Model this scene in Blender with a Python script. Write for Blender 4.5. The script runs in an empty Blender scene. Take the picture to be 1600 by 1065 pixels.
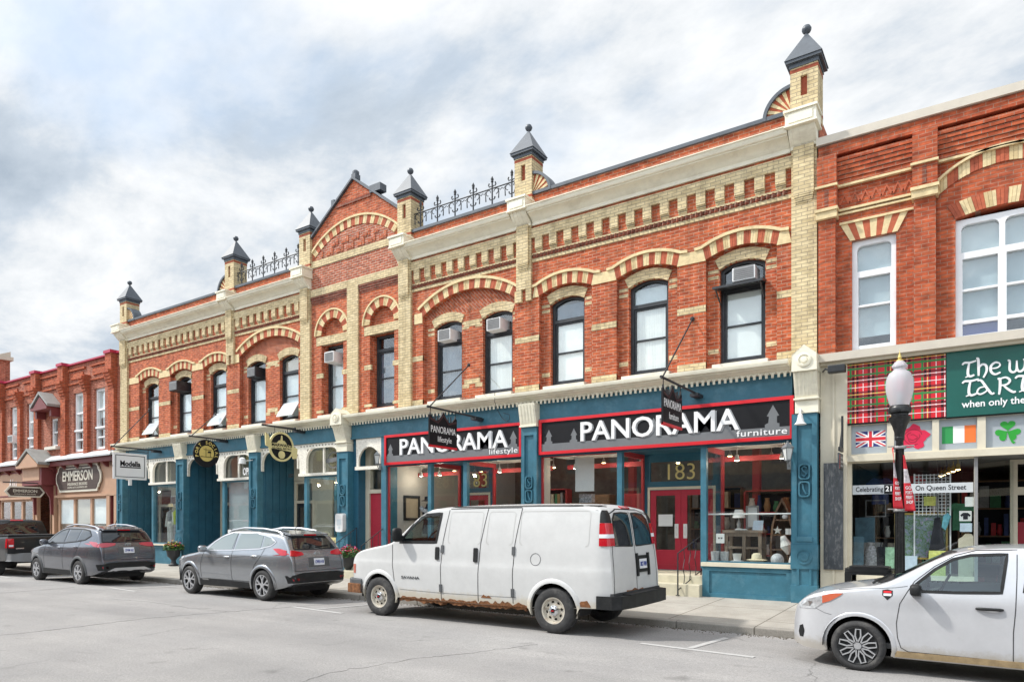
import bpy, bmesh, math, random
from mathutils import Vector, Matrix
from mathutils.geometry import delaunay_2d_cdt
from mathutils.bvhtree import BVHTree
random.seed(7)
S = bpy.context.scene
COL = S.collection
PI = math.pi
R = math.radians

# ------------------------------------------------------------------ camera
cam_data = bpy.data.cameras.new("camera")
cam = bpy.data.objects.new("camera", cam_data)
COL.objects.link(cam)
cam_data.sensor_width = 36.0
cam_data.lens = 36.0 * 1080 / 1600
cam_data.shift_y = 283.5 / 1600
cam_data.clip_start = 0.1
cam_data.clip_end = 6000
cam.location = (0, -15.4, 1.81)
cam.rotation_euler = (R(90), 0, math.atan2(0.5600, 0.8285))
S.camera = cam

# ------------------------------------------------------------------ world, sun, exposure
to_sun = Vector((-0.47, -0.27, 0.58)).normalized()
world = bpy.data.worlds.new("World")
S.world = world
world.use_nodes = True
wn, wl = world.node_tree.nodes, world.node_tree.links
wn.clear()
def WN(t, **kw):
    n = wn.new(t)
    for k, v in kw.items():
        setattr(n, k, v)
    return n
out = WN('ShaderNodeOutputWorld')
bg = WN('ShaderNodeBackground')
bg.inputs['Strength'].default_value = 0.13
sky = WN('ShaderNodeTexSky', sky_type='NISHITA')
sky.sun_disc = False
sky.sun_elevation = math.asin(to_sun.z)
sky.sun_rotation = math.atan2(to_sun.x, to_sun.y)
sky.dust_density = 2.0
sky.air_density = 1.0
tc = WN('ShaderNodeTexCoord')
sep = WN('ShaderNodeSeparateXYZ')
wl.new(tc.outputs['Generated'], sep.inputs[0])
addz = WN('ShaderNodeMath', operation='ADD'); addz.inputs[1].default_value = 0.26
mx0 = WN('ShaderNodeMath', operation='MAXIMUM'); mx0.inputs[1].default_value = 0.0
wl.new(sep.outputs['Z'], mx0.inputs[0]); wl.new(mx0.outputs[0], addz.inputs[0])
dx = WN('ShaderNodeMath', operation='DIVIDE'); dy = WN('ShaderNodeMath', operation='DIVIDE')
wl.new(sep.outputs['X'], dx.inputs[0]); wl.new(addz.outputs[0], dx.inputs[1])
wl.new(sep.outputs['Y'], dy.inputs[0]); wl.new(addz.outputs[0], dy.inputs[1])
cmb = WN('ShaderNodeCombineXYZ')
wl.new(dx.outputs[0], cmb.inputs[0]); wl.new(dy.outputs[0], cmb.inputs[1])
CLOUD_OFF = (3.3, 14.6, 0.0)
mp = WN('ShaderNodeMapping'); mp.inputs['Location'].default_value = CLOUD_OFF
mp.inputs['Rotation'].default_value = (0, 0, R(34)); mp.inputs['Scale'].default_value = (0.9, 1.2, 1)
wl.new(cmb.outputs[0], mp.inputs[0])
def wnoise(scale, det, rough, dist=0.0):
    n = WN('ShaderNodeTexNoise'); n.inputs['Scale'].default_value = scale
    n.inputs['Detail'].default_value = det; n.inputs['Roughness'].default_value = rough
    n.inputs['Distortion'].default_value = dist
    wl.new(mp.outputs[0], n.inputs['Vector']); return n
def wramp(src, p0, p1, c0=(0, 0, 0, 1), c1=(1, 1, 1, 1)):
    r = WN('ShaderNodeValToRGB'); e = r.color_ramp.elements
    e[0].position, e[1].position = p0, p1; e[0].color, e[1].color = c0, c1
    r.color_ramp.interpolation = 'EASE'
    wl.new(src, r.inputs[0]); return r
n1 = wnoise(1.9, 10, 0.62, 0.15)
n2 = wnoise(0.55, 4, 0.5)
mp2 = WN('ShaderNodeMapping'); mp2.inputs['Location'].default_value = (7.3, 2.2, 4.0)
wl.new(mp.outputs[0], mp2.inputs[0]); wl.new(mp2.outputs[0], n2.inputs['Vector'])
sumn = WN('ShaderNodeMath', operation='MULTIPLY_ADD'); sumn.inputs[1].default_value = 0.55
wl.new(n2.outputs['Fac'], sumn.inputs[0]); wl.new(n1.outputs['Fac'], sumn.inputs[2])     # 0.55 * broad + fine
shade = wramp(sumn.outputs[0], 0.56, 0.90, (2.05, 2.42, 2.85, 1), (4.9, 4.95, 5.0, 1))
e_ = shade.color_ramp.elements.new(0.70); e_.color = (2.85, 3.2, 3.6, 1)
e_ = shade.color_ramp.elements.new(0.79); e_.color = (3.95, 4.1, 4.25, 1)
shade.color_ramp.interpolation = 'LINEAR'
blue = WN('ShaderNodeMixRGB'); blue.inputs[0].default_value = 0.6
blue.inputs[2].default_value = (2.5, 3.3, 4.1, 1)
wl.new(sky.outputs[0], blue.inputs[1])
n3 = wnoise(1.0, 6, 0.55)
mp3 = WN('ShaderNodeMapping'); mp3.inputs['Location'].default_value = (1.3, 9.2, 2.0)
wl.new(mp.outputs[0], mp3.inputs[0]); wl.new(mp3.outputs[0], n3.inputs['Vector'])
cover = wramp(n3.outputs['Fac'], 0.32, 0.47, (0.3, 0.3, 0.3, 1))
mixc = WN('ShaderNodeMixRGB')
wl.new(cover.outputs[0], mixc.inputs[0]); wl.new(blue.outputs[0], mixc.inputs[1]); wl.new(shade.outputs[0], mixc.inputs[2])
# sky raised overhead and behind the camera, out of view, to add ambient light
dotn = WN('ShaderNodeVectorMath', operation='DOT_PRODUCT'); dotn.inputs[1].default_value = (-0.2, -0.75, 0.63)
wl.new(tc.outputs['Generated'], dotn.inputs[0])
sky_fill = WN('ShaderNodeMapRange'); sky_fill.interpolation_type = 'SMOOTHSTEP'
sky_fill.inputs[1].default_value = 0.2; sky_fill.inputs[2].default_value = 0.85; sky_fill.inputs[3].default_value = 1.0; sky_fill.inputs[4].default_value = 2.3
wl.new(dotn.outputs['Value'], sky_fill.inputs[0])
mulg = WN('ShaderNodeVectorMath', operation='SCALE'); wl.new(mixc.outputs[0], mulg.inputs[0]); wl.new(sky_fill.outputs[0], mulg.inputs['Scale'])
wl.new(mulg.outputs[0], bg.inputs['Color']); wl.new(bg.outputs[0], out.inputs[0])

sun_data = bpy.data.lights.new("sun", 'SUN')
sun_data.energy = 2.5
sun_data.angle = R(3.0)
sun_data.color = (1.0, 0.955, 0.885)
sun = bpy.data.objects.new("sun", sun_data)
COL.objects.link(sun)
sun.rotation_euler = (-to_sun).to_track_quat('-Z', 'Y').to_euler()
sun.location = (-20, -20, 30)
S.view_settings.view_transform = 'Standard'
S.view_settings.look = 'None'
S.view_settings.gamma = 1.0
S.view_settings.exposure = 0.78
S.cycles.max_bounces = 8
S.cycles.transparent_max_bounces = 12

# ------------------------------------------------------------------ materials
M = {}
def new_mat(name):
    m = bpy.data.materials.new(name); m.use_nodes = True
    M[name] = m
    nt = m.node_tree
    return m, nt, nt.nodes, nt.links, nt.nodes['Principled BSDF']
def nd(nodes, t, **kw):
    n = nodes.new(t)
    for k, v in kw.items(): setattr(n, k, v)
    return n
def pm(name, col, rough=0.6, metal=0.0, var=0.12, scale=2.5, bump=0.0, bscale=30, coat=0.0, dirt=None, dirt_amt=0.35, dirt_scale=1.2, spec=0.5, stretch=None):
    """painted / plain surface with uneven tone, optional wear patches"""
    m, nt, N, L, b = new_mat(name)
    g = nd(N, 'ShaderNodeNewGeometry')
    vec = g.outputs['Position']
    if stretch:
        mpn = nd(N, 'ShaderNodeMapping'); mpn.inputs['Scale'].default_value = stretch
        L.new(vec, mpn.inputs[0]); vec = mpn.outputs[0]
    n = nd(N, 'ShaderNodeTexNoise'); n.inputs['Scale'].default_value = scale; n.inputs['Detail'].default_value = 6; n.inputs['Roughness'].default_value = 0.65
    L.new(vec, n.inputs['Vector'])
    r = nd(N, 'ShaderNodeValToRGB'); e = r.color_ramp.elements
    e[0].position, e[1].position = 0.3, 0.7
    e[0].color = tuple(c * (1 - var) for c in col) + (1,); e[1].color = tuple(min(1, c * (1 + var)) for c in col) + (1,)
    L.new(n.outputs['Fac'], r.inputs[0])
    colout = r.outputs[0]
    if dirt:
        n3 = nd(N, 'ShaderNodeTexNoise'); n3.inputs['Scale'].default_value = dirt_scale; n3.inputs['Detail'].default_value = 8; n3.inputs['Roughness'].default_value = 0.7
        L.new(vec, n3.inputs['Vector'])
        r3 = nd(N, 'ShaderNodeValToRGB'); e3 = r3.color_ramp.elements
        e3[0].position, e3[1].position = 0.5, 0.72; e3[0].color = (0, 0, 0, 1); e3[1].color = (dirt_amt,) * 3 + (1,)
        L.new(n3.outputs['Fac'], r3.inputs[0])
        mx = nd(N, 'ShaderNodeMixRGB'); mx.inputs[2].default_value = tuple(dirt) + (1,)
        L.new(r3.outputs[0], mx.inputs[0]); L.new(colout, mx.inputs[1]); colout = mx.outputs[0]
    L.new(colout, b.inputs['Base Color'])
    b.inputs['Roughness'].default_value = rough; b.inputs['Metallic'].default_value = metal
    b.inputs['Specular IOR Level'].default_value = spec
    if coat:
        b.inputs['Coat Weight'].default_value = coat; b.inputs['Coat Roughness'].default_value = 0.06
    if bump:
        n2 = nd(N, 'ShaderNodeTexNoise'); n2.inputs['Scale'].default_value = bscale; n2.inputs['Detail'].default_value = 5
        L.new(vec, n2.inputs['Vector'])
        bp = nd(N, 'ShaderNodeBump'); bp.inputs['Strength'].default_value = bump; bp.inputs['Distance'].default_value = 0.01
        L.new(n2.outputs['Fac'], bp.inputs['Height']); L.new(bp.outputs[0], b.inputs['Normal'])
    return m
def brick(name, c1, c2, mortar, rough=0.85, bw=0.225, rh=0.0765, ms=0.009, soot=(0.12, 0.06, 0.04), soot_amt=0.45, pale=None, pale_amt=0.3, rot=0.0, seed=0.0, tone=(0.52, 1.44)):
    m, nt, N, L, b = new_mat(name)
    g = nd(N, 'ShaderNodeNewGeometry'); sp = nd(N, 'ShaderNodeSeparateXYZ'); L.new(g.outputs['Position'], sp.inputs[0])
    ad = nd(N, 'ShaderNodeMath', operation='ADD'); L.new(sp.outputs['X'], ad.inputs[0]); L.new(sp.outputs['Y'], ad.inputs[1])
    cb = nd(N, 'ShaderNodeCombineXYZ'); L.new(ad.outputs[0], cb.inputs[0]); L.new(sp.outputs['Z'], cb.inputs[1])
    vec = cb.outputs[0]
    if rot:
        mpn = nd(N, 'ShaderNodeMapping'); mpn.inputs['Rotation'].default_value = (0, 0, rot); L.new(vec, mpn.inputs[0]); vec = mpn.outputs[0]
    bt = nd(N, 'ShaderNodeTexBrick'); L.new(vec, bt.inputs['Vector'])
    bt.inputs['Color1'].default_value = c1 + (1,); bt.inputs['Color2'].default_value = c2 + (1,); bt.inputs['Mortar'].default_value = mortar + (1,)
    bt.inputs['Scale'].default_value = 1.0; bt.inputs['Brick Width'].default_value = bw; bt.inputs['Row Height'].default_value = rh
    bt.inputs['Mortar Size'].default_value = ms; bt.inputs['Mortar Smooth'].default_value = 0.3; bt.inputs['Bias'].default_value = -0.1
    no = nd(N, 'ShaderNodeTexNoise'); no.inputs['Scale'].default_value = 1.4; no.inputs['Detail'].default_value = 8; no.inputs['Roughness'].default_value = 0.7
    of = nd(N, 'ShaderNodeVectorMath', operation='ADD'); of.inputs[1].default_value = (seed, seed * 2, seed * 3)
    L.new(g.outputs['Position'], of.inputs[0]); L.new(of.outputs[0], no.inputs['Vector'])
    rp = nd(N, 'ShaderNodeValToRGB'); e = rp.color_ramp.elements; e[0].position, e[1].position = 0.48, 0.75
    e[0].color = (0, 0, 0, 1); e[1].color = (soot_amt,) * 3 + (1,); L.new(no.outputs['Fac'], rp.inputs[0])
    mx = nd(N, 'ShaderNodeMixRGB'); mx.inputs[2].default_value = soot + (1,)
    L.new(rp.outputs[0], mx.inputs[0]); L.new(bt.outputs['Color'], mx.inputs[1])
    col = mx.outputs[0]
    # fine brick to brick tone
    n4 = nd(N, 'ShaderNodeTexNoise'); n4.inputs['Scale'].default_value = 6.5; n4.inputs['Detail'].default_value = 3
    sc = nd(N, 'ShaderNodeVectorMath', operation='MULTIPLY'); sc.inputs[1].default_value = (0.75, 2.1, 1); L.new(vec, sc.inputs[0]); L.new(sc.outputs[0], n4.inputs['Vector'])
    r4 = nd(N, 'ShaderNodeMapRange'); r4.inputs[1].default_value = 0.25; r4.inputs[2].default_value = 0.75; r4.inputs[3].default_value = tone[0]; r4.inputs[4].default_value = tone[1]
    L.new(n4.outputs['Fac'], r4.inputs[0])
    mu = nd(N, 'ShaderNodeMixRGB', blend_type='MULTIPLY'); mu.inputs[0].default_value = 1.0
    L.new(col, mu.inputs[1]); L.new(r4.outputs[0], mu.inputs[2]); col = mu.outputs[0]
    n6 = nd(N, 'ShaderNodeTexNoise'); n6.inputs['Scale'].default_value = 1.0; n6.inputs['Detail'].default_value = 7; n6.inputs['Roughness'].default_value = 0.68
    m6 = nd(N, 'ShaderNodeMapping'); m6.inputs['Scale'].default_value = (3.4, 3.4, 0.35); m6.inputs['Location'].default_value = (seed, 1.0, seed * 2)
    L.new(g.outputs['Position'], m6.inputs[0]); L.new(m6.outputs[0], n6.inputs['Vector'])
    r6 = nd(N, 'ShaderNodeValToRGB'); e = r6.color_ramp.elements; e[0].position, e[1].position = 0.50, 0.70
    e[0].color = (1, 1, 1, 1); e[1].color = (0.66, 0.64, 0.62, 1); L.new(n6.outputs['Fac'], r6.inputs[0])
    mu6 = nd(N, 'ShaderNodeMixRGB', blend_type='MULTIPLY'); mu6.inputs[0].default_value = 1.0; L.new(col, mu6.inputs[1]); L.new(r6.outputs[0], mu6.inputs[2]); col = mu6.outputs[0]
    if pale:
        n5 = nd(N, 'ShaderNodeTexNoise'); n5.inputs['Scale'].default_value = 0.9; n5.inputs['Detail'].default_value = 9; n5.inputs['Roughness'].default_value = 0.75
        of2 = nd(N, 'ShaderNodeVectorMath', operation='ADD'); of2.inputs[1].default_value = (seed + 9, 4, seed); L.new(g.outputs['Position'], of2.inputs[0]); L.new(of2.outputs[0], n5.inputs['Vector'])
        r5 = nd(N, 'ShaderNodeValToRGB'); e = r5.color_ramp.elements; e[0].position, e[1].position = 0.55, 0.8
        e[0].color = (0, 0, 0, 1); e[1].color = (pale_amt,) * 3 + (1,); L.new(n5.outputs['Fac'], r5.inputs[0])
        mp_ = nd(N, 'ShaderNodeMixRGB'); mp_.inputs[2].default_value = pale + (1,)
        L.new(r5.outputs[0], mp_.inputs[0]); L.new(col, mp_.inputs[1]); col = mp_.outputs[0]
    L.new(col, b.inputs['Base Color']); b.inputs['Roughness'].default_value = rough; b.inputs['Specular IOR Level'].default_value = 0.25
    bp = nd(N, 'ShaderNodeBump'); bp.inputs['Strength'].default_value = 0.5; bp.inputs['Distance'].default_value = 0.008
    inv = nd(N, 'ShaderNodeMath', operation='SUBTRACT'); inv.inputs[0].default_value = 1.0
    L.new(bt.outputs['Fac'], inv.inputs[1]); L.new(inv.outputs[0], bp.inputs['Height']); L.new(bp.outputs[0], b.inputs['Normal'])
    return m
def glass(name, tint=(0.75, 0.82, 0.82), refl=1.0, rough=0.02, base=0.04, wave=0.0):
    m, nt, N, L, b = new_mat(name)
    N.remove(b)
    o = [n for n in N if n.type == 'OUTPUT_MATERIAL'][0]
    tr = nd(N, 'ShaderNodeBsdfTransparent'); tr.inputs[0].default_value = tint + (1,)
    gl = nd(N, 'ShaderNodeBsdfGlossy'); gl.inputs['Roughness'].default_value = rough; gl.inputs[0].default_value = (refl, refl, refl, 1)
    lw = nd(N, 'ShaderNodeLayerWeight'); lw.inputs['Blend'].default_value = 0.5      # Schlick, the same from both faces of a pane
    pw = nd(N, 'ShaderNodeMath', operation='POWER'); pw.inputs[1].default_value = 5.0; L.new(lw.outputs['Facing'], pw.inputs[0])
    ad = nd(N, 'ShaderNodeMath', operation='MULTIPLY_ADD', use_clamp=True); ad.inputs[1].default_value = 0.9; ad.inputs[2].default_value = 0.04 + base
    L.new(pw.outputs[0], ad.inputs[0])
    mx = nd(N, 'ShaderNodeMixShader'); L.new(ad.outputs[0], mx.inputs[0]); L.new(tr.outputs[0], mx.inputs[1]); L.new(gl.outputs[0], mx.inputs[2])
    if wave:      # old drawn panes are never quite flat
        g_ = nd(N, 'ShaderNodeNewGeometry'); n_ = nd(N, 'ShaderNodeTexNoise'); n_.inputs['Scale'].default_value = 1.7; n_.inputs['Detail'].default_value = 2; L.new(g_.outputs['Position'], n_.inputs['Vector'])
        b_ = nd(N, 'ShaderNodeBump'); b_.inputs['Strength'].default_value = wave; b_.inputs['Distance'].default_value = 0.05; L.new(n_.outputs['Fac'], b_.inputs['Height']); L.new(b_.outputs[0], gl.inputs['Normal'])
    L.new(mx.outputs[0], o.inputs[0])
    return m
def emis(name, col, strength):
    m, nt, N, L, b = new_mat(name)
    b.inputs['Emission Color'].default_value = col + (1,); b.inputs['Emission Strength'].default_value = strength
    b.inputs['Base Color'].default_value = col + (1,)
    return m

brick('red_brick', (0.50, 0.120, 0.046), (0.35, 0.066, 0.028), (0.46, 0.27, 0.185), ms=0.0075, pale=(0.58, 0.42, 0.34), pale_amt=0.2)
brick('red_brick_pale', (0.42, 0.12, 0.06), (0.33, 0.08, 0.045), (0.5, 0.38, 0.3), pale=(0.62, 0.5, 0.44), pale_amt=0.6, seed=3.0)
brick('red_brick_weave', (0.45, 0.12, 0.05), (0.34, 0.075, 0.035), (0.42, 0.27, 0.2), rot=R(45), pale=(0.6, 0.47, 0.4), pale_amt=0.25)
brick('dark_red_brick', (0.26, 0.07, 0.04), (0.17, 0.045, 0.03), (0.25, 0.16, 0.12))
brick('orange_brick', (0.46, 0.105, 0.042), (0.35, 0.066, 0.028), (0.36, 0.19, 0.13), ms=0.007, seed=5.0)
brick('left_brick', (0.40, 0.125, 0.072), (0.31, 0.083, 0.048), (0.42, 0.26, 0.2), seed=8.0)
brick('cream_brick', (0.70, 0.575, 0.345), (0.56, 0.445, 0.25), (0.38, 0.31, 0.21), tone=(0.74, 1.2), soot=(0.30, 0.22, 0.12), soot_amt=0.3, pale=(0.66, 0.6, 0.44), pale_amt=0.35)
pm('cream_voussoir_dark', (0.55, 0.42, 0.22), 0.85, var=0.16, scale=9, bump=0.4, bscale=14, dirt=(0.3, 0.22, 0.12), dirt_scale=3)
pm('red_voussoir_dark', (0.33, 0.075, 0.035), 0.85, var=0.2, scale=9, bump=0.4, bscale=14)
pm('cream_voussoir', (0.68, 0.545, 0.31), 0.85, var=0.16, scale=9, bump=0.4, bscale=14, dirt=(0.3, 0.22, 0.12), dirt_scale=3)
pm('red_voussoir', (0.42, 0.10, 0.045), 0.85, var=0.2, scale=9, bump=0.4, bscale=14, dirt=(0.2, 0.06, 0.03), dirt_scale=3)
pm('slot_red', (0.30, 0.07, 0.035), 0.9, var=0.25, scale=8)
pm('ivory_paint', (0.78, 0.74, 0.60), 0.55, var=0.07, scale=3, dirt=(0.42, 0.36, 0.26), dirt_amt=0.45, dirt_scale=1.6, bump=0.15, bscale=20, stretch=(1, 1, 2.5))
pm('stone_sill', (0.66, 0.62, 0.54), 0.8, var=0.12, scale=5, dirt=(0.36, 0.3, 0.23), bump=0.4, bscale=12)
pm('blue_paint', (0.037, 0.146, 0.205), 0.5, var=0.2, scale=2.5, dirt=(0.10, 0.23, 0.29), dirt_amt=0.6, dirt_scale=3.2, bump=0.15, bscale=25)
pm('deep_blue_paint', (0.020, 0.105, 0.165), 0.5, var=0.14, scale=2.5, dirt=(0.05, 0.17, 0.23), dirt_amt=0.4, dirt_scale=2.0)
pm('slate_metal', (0.075, 0.088, 0.105), 0.45, var=0.18, scale=5, spec=0.5)
pm('black_metal', (0.018, 0.020, 0.023), 0.45, var=0.2, scale=6)
pm('iron', (0.022, 0.024, 0.028), 0.5, var=0.25, scale=9)
pm('black_frame', (0.020, 0.023, 0.027), 0.45, var=0.25, scale=6, dirt=(0.09, 0.09, 0.09), dirt_amt=0.3, dirt_scale=6)
pm('white_frame', (0.78, 0.79, 0.80), 0.5, var=0.05, scale=4, dirt=(0.55, 0.53, 0.5), dirt_amt=0.3, dirt_scale=3)
pm('white_blind', (0.78, 0.80, 0.78), 0.8, var=0.05, scale=2)
pm('lace_curtain', (0.74, 0.75, 0.72), 0.9, var=0.14, scale=3, stretch=(12, 1, 0.25))
pm('pane_backing', (0.34, 0.41, 0.44), 0.8, var=0.15, scale=1.2)
pm('grey_blind', (0.60, 0.66, 0.68), 0.8, var=0.12, scale=1.5)
pm('slate_curtain', (0.10, 0.14, 0.19), 0.9, var=0.3, scale=4, stretch=(9, 1, 0.4))
glass('mirror_glass', (0.90, 0.93, 0.93), base=0.10, wave=0.03)
pm('shop_wall', (0.15, 0.138, 0.122), 0.9, var=0.4, scale=1.6)
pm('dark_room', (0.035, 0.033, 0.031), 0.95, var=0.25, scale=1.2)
pm('sign_red', (0.62, 0.012, 0.022), 0.4, var=0.06)
pm('sign_black', (0.008, 0.008, 0.010), 0.5, var=0.2, spec=0.25)
pm('sign_grey', (0.155, 0.162, 0.17), 0.45, var=0.08, scale=4)
pm('sign_mid', (0.33, 0.34, 0.35), 0.45, var=0.06)
pm('sign_white', (0.82, 0.82, 0.82), 0.45, var=0.03)
pm('crimson_paint', (0.42, 0.022, 0.045), 0.4, var=0.1, scale=3)
pm('dark_crimson', (0.25, 0.02, 0.03), 0.5, var=0.15, scale=3)
pm('shop_red', (0.38, 0.03, 0.035), 0.55, var=0.12, scale=3)
pm('gold', (0.60, 0.47, 0.14), 0.4, var=0.1, scale=6)
pm('pale_gold', (0.66, 0.58, 0.28), 0.5, var=0.08, scale=5)
pm('beige_paint', (0.62, 0.57, 0.45), 0.6, var=0.08, scale=3, dirt=(0.4, 0.35, 0.26), dirt_amt=0.35)
pm('step_concrete', (0.52, 0.48, 0.36), 0.85, var=0.12, scale=4, bump=0.3)
pm('grey_panel', (0.34, 0.38, 0.41), 0.6, var=0.06, scale=3)
pm('ac_white', (0.74, 0.74, 0.73), 0.5, var=0.05, scale=4)
pm('ac_grey', (0.25, 0.25, 0.25), 0.6, var=0.12, scale=6)
pm('wood_brown', (0.18, 0.10, 0.055), 0.6, var=0.3, scale=5, stretch=(1, 1, 6))
pm('wood_grey', (0.20, 0.15, 0.11), 0.7, var=0.3, scale=5, stretch=(6, 6, 1))
pm('plaster', (0.50, 0.49, 0.46), 0.8, var=0.06)
pm('fabric_white', (0.74, 0.73, 0.70), 0.9, var=0.05)
pm('straw', (0.70, 0.62, 0.44), 0.85, var=0.1, scale=20)
pm('lamp_cream', (0.55, 0.50, 0.42), 0.8, var=0.08)
pm('flag_red', (0.62, 0.02, 0.035), 0.6, var=0.05)
pm('flag_blue', (0.02, 0.03, 0.17), 0.6, var=0.05)
pm('flag_green', (0.02, 0.27, 0.07), 0.6, var=0.05)
pm('flag_orange', (0.80, 0.17, 0.03), 0.6, var=0.05)
pm('shamrock', (0.015, 0.30, 0.025), 0.6, var=0.06)
pm('rose', (0.60, 0.01, 0.06), 0.6, var=0.08)
pm('rose_line', (0.30, 0.005, 0.03), 0.6, var=0.05)
pm('sign_green', (0.006, 0.095, 0.075), 0.4, var=0.1, scale=3)
pm('leaf', (0.05, 0.13, 0.03), 0.6, var=0.3, scale=12)
pm('petal_red', (0.62, 0.02, 0.05), 0.6, var=0.15, scale=15)
pm('petal_pink', (0.68, 0.08, 0.25), 0.6, var=0.15, scale=15)
pm('petal_yellow', (0.75, 0.5, 0.06), 0.6, var=0.15, scale=15)
pm('planter', (0.03, 0.032, 0.036), 0.6, var=0.2, scale=8)
glass('window_glass', (0.95, 0.97, 0.97), base=0.02)
glass('upper_glass', (0.96, 0.98, 0.98), base=0.04, wave=0.10)
glass('shop_glass', (0.94, 0.96, 0.96), base=0.0, wave=0.02)
emis('warm_bulb', (1.0, 0.72, 0.32), 9.0)
emis('tube_light', (0.9, 0.95, 1.0), 1.6)

# ------------------------------------------------------------------ mesh builder
FAC = lambda u, v, d: (u, -d, v)                       # along the street front, d = towards the street
def PERP(X, y0=0.0):                                   # board standing out from the front, read from the right
    return lambda u, v, d: (X + d, y0 + u, v)
def inpoly(x, y, P):
    c = False; n = len(P); j = n - 1
    for i in range(n):
        xi, yi = P[i]; xj, yj = P[j]
        if (yi > y) != (yj > y) and x < (xj - xi) * (y - yi) / (yj - yi) + xi: c = not c
        j = i
    return c
def tri2d(loops, spacing=None):
    """triangles filling loops[0] minus loops[1:]"""
    V, E = [], []
    for lp in loops:
        s = len(V); n = len(lp)
        V += [Vector((p[0], p[1])) for p in lp]
        E += [(s + i, s + (i + 1) % n) for i in range(n)]
    if spacing:
        xs = [p[0] for p in loops[0]]; ys = [p[1] for p in loops[0]]
        nx = int((max(xs) - min(xs)) / spacing); ny = int((max(ys) - min(ys)) / spacing)
        for i in range(1, nx + 1):
            for j in range(1, ny + 1):
                x = min(xs) + (i - 0.5 * (j % 2) * 0.5) * spacing; y = min(ys) + (j - 0.3) * spacing
                if inpoly(x, y, loops[0]) and not any(inpoly(x, y, h) for h in loops[1:]): V.append(Vector((x, y)))
    ov, oe, of, *_ = delaunay_2d_cdt(V, E, [], 0, 1e-6)
    T = []
    for f in of:
        cx = sum(ov[i][0] for i in f) / len(f); cy = sum(ov[i][1] for i in f) / len(f)
        if inpoly(cx, cy, loops[0]) and not any(inpoly(cx, cy, h) for h in loops[1:]): T.append(tuple(f))
    return [(v[0], v[1]) for v in ov], T
_tcache = {}
def text_mesh(s, bold=0.0, shear=0.0, space=1.0):
    k = (s, bold, shear, space)
    if k not in _tcache:
        cu = bpy.data.curves.new('t', 'FONT'); cu.body = s; cu.offset = bold; cu.shear = shear; cu.space_character = space
        cu.extrude = 0.05; cu.resolution_u = 3
        o = bpy.data.objects.new('t', cu)
        me = bpy.data.meshes.new_from_object(o)
        V = [tuple(v.co) for v in me.vertices]; F = [tuple(p.vertices) for p in me.polygons]
        bpy.data.objects.remove(o); bpy.data.meshes.remove(me); bpy.data.curves.remove(cu)
        _tcache[k] = (V, F)
    return _tcache[k]
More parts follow.
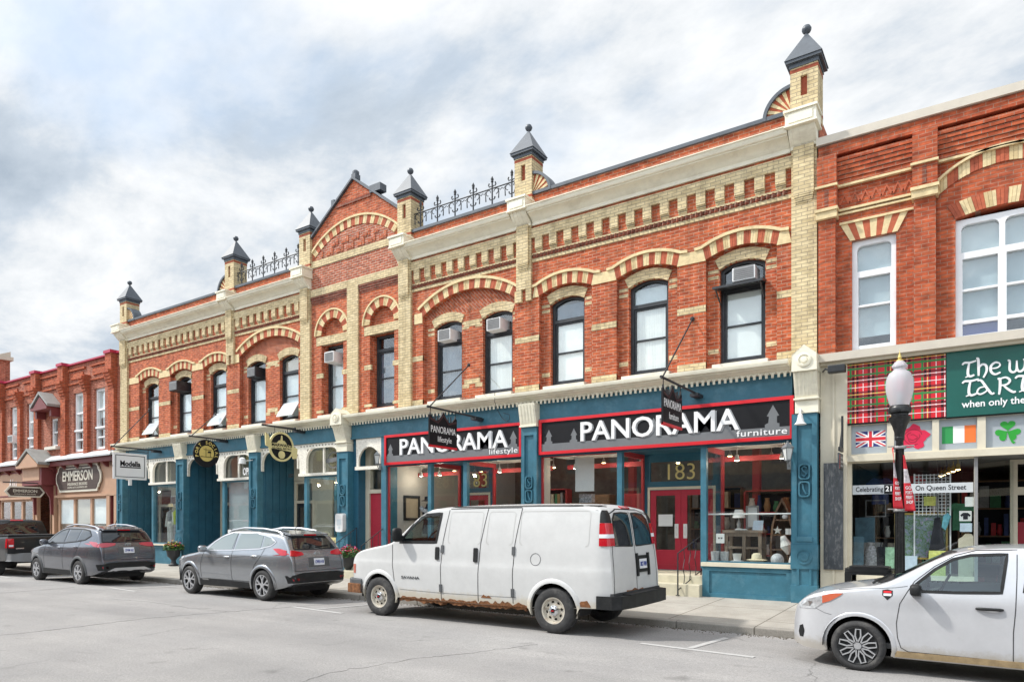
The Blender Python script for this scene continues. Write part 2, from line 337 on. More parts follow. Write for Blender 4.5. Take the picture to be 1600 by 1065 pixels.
class MB:
    def __init__(s): s.v = []; s.f = []; s.m = []; s.cur = 0
    def mat(s, i): s.cur = i; return s
    def add(s, V, F):
        o = len(s.v); s.v += [tuple(v) for v in V]
        for f in F: s.f.append(tuple(i + o for i in f)); s.m.append(s.cur)
        return s
    def box(s, x0, x1, y0, y1, z0, z1):
        V = [(x, y, z) for x in (x0, x1) for y in (y0, y1) for z in (z0, z1)]
        return s.add(V, [(0, 1, 3, 2), (4, 6, 7, 5), (0, 4, 5, 1), (2, 3, 7, 6), (0, 2, 6, 4), (1, 5, 7, 3)])
    def bx(s, u0, u1, v0, v1, d0, d1, fr=FAC):
        V = [fr(u, v, d) for u in (u0, u1) for d in (d0, d1) for v in (v0, v1)]
        return s.add(V, [(0, 1, 3, 2), (4, 6, 7, 5), (0, 4, 5, 1), (2, 3, 7, 6), (0, 2, 6, 4), (1, 5, 7, 3)])
    def hexa(s, V):      # eight corners, same order as box
        return s.add(V, [(0, 1, 3, 2), (4, 6, 7, 5), (0, 4, 5, 1), (2, 3, 7, 6), (0, 2, 6, 4), (1, 5, 7, 3)])
    def plate(s, outer, holes=(), d0=0.0, d1=0.05, fr=FAC):
        loops = [list(outer)] + [list(h) for h in holes]
        V, T = tri2d(loops); n = len(V)
        s.add([fr(x, y, d1) for x, y in V] + [fr(x, y, d0) for x, y in V], [t for t in T] + [tuple(n + i for i in reversed(t)) for t in T])
        for lp in loops:
            k = len(lp)
            s.add([fr(x, y, d1) for x, y in lp] + [fr(x, y, d0) for x, y in lp], [(i, (i + 1) % k, k + (i + 1) % k, k + i) for i in range(k)])
        return s
    def prof(s, P, x0, x1, caps=True):     # profile of (d, z) run along X
        n = len(P)
        V = [(x0, -d, z) for d, z in P] + [(x1, -d, z) for d, z in P]
        F = [(i, (i + 1) % n, n + (i + 1) % n, n + i) for i in range(n)]
        if caps: F += [tuple(range(n)), tuple(range(2 * n - 1, n - 1, -1))]
        return s.add(V, F)
    def tube(s, P, r, n=8, caps=True):
        P = [Vector(p) for p in P]; m = len(P); rr = r if hasattr(r, '__len__') else [r] * m
        V = []; ref = None
        for i, p in enumerate(P):
            t = (P[min(i + 1, m - 1)] - P[max(i - 1, 0)]).normalized()
            if ref is None: ref = Vector((0, 0, 1)) if abs(t.z) < 0.9 else Vector((1, 0, 0))
            a = t.cross(ref)
            if a.length < 1e-6: a = t.orthogonal()
            a.normalize(); b2 = a.cross(t).normalized(); ref = b2
            for k in range(n):
                w = 2 * PI * k / n; V.append(p + (a * math.cos(w) + b2 * math.sin(w)) * rr[i])
        F = [(i * n + k, i * n + (k + 1) % n, (i + 1) * n + (k + 1) % n, (i + 1) * n + k) for i in range(m - 1) for k in range(n)]
        if caps: F += [tuple(range(n - 1, -1, -1)), tuple((m - 1) * n + k for k in range(n))]
        return s.add(V, F)
    def lathe(s, P, c, n=20, axis='z', caps=True, squash=1.0):
        V = []; m = len(P)
        for r, h in P:
            for k in range(n):
                w = 2 * PI * k / n
                a, b2 = r * math.cos(w), r * math.sin(w) * squash
                V.append((c[0] + a, c[1] + b2, c[2] + h) if axis == 'z' else (c[0] + a, c[1] + h, c[2] + b2) if axis == 'y' else (c[0] + h, c[1] + a, c[2] + b2))
        F = [(i * n + k, i * n + (k + 1) % n, (i + 1) * n + (k + 1) % n, (i + 1) * n + k) for i in range(m - 1) for k in range(n)]
        if caps and P[0][0] > 1e-5: F.append(tuple(range(n - 1, -1, -1)))
        if caps and P[-1][0] > 1e-5: F.append(tuple((m - 1) * n + k for k in range(n)))
        return s.add(V, F)
    def text(s, body, fr, u, v, d, h=None, w=None, th=0.006, bold=0.0, align='l', shear=0.0, space=1.0, rot=0.0, slope=0.0):
        V, F = text_mesh(body, bold, shear, space)
        xs = [p[0] for p in V]; ys = [p[1] for p in V]
        x0, x1, y1 = min(xs), max(xs), max(ys)
        y0 = 0.0 if max(ys) > 0.2 else min(ys)
        sy = h / (y1 - y0) if h else w / (x1 - x0)
        sx = w / (x1 - x0) if w else sy
        off = 0 if align == 'l' else -(x1 - x0) * sx / 2 if align == 'c' else -(x1 - x0) * sx
        ca, sa = math.cos(rot), math.sin(rot)
        W = []
        for x, y, z in V:
            a, b2 = (x - x0) * sx + off, (y - y0) * sy
            W.append(fr(u + a * ca - b2 * sa, v + a * sa + b2 * ca + slope * a, d + th * (z / 0.05 + 1) / 2))
        return s.add(W, F)
    def ribbon(s, P, w, d0, d1, fr=FAC):   # flat stroke of given width(s)
        n = len(P); ww = w if hasattr(w, '__len__') else [w] * n
        Lp, Rp = [], []
        for i, (x, y) in enumerate(P):
            a = P[max(i - 1, 0)]; b2 = P[min(i + 1, n - 1)]
            tx, ty = b2[0] - a[0], b2[1] - a[1]; l = math.hypot(tx, ty) or 1
            nx, ny = -ty / l * ww[i] / 2, tx / l * ww[i] / 2
            Lp.append((x + nx, y + ny)); Rp.append((x - nx, y - ny))
        V = []
        for a, b2 in zip(Lp, Rp):
            V += [fr(a[0], a[1], d0), fr(b2[0], b2[1], d0), fr(b2[0], b2[1], d1), fr(a[0], a[1], d1)]
        F = []
        for i in range(n - 1):
            o = 4 * i
            for k in range(4): F.append((o + k, o + (k + 1) % 4, o + 4 + (k + 1) % 4, o + 4 + k))
        F += [(3, 2, 1, 0), (4 * n - 4, 4 * n - 3, 4 * n - 2, 4 * n - 1)]
        return s.add(V, F)
    def build(s, name, mats, parent=None, smooth=None, bevel=0.0, doubles=True):
        mats = mats if isinstance(mats, (list, tuple)) else [mats]
        off = Vector((0, 0, 0)); p = parent
        while p is not None: off += p.location; p = p.parent
        me = bpy.data.meshes.new(name)
        me.from_pydata([tuple(Vector(v) - off) for v in s.v], [], s.f)
        me.polygons.foreach_set('material_index', s.m)
        for mm in mats: me.materials.append(M[mm])
        bm = bmesh.new(); bm.from_mesh(me)
        if doubles: bmesh.ops.remove_doubles(bm, verts=bm.verts, dist=2e-5)
        if bevel:
            ed = [e for e in bm.edges if len(e.link_faces) == 2 and e.calc_face_angle(0) > 0.6]
            bmesh.ops.bevel(bm, geom=ed, offset=bevel, segments=2, affect='EDGES', profile=0.6, clamp_overlap=True)
        bmesh.ops.recalc_face_normals(bm, faces=bm.faces)
        bm.to_mesh(me); bm.free()
        if smooth is not None:
            me.polygons.foreach_set('use_smooth', [True] * len(me.polygons)); me.set_sharp_from_angle(angle=R(smooth))
        o = bpy.data.objects.new(name, me); COL.objects.link(o)
        if parent is not None: o.parent = parent
        return o
def thing(name, label, cat, loc=(0, 0, 0), group=None):
    o = bpy.data.objects.new(name, None); COL.objects.link(o); o.location = loc
    o.empty_display_size = 0.2
    o['label'] = label; o['category'] = cat
    if group: o['group'] = group
    return o
def tag(o, label, cat, group=None):
    o['label'] = label; o['category'] = cat
    if group: o['group'] = group
    return o
def struct(o, kind='structure'):
    o['kind'] = kind; return o
def rect(u0, u1, v0, v1): return [(u0, v0), (u1, v0), (u1, v1), (u0, v1)]
def arc(cx, cz, r, a0, a1, n=16): return [(cx + r * math.cos(a0 + (a1 - a0) * i / n), cz + r * math.sin(a0 + (a1 - a0) * i / n)) for i in range(n + 1)]
def segarc(u0, u1, zs, rise, n=16):
    """circular segment from (u0,zs) over crown zs+rise to (u1,zs)"""
    h = (u1 - u0) / 2; r = (h * h + rise * rise) / (2 * rise); cz = zs + rise - r; cx = (u0 + u1) / 2
    a0 = math.atan2(zs - cz, -h); a1 = math.atan2(zs - cz, h)
    return [(cx + r * math.cos(a0 + (a1 - a0) * i / n), cz + r * math.sin(a0 + (a1 - a0) * i / n)) for i in range(n + 1)], (cx, cz, r, a0, a1)
def arched(u0, u1, z0, zs, rise, n=14):
    a, _ = segarc(u0, u1, zs, rise, n)
    return [(u0, z0)] + a + [(u1, z0)]
def roundrect(u0, u1, v0, v1, r, n=5):
    P = []
    for cx, cy, a in ((u1 - r, v0 + r, -PI / 2), (u1 - r, v1 - r, 0), (u0 + r, v1 - r, PI / 2), (u0 + r, v0 + r, PI)):
        P += arc(cx, cy, r, a, a + PI / 2, n)
    return P
# ------------------------------------------------------------------ ground
def asphalt():
    m, nt, N, L, b = new_mat('asphalt')
    g = nd(N, 'ShaderNodeNewGeometry'); P = g.outputs['Position']
    def noise(sc, det=6, ro=0.6, vec=P):
        n = nd(N, 'ShaderNodeTexNoise'); n.inputs['Scale'].default_value = sc; n.inputs['Detail'].default_value = det; n.inputs['Roughness'].default_value = ro
        L.new(vec, n.inputs['Vector']); return n.outputs['Fac']
    def ramp(src, p0, p1, c0, c1):
        r = nd(N, 'ShaderNodeValToRGB'); e = r.color_ramp.elements; e[0].position, e[1].position = p0, p1
        e[0].color, e[1].color = tuple(c0) + (1,), tuple(c1) + (1,); L.new(src, r.inputs[0]); return r.outputs[0]
    def mix(f, a, c, mode='MIX'):
        x = nd(N, 'ShaderNodeMixRGB', blend_type=mode)
        if hasattr(f, 'is_linked') or not isinstance(f, (int, float)): L.new(f, x.inputs[0])
        else: x.inputs[0].default_value = f
        L.new(a, x.inputs[1])
        if isinstance(c, tuple): x.inputs[2].default_value = c + (1,)
        else: L.new(c, x.inputs[2])
        return x.outputs[0]
    st = nd(N, 'ShaderNodeMapping'); st.inputs['Scale'].default_value = (0.12, 0.9, 1); L.new(P, st.inputs[0])
    base = ramp(noise(1.0, 5, 0.6, st.outputs[0]), 0.32, 0.68, (0.27, 0.265, 0.26), (0.335, 0.328, 0.32))
    c = mix(1.0, base, ramp(noise(0.45, 7, 0.65), 0.3, 0.7, (0.84, 0.84, 0.85), (1.08, 1.07, 1.06)), 'MULTIPLY')
    c = mix(1.0, c, ramp(noise(160, 3, 0.7), 0.3, 0.7, (0.62, 0.62, 0.63), (1.32, 1.31, 1.3)), 'MULTIPLY')
    c = mix(1.0, c, ramp(noise(38, 4, 0.75), 0.28, 0.62, (0.70, 0.70, 0.70), (1.08, 1.08, 1.08)), 'MULTIPLY')
    c = mix(ramp(noise(0.16, 3, 0.5), 0.56, 0.575, (0, 0, 0), (0.16, 0.16, 0.16)), c, (0.17, 0.168, 0.165))     # old patch repairs
    # cracks: thin lines of a warped cell pattern
    vo = nd(N, 'ShaderNodeTexVoronoi', feature='DISTANCE_TO_EDGE'); vo.inputs['Scale'].default_value = 0.13
    wn_ = nd(N, 'ShaderNodeTexNoise'); wn_.inputs['Scale'].default_value = 1.3; wn_.inputs['Detail'].default_value = 6; L.new(P, wn_.inputs['Vector'])
    wm = nd(N, 'ShaderNodeVectorMath', operation='MULTIPLY_ADD'); wm.inputs[1].default_value = (0.9, 0.9, 0); L.new(wn_.outputs['Color'], wm.inputs[0]); L.new(P, wm.inputs[2])
    L.new(wm.outputs[0], vo.inputs['Vector'])
    lt = ramp(vo.outputs['Distance'], 0.0011, 0.0024, (1, 1, 1), (0, 0, 0))
    br = ramp(noise(0.8, 4, 0.6), 0.46, 0.60, (0, 0, 0), (0.75, 0.75, 0.75))
    cf = mix(1.0, lt, br, 'MULTIPLY')
    c = mix(cf, c, (0.12, 0.118, 0.115))
    # oil and tar spots
    sp_ = ramp(noise(1.9, 3, 0.4), 0.66, 0.76, (0, 0, 0), (0.42, 0.42, 0.42))
    c = mix(sp_, c, (0.09, 0.087, 0.083))
    L.new(c, b.inputs['Base Color']); b.inputs['Roughness'].default_value = 0.86; b.inputs['Specular IOR Level'].default_value = 0.3
    bp = nd(N, 'ShaderNodeBump'); bp.inputs['Strength'].default_value = 0.35; bp.inputs['Distance'].default_value = 0.006
    L.new(noise(120, 3), bp.inputs['Height']); L.new(bp.outputs[0], b.inputs['Normal'])
asphalt()
def concrete(name, c0, c1, joints):
    m, nt, N, L, b = new_mat(name)
    g = nd(N, 'ShaderNodeNewGeometry'); P = g.outputs['Position']
    n = nd(N, 'ShaderNodeTexNoise'); n.inputs['Scale'].default_value = 1.6; n.inputs['Detail'].default_value = 9; n.inputs['Roughness'].default_value = 0.7; L.new(P, n.inputs['Vector'])
    r = nd(N, 'ShaderNodeValToRGB'); e = r.color_ramp.elements; e[0].position, e[1].position = 0.3, 0.7; e[0].color, e[1].color = c0 + (1,), c1 + (1,); L.new(n.outputs['Fac'], r.inputs[0])
    col = r.outputs[0]
    bt = nd(N, 'ShaderNodeTexBrick'); bt.offset = 0.0; bt.inputs['Scale'].default_value = 1; bt.inputs['Brick Width'].default_value = joints[0]; bt.inputs['Row Height'].default_value = joints[1]
    bt.inputs['Mortar Size'].default_value = 0.012; bt.inputs['Color1'].default_value = (1, 1, 1, 1); bt.inputs['Color2'].default_value = (0.88, 0.87, 0.86, 1); bt.inputs['Mortar'].default_value = (0.35, 0.33, 0.3, 1)
    L.new(P, bt.inputs['Vector'])
    mx = nd(N, 'ShaderNodeMixRGB', blend_type='MULTIPLY'); mx.inputs[0].default_value = 1; L.new(col, mx.inputs[1]); L.new(bt.outputs['Color'], mx.inputs[2])
    n2 = nd(N, 'ShaderNodeTexNoise'); n2.inputs['Scale'].default_value = 70; n2.inputs['Detail'].default_value = 3; L.new(P, n2.inputs['Vector'])
    r2 = nd(N, 'ShaderNodeMapRange'); r2.inputs[1].default_value = 0.3; r2.inputs[2].default_value = 0.7; r2.inputs[3].default_value = 0.82; r2.inputs[4].default_value = 1.12; L.new(n2.outputs['Fac'], r2.inputs[0])
    m2 = nd(N, 'ShaderNodeMixRGB', blend_type='MULTIPLY'); m2.inputs[0].default_value = 1; L.new(mx.outputs[0], m2.inputs[1]); L.new(r2.outputs[0], m2.inputs[2])
    L.new(m2.outputs[0], b.inputs['Base Color']); b.inputs['Roughness'].default_value = 0.85
concrete('sidewalk_concrete', (0.32, 0.30, 0.265), (0.46, 0.435, 0.39), (1.55, 1.45))
concrete('kerb_concrete', (0.24, 0.225, 0.20), (0.36, 0.34, 0.305), (3.1, 9.0))
pm('earth', (0.16, 0.14, 0.11), 0.95, var=0.2, scale=0.5)
pm('line_paint', (0.44, 0.436, 0.428), 0.7, var=0.25, scale=9, dirt=(0.30, 0.295, 0.29), dirt_amt=1.0, dirt_scale=9)
pm('gutter_dirt', (0.10, 0.085, 0.065), 0.95, var=0.45, scale=22, bump=0.6)

KY = -3.62        # kerb face
def road_z(y):
    pts = [(-24, 0.0), (-19.5, -0.03), (-14, 0.03), (-9, 0.03), (-5.7, 0.0), (-3.6, -0.055)]
    for (a, za), (b2, zb) in zip(pts, pts[1:]):
        if a <= y <= b2: return za + (zb - za) * (y - a) / (b2 - a)
    return 0.0
mb = MB(); mb.box(-2500, 2500, -2500, 2500, -0.6, -0.5); struct(mb.build('ground', 'earth'))
mb = MB()
ys = [-19.5, -17, -14, -11.5, -9, -7.3, -5.7, -4.6, KY]
xs = [-160, -60, -30, -20, -10, 0, 15, 50, 120]
V = [(x, y, road_z(y)) for x in xs for y in ys]; n = len(ys)
mb.add(V, [(i * n + j, (i + 1) * n + j, (i + 1) * n + j + 1, i * n + j + 1) for i in range(len(xs) - 1) for j in range(n - 1)])
struct(mb.build('road', 'asphalt', smooth=60))
mb = MB()
mb.hexa([(x, y, z) for x in (-160, 120) for y, zz in ((KY + 0.16, (-0.5, 0.075)), (0.6, (-0.5, 0.172))) for z in zz])
struct(mb.build('sidewalk', 'sidewalk_concrete'))
mb = MB(); x = -160
while x < 120:
    L_ = 3.05
    mb.hexa([(xx, y, z) for xx in (x, x + L_ - 0.012) for y, zz in ((KY, (-0.5, 0.068)), (KY + 0.16, (-0.5, 0.078))) for z in zz]); x += L_
struct(mb.build('kerb', 'kerb_concrete', bevel=0.02))
mb = MB(); mb.box(-160, 120, -30, -19.5, -0.5, 0.08); struct(mb.build('far_sidewalk', 'sidewalk_concrete'))
# parking bay marks, worn T shapes
mb = MB()
for cx in (-3.35, -11.35, -19.2, -27.0):
    P = [(cx - 0.85, -5.74), (cx - 0.2, -5.80), (cx + 0.45, -5.86), (cx + 0.85, -5.90)]
    mb.ribbon(P, 0.10, 0, 0.004, fr=lambda u, v, d: (u, v, road_z(v) + 0.004 + d))
    mb.ribbon([(cx - 0.1, -5.72), (cx - 0.05, -5.0), (cx, -4.3)], 0.10, 0, 0.004, fr=lambda u, v, d: (u, v, road_z(v) + 0.004 + d))
struct(mb.build('road_marking', 'line_paint'))
# long open cracks across the carriageway
mb = MB()
def crack(P, w, seed):
    r2 = random.Random(seed); Q = []
    for (a, b2), (c, d) in zip(P, P[1:]):
        n_ = max(2, int(math.hypot(c - a, d - b2) / 0.09))
        for i in range(n_): t = i / n_; Q.append((a + (c - a) * t + r2.gauss(0, 0.022), b2 + (d - b2) * t + r2.gauss(0, 0.022)))
    ws = [0.5 * w * r2.uniform(0.1, 1.0) * (0.25 + abs(math.sin(i * 0.21 + seed))) for i in range(len(Q))]
    mb.ribbon(Q, ws, 0, 0.002, fr=lambda u, v, d: (u, v, road_z(v) + 0.0025 + d))
crack([(-12.9, -11.6), (-12.75, -10.2), (-12.85, -8.6), (-12.6, -7.3), (-12.3, -6.1), (-12.0, -4.2)], 0.030, 1)
crack([(-6.2, -11.0), (-6.35, -9.8), (-6.1, -8.6), (-5.7, -7.6), (-5.4, -6.6)], 0.016, 2)
crack([(-21.5, -13.0), (-21.2, -10.5), (-20.6, -8.0), (-20.9, -6.2)], 0.024, 3)
crack([(-17.0, -7.2), (-15.5, -7.0), (-13.8, -7.15), (-12.5, -7.05)], 0.014, 4)
crack([(-4.2, -10.4), (-3.3, -9.3), (-2.9, -8.2), (-1.9, -7.4)], 0.012, 5)
crack([(-1.45, -7.3), (-1.55, -6.8), (-1.75, -6.3)], 0.008, 6)
pm('crack_fill', (0.115, 0.113, 0.110), 0.95, var=0.3)
struct(mb.build('road_crack', 'crack_fill'))
# grit lying in the gutter
mb = MB(); rnd = random.Random(3)
for i in range(2600):
    x = rnd.uniform(-26, 3); y = KY - abs(rnd.gauss(0, 0.13)) - 0.005; s_ = rnd.uniform(0.006, 0.022)
    z = road_z(y); a = rnd.uniform(0, 6.28)
    q = [(x + s_ * math.cos(a + k * 2.09), y + s_ * math.sin(a + k * 2.09), z) for k in range(3)] + [(x, y, z + s_ * 0.8)]
    mb.add(q, [(0, 1, 3), (1, 2, 3), (2, 0, 3)])
o = mb.build('gutter_gravel', 'gutter_dirt'); o['kind'] = 'stuff'

# ------------------------------------------------------------------ main block
B = thing('commercial_block', 'long two storey red and cream brick block with pinnacles, central gable and blue shopfronts', 'building', (-16.8, 0, 0.17))
XL, XR = -30.88, -2.76
PIL = dict(P1=(-30.86, -30.3), P2=(-23.18, -22.72), P3=(-18.98, -18.5), P4=(-14.48, -13.99), P5=(-10.22, -9.76), P6=(-3.27, -2.77))
W_E = [-8.78, -6.56, -4.35]; W_A = [-28.67, -26.29, -23.98]
W_D = [-12.72, -10.98]; W_B = [-21.62, -19.83]; W_C = [-17.49, -15.25]
WID = 1.0
Z0, ZS, RISE = 5.36, 7.50, 0.13      # window openings
CX = -16.49                          # middle of the gable
def gable(u): return 12.72 - 0.735 * abs(u - CX)
# outer skin
def one(name, mat_, *a):
    m_ = MB(); m_.bx(*a); return m_.build(name, mat_, B)
arch_holes = []
for c in W_A + W_E: arch_holes.append(arched(c - 0.77, c + 0.77, 5.30, 7.74, 0.17))
D_REC = (-13.58, -10.32); B_REC = (-22.5, -18.98 + 0.02)
B_REC = (-22.46, -19.02)
for a, b2 in (D_REC, B_REC): arch_holes.append(arched(a, b2, 5.30, 7.86, 0.50, 22))
for c in W_C: arch_holes.append(arched(c - 0.52, c + 0.52, 5.34, 7.98, 0.50, 18))
outer = [(XL, 5.1), (XR, 5.1), (XR, 10.42), (P4R := -14.05, 10.42), (-14.05, gable(-14.05) - 0.02), (CX, 12.70), (-18.93, gable(-18.93) - 0.02), (-18.93, 10.42), (XL, 10.42)]
mb = MB(); mb.plate(outer, arch_holes, -0.13, 0.0); mb.build('wall', 'red_brick', B)
# recessed panels with the window openings
def win_open(c, w=WID, z0=Z0, zs=ZS, rise=RISE): return arched(c - w / 2, c + w / 2, z0, zs, rise, 10)
mb = MB()
for c in W_A + W_E: mb.plate(rect(c - 0.85, c + 0.85, 5.2, 8.0), [win_open(c)], -0.38, -0.131)
for (a, b2), ws in ((D_REC, W_D), (B_REC, W_B)):
    mb.plate(rect(a - 0.08, b2 + 0.08, 5.2, 7.78), [win_open(c) for c in ws], -0.38, -0.131)
for c in W_C: mb.plate(rect(c - 0.62, c + 0.62, 5.2, 8.55), [rect(c - 0.46, c + 0.46, 5.40, 7.64)], -0.38, -0.131)
mb.build('recessed_wall', 'red_brick', B)
mb = MB()
for a, b2 in (D_REC, B_REC): one('arch_panel', 'red_brick_weave', a - 0.08, b2 + 0.08, 7.78, 8.45, -0.38, -0.1305)
# body behind: side walls, back wall, roof, floors
mb = MB()
mb.box(XL, XL + 0.3, 0.13, 13, 0.1, 10.3); mb.box(XR - 0.3, XR, 0.13, 13, 0.1, 10.3); mb.box(XL + 0.3, XR - 0.3, 12.7, 13, 0.1, 10.3)
mb.build('side_wall', 'red_brick', B)
mb = MB(); mb.box(XL + 0.3, XR - 0.3, 0.14, 12.7, 9.7, 9.8); mb.build('roof', 'slate_metal', B)
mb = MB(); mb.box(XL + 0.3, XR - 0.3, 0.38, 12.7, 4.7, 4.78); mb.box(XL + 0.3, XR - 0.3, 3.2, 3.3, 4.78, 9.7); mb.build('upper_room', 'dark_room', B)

# voussoir arches -------------------------------------------------
def voussoirs(m_, a_in, a_out, nseg, d0, d1, first=1):
    """alternating wedges between two arcs given as point functions of t in 0..1"""
    for i in range(nseg):
        nb = 3
        for j in range(nb):      # the bricks of one block, each a shade of its own
            t0, t1 = (i + (j + 0.03) / nb) / nseg, (i + (j + 0.97) / nb) / nseg
            P = [a_in(t0), a_in((t0 + t1) / 2), a_in(t1), a_out(t1), a_out((t0 + t1) / 2), a_out(t0)]
            m_.mat((i + first + 1) % 2 + 2 * ((i * 7 + j * 5 + j * j) % 3 == 0)).plate(P, [], d0, d1 - 0.004 * ((i + j) % 3))
def arcfn(u0, u1, zs, rise):
    _, (cx, cz, r, a0, a1) = segarc(u0, u1, zs, rise)
    return lambda t: (cx + r * math.cos(a0 + (a1 - a0) * t), cz + r * math.sin(a0 + (a1 - a0) * t))
VM = ['cream_voussoir', 'red_voussoir', 'cream_voussoir_dark', 'red_voussoir_dark']
def hood(P, w, d, root):
    m_ = MB(); m_.ribbon(P, w, -0.05, d); m_.build('hood_mould', 'cream_voussoir', root)
for ws in (W_A, W_E):
    for c in ws:
        m_ = MB(); voussoirs(m_, arcfn(c - 0.77, c + 0.77, 7.74, 0.17), arcfn(c - 0.83, c + 0.83, 8.0, 0.19), 11, -0.05, 0.02, first=0)
        r_ = m_.build('arch', VM, B)
        P = [(c - 1.02, 7.985)] + [arcfn(c - 0.86, c + 0.86, 8.0, 0.20)(i / 12) for i in range(13)] + [(c + 1.02, 7.985)]
        hood([(x, z + 0.03) for x, z in P], 0.065, 0.055, r_)
    # impost blocks and string between the arches
    es = [(-9.74, ws[0] - 0.77), (ws[0] + 0.77, ws[1] - 0.77), (ws[1] + 0.77, ws[2] - 0.77), (ws[2] + 0.77, -3.28)] if ws is W_E else [(-30.29, ws[0] - 0.77), (ws[0] + 0.77, ws[1] - 0.77), (ws[1] + 0.77, ws[2] - 0.77), (ws[2] + 0.77, -23.19)]
    for u0, u1 in es:
        if u1 - u0 > 0.05:
            m_ = MB(); m_.plate([(u0, 7.72), (u1, 7.72), (u1 - 0.06, 7.985), (u0 + 0.06, 7.985)], [], -0.05, 0.021); m_.build('impost_block', 'cream_voussoir', B)
for a, b2 in (D_REC, B_REC):
    m_ = MB(); voussoirs(m_, arcfn(a, b2, 7.86, 0.50), arcfn(a - 0.14, b2 + 0.14, 8.08, 0.55), 19, -0.05, 0.02, first=0)
    r_ = m_.build('arch', VM, B)
    f = arcfn(a - 0.15, b2 + 0.15, 8.09, 0.56)
    hood([f(i / 24) for i in range(25)], 0.07, 0.055, r_)
    for u0, u1 in ((a - 0.32, a - 0.01), (b2 + 0.01, b2 + 0.12)):
        m_ = MB(); m_.bx(u0, u1, 7.68, 7.98, -0.05, 0.022); m_.build('impost_block', 'cream_voussoir', B)
for c in W_C:
    m_ = MB(); voussoirs(m_, arcfn(c - 0.52, c + 0.52, 7.98, 0.50), arcfn(c - 0.78, c + 0.78, 7.98, 0.76), 11, -0.05, 0.025, first=1)
    r_ = m_.build('arch', VM, B)
    f = arcfn(c - 0.80, c + 0.80, 7.98, 0.79); hood([f(i / 18) for i in range(19)], 0.05, 0.05, r_)
    m_ = MB(); m_.bx(c - 0.76, c + 0.76, 7.655, 7.925, -0.10, 0.012); m_.build('lintel', 'cream_brick', B)
    for s_ in (-1, 1):
        m_ = MB(); m_.bx(c + s_ * 0.61 - 0.15, c + s_ * 0.61 + 0.15, 6.58, 6.74, -0.05, 0.006); m_.bx(c + s_ * 0.61 - 0.15, c + s_ * 0.61 + 0.15, 5.42, 5.52, -0.05, 0.006); m_.build('jamb_band', 'cream_brick', B)
# big gable arch
m_ = MB(); voussoirs(m_, arcfn(CX - 1.78, CX + 1.78, 10.62, 0.62), arcfn(CX - 1.95, CX + 1.95, 10.78, 0.72), 23, -0.05, 0.03)
r_ = m_.build('gable_arch', VM, B)
f = arcfn(CX - 1.97, CX + 1.97, 10.79, 0.74); hood([f(i / 24) for i in range(25)], 0.06, 0.06, r_)
# inner cream arches over each window
for c in W_A + W_E + W_D + W_B:
    mb = MB()
    fi, fo = arcfn(c - WID / 2, c + WID / 2, ZS, RISE), arcfn(c - WID / 2 - 0.1, c + WID / 2 + 0.1, ZS + 0.22, RISE + 0.02)
    mb.plate([fi(i / 8) for i in range(9)] + [fo(1 - i / 8) for i in range(9)], [], -0.2, -0.10)
    wa_ = mb.build('window_arch', 'cream_brick', B)
    for s_ in (-1, 1):        # paired blocks on the jambs
        for zz, hh in ((7.30, 0.075), (7.44, 0.075), (5.62, 0.10)): m_ = MB(); m_.bx(c + s_ * 0.64 - 0.12, c + s_ * 0.64 + 0.12, zz, zz + hh, -0.2, -0.124); m_.build('jamb_band', 'cream_brick', wa_)
# cream blocks on the piers
def blocks(u0, u1):
    one('pier_band', 'cream_brick', u0, u1, 6.58, 6.73, -0.05, 0.006); one('pier_base', 'cream_brick', u0, u1, 5.24, 5.44, -0.05, 0.01)
for ws, ends in ((W_E, (-10.31, -3.28)), (W_A, (-30.29, -22.5))):
    ed = [ends[0]] + [x for c in ws for x in (c - 0.77, c + 0.77)] + [ends[1]]
    for i in range(0, len(ed), 2):
        if ed[i + 1] - ed[i] > 0.08: blocks(ed[i], ed[i + 1])
for u0, u1 in ((-13.98, -13.58), (-19.0, -19.02)):
    if u1 > u0: blocks(u0, u1)
for a, b2, ws in ((D_REC[0], D_REC[1], W_D), (B_REC[0], B_REC[1], W_B)):
    m_ = (ws[0] + ws[1]) / 2
    one('pier_band', 'cream_brick', m_ - 0.28, m_ + 0.28, 7.36, 7.52, -0.2, -0.120); one('pier_band', 'cream_brick', m_ - 0.28, m_ + 0.28, 5.72, 5.86, -0.2, -0.120)

# frieze of corbelled blocks ---------------------------------------
SEC = [(-30.29, -23.19), (-22.71, -18.99), (-13.98, -10.23), (-9.75, -3.28)]
for u0, u1 in SEC:
    mb, ms = MB(), MB()
    mb.bx(u0, u1, 9.28, 9.52, -0.05, 0.075)
    nb = max(1, round((u1 - u0) / 0.43)); st_ = (u1 - u0) / nb
    for i in range(nb):
        a = u0 + st_ * (i + 0.5); w = 0.105
        if i == nb - 1: pass
        mb.bx(a - w, a + w, 8.99, 9.28, -0.05, 0.074)
        for k, (zz, dd) in enumerate(((8.955, 0.05), (8.92, 0.032), (8.885, 0.016))): mb.bx(a - w + 0.003 * k, a + w - 0.003 * k, zz, zz + 0.034, -0.05, dd)
    mb.bx(u0, u1, 8.84, 8.885, -0.05, 0.035)
    mb.bx(u0, u1, 8.655, 8.74, -0.05, 0.03)
    k = u0
    while k < u1 - 0.1:      # sawtooth course
        ms.add([(k, -0.003, 8.74), (k + 0.055, -0.075, 8.74), (k + 0.11, -0.003, 8.74), (k, -0.003, 8.84), (k + 0.055, -0.075, 8.84), (k + 0.11, -0.003, 8.84)], [(0, 1, 4, 3), (1, 2, 5, 4), (0, 2, 1), (3, 4, 5)])
        k += 0.112
    ms.build('sawtooth_course', 'dark_red_brick', mb.build('corbel_frieze', 'cream_brick', B))

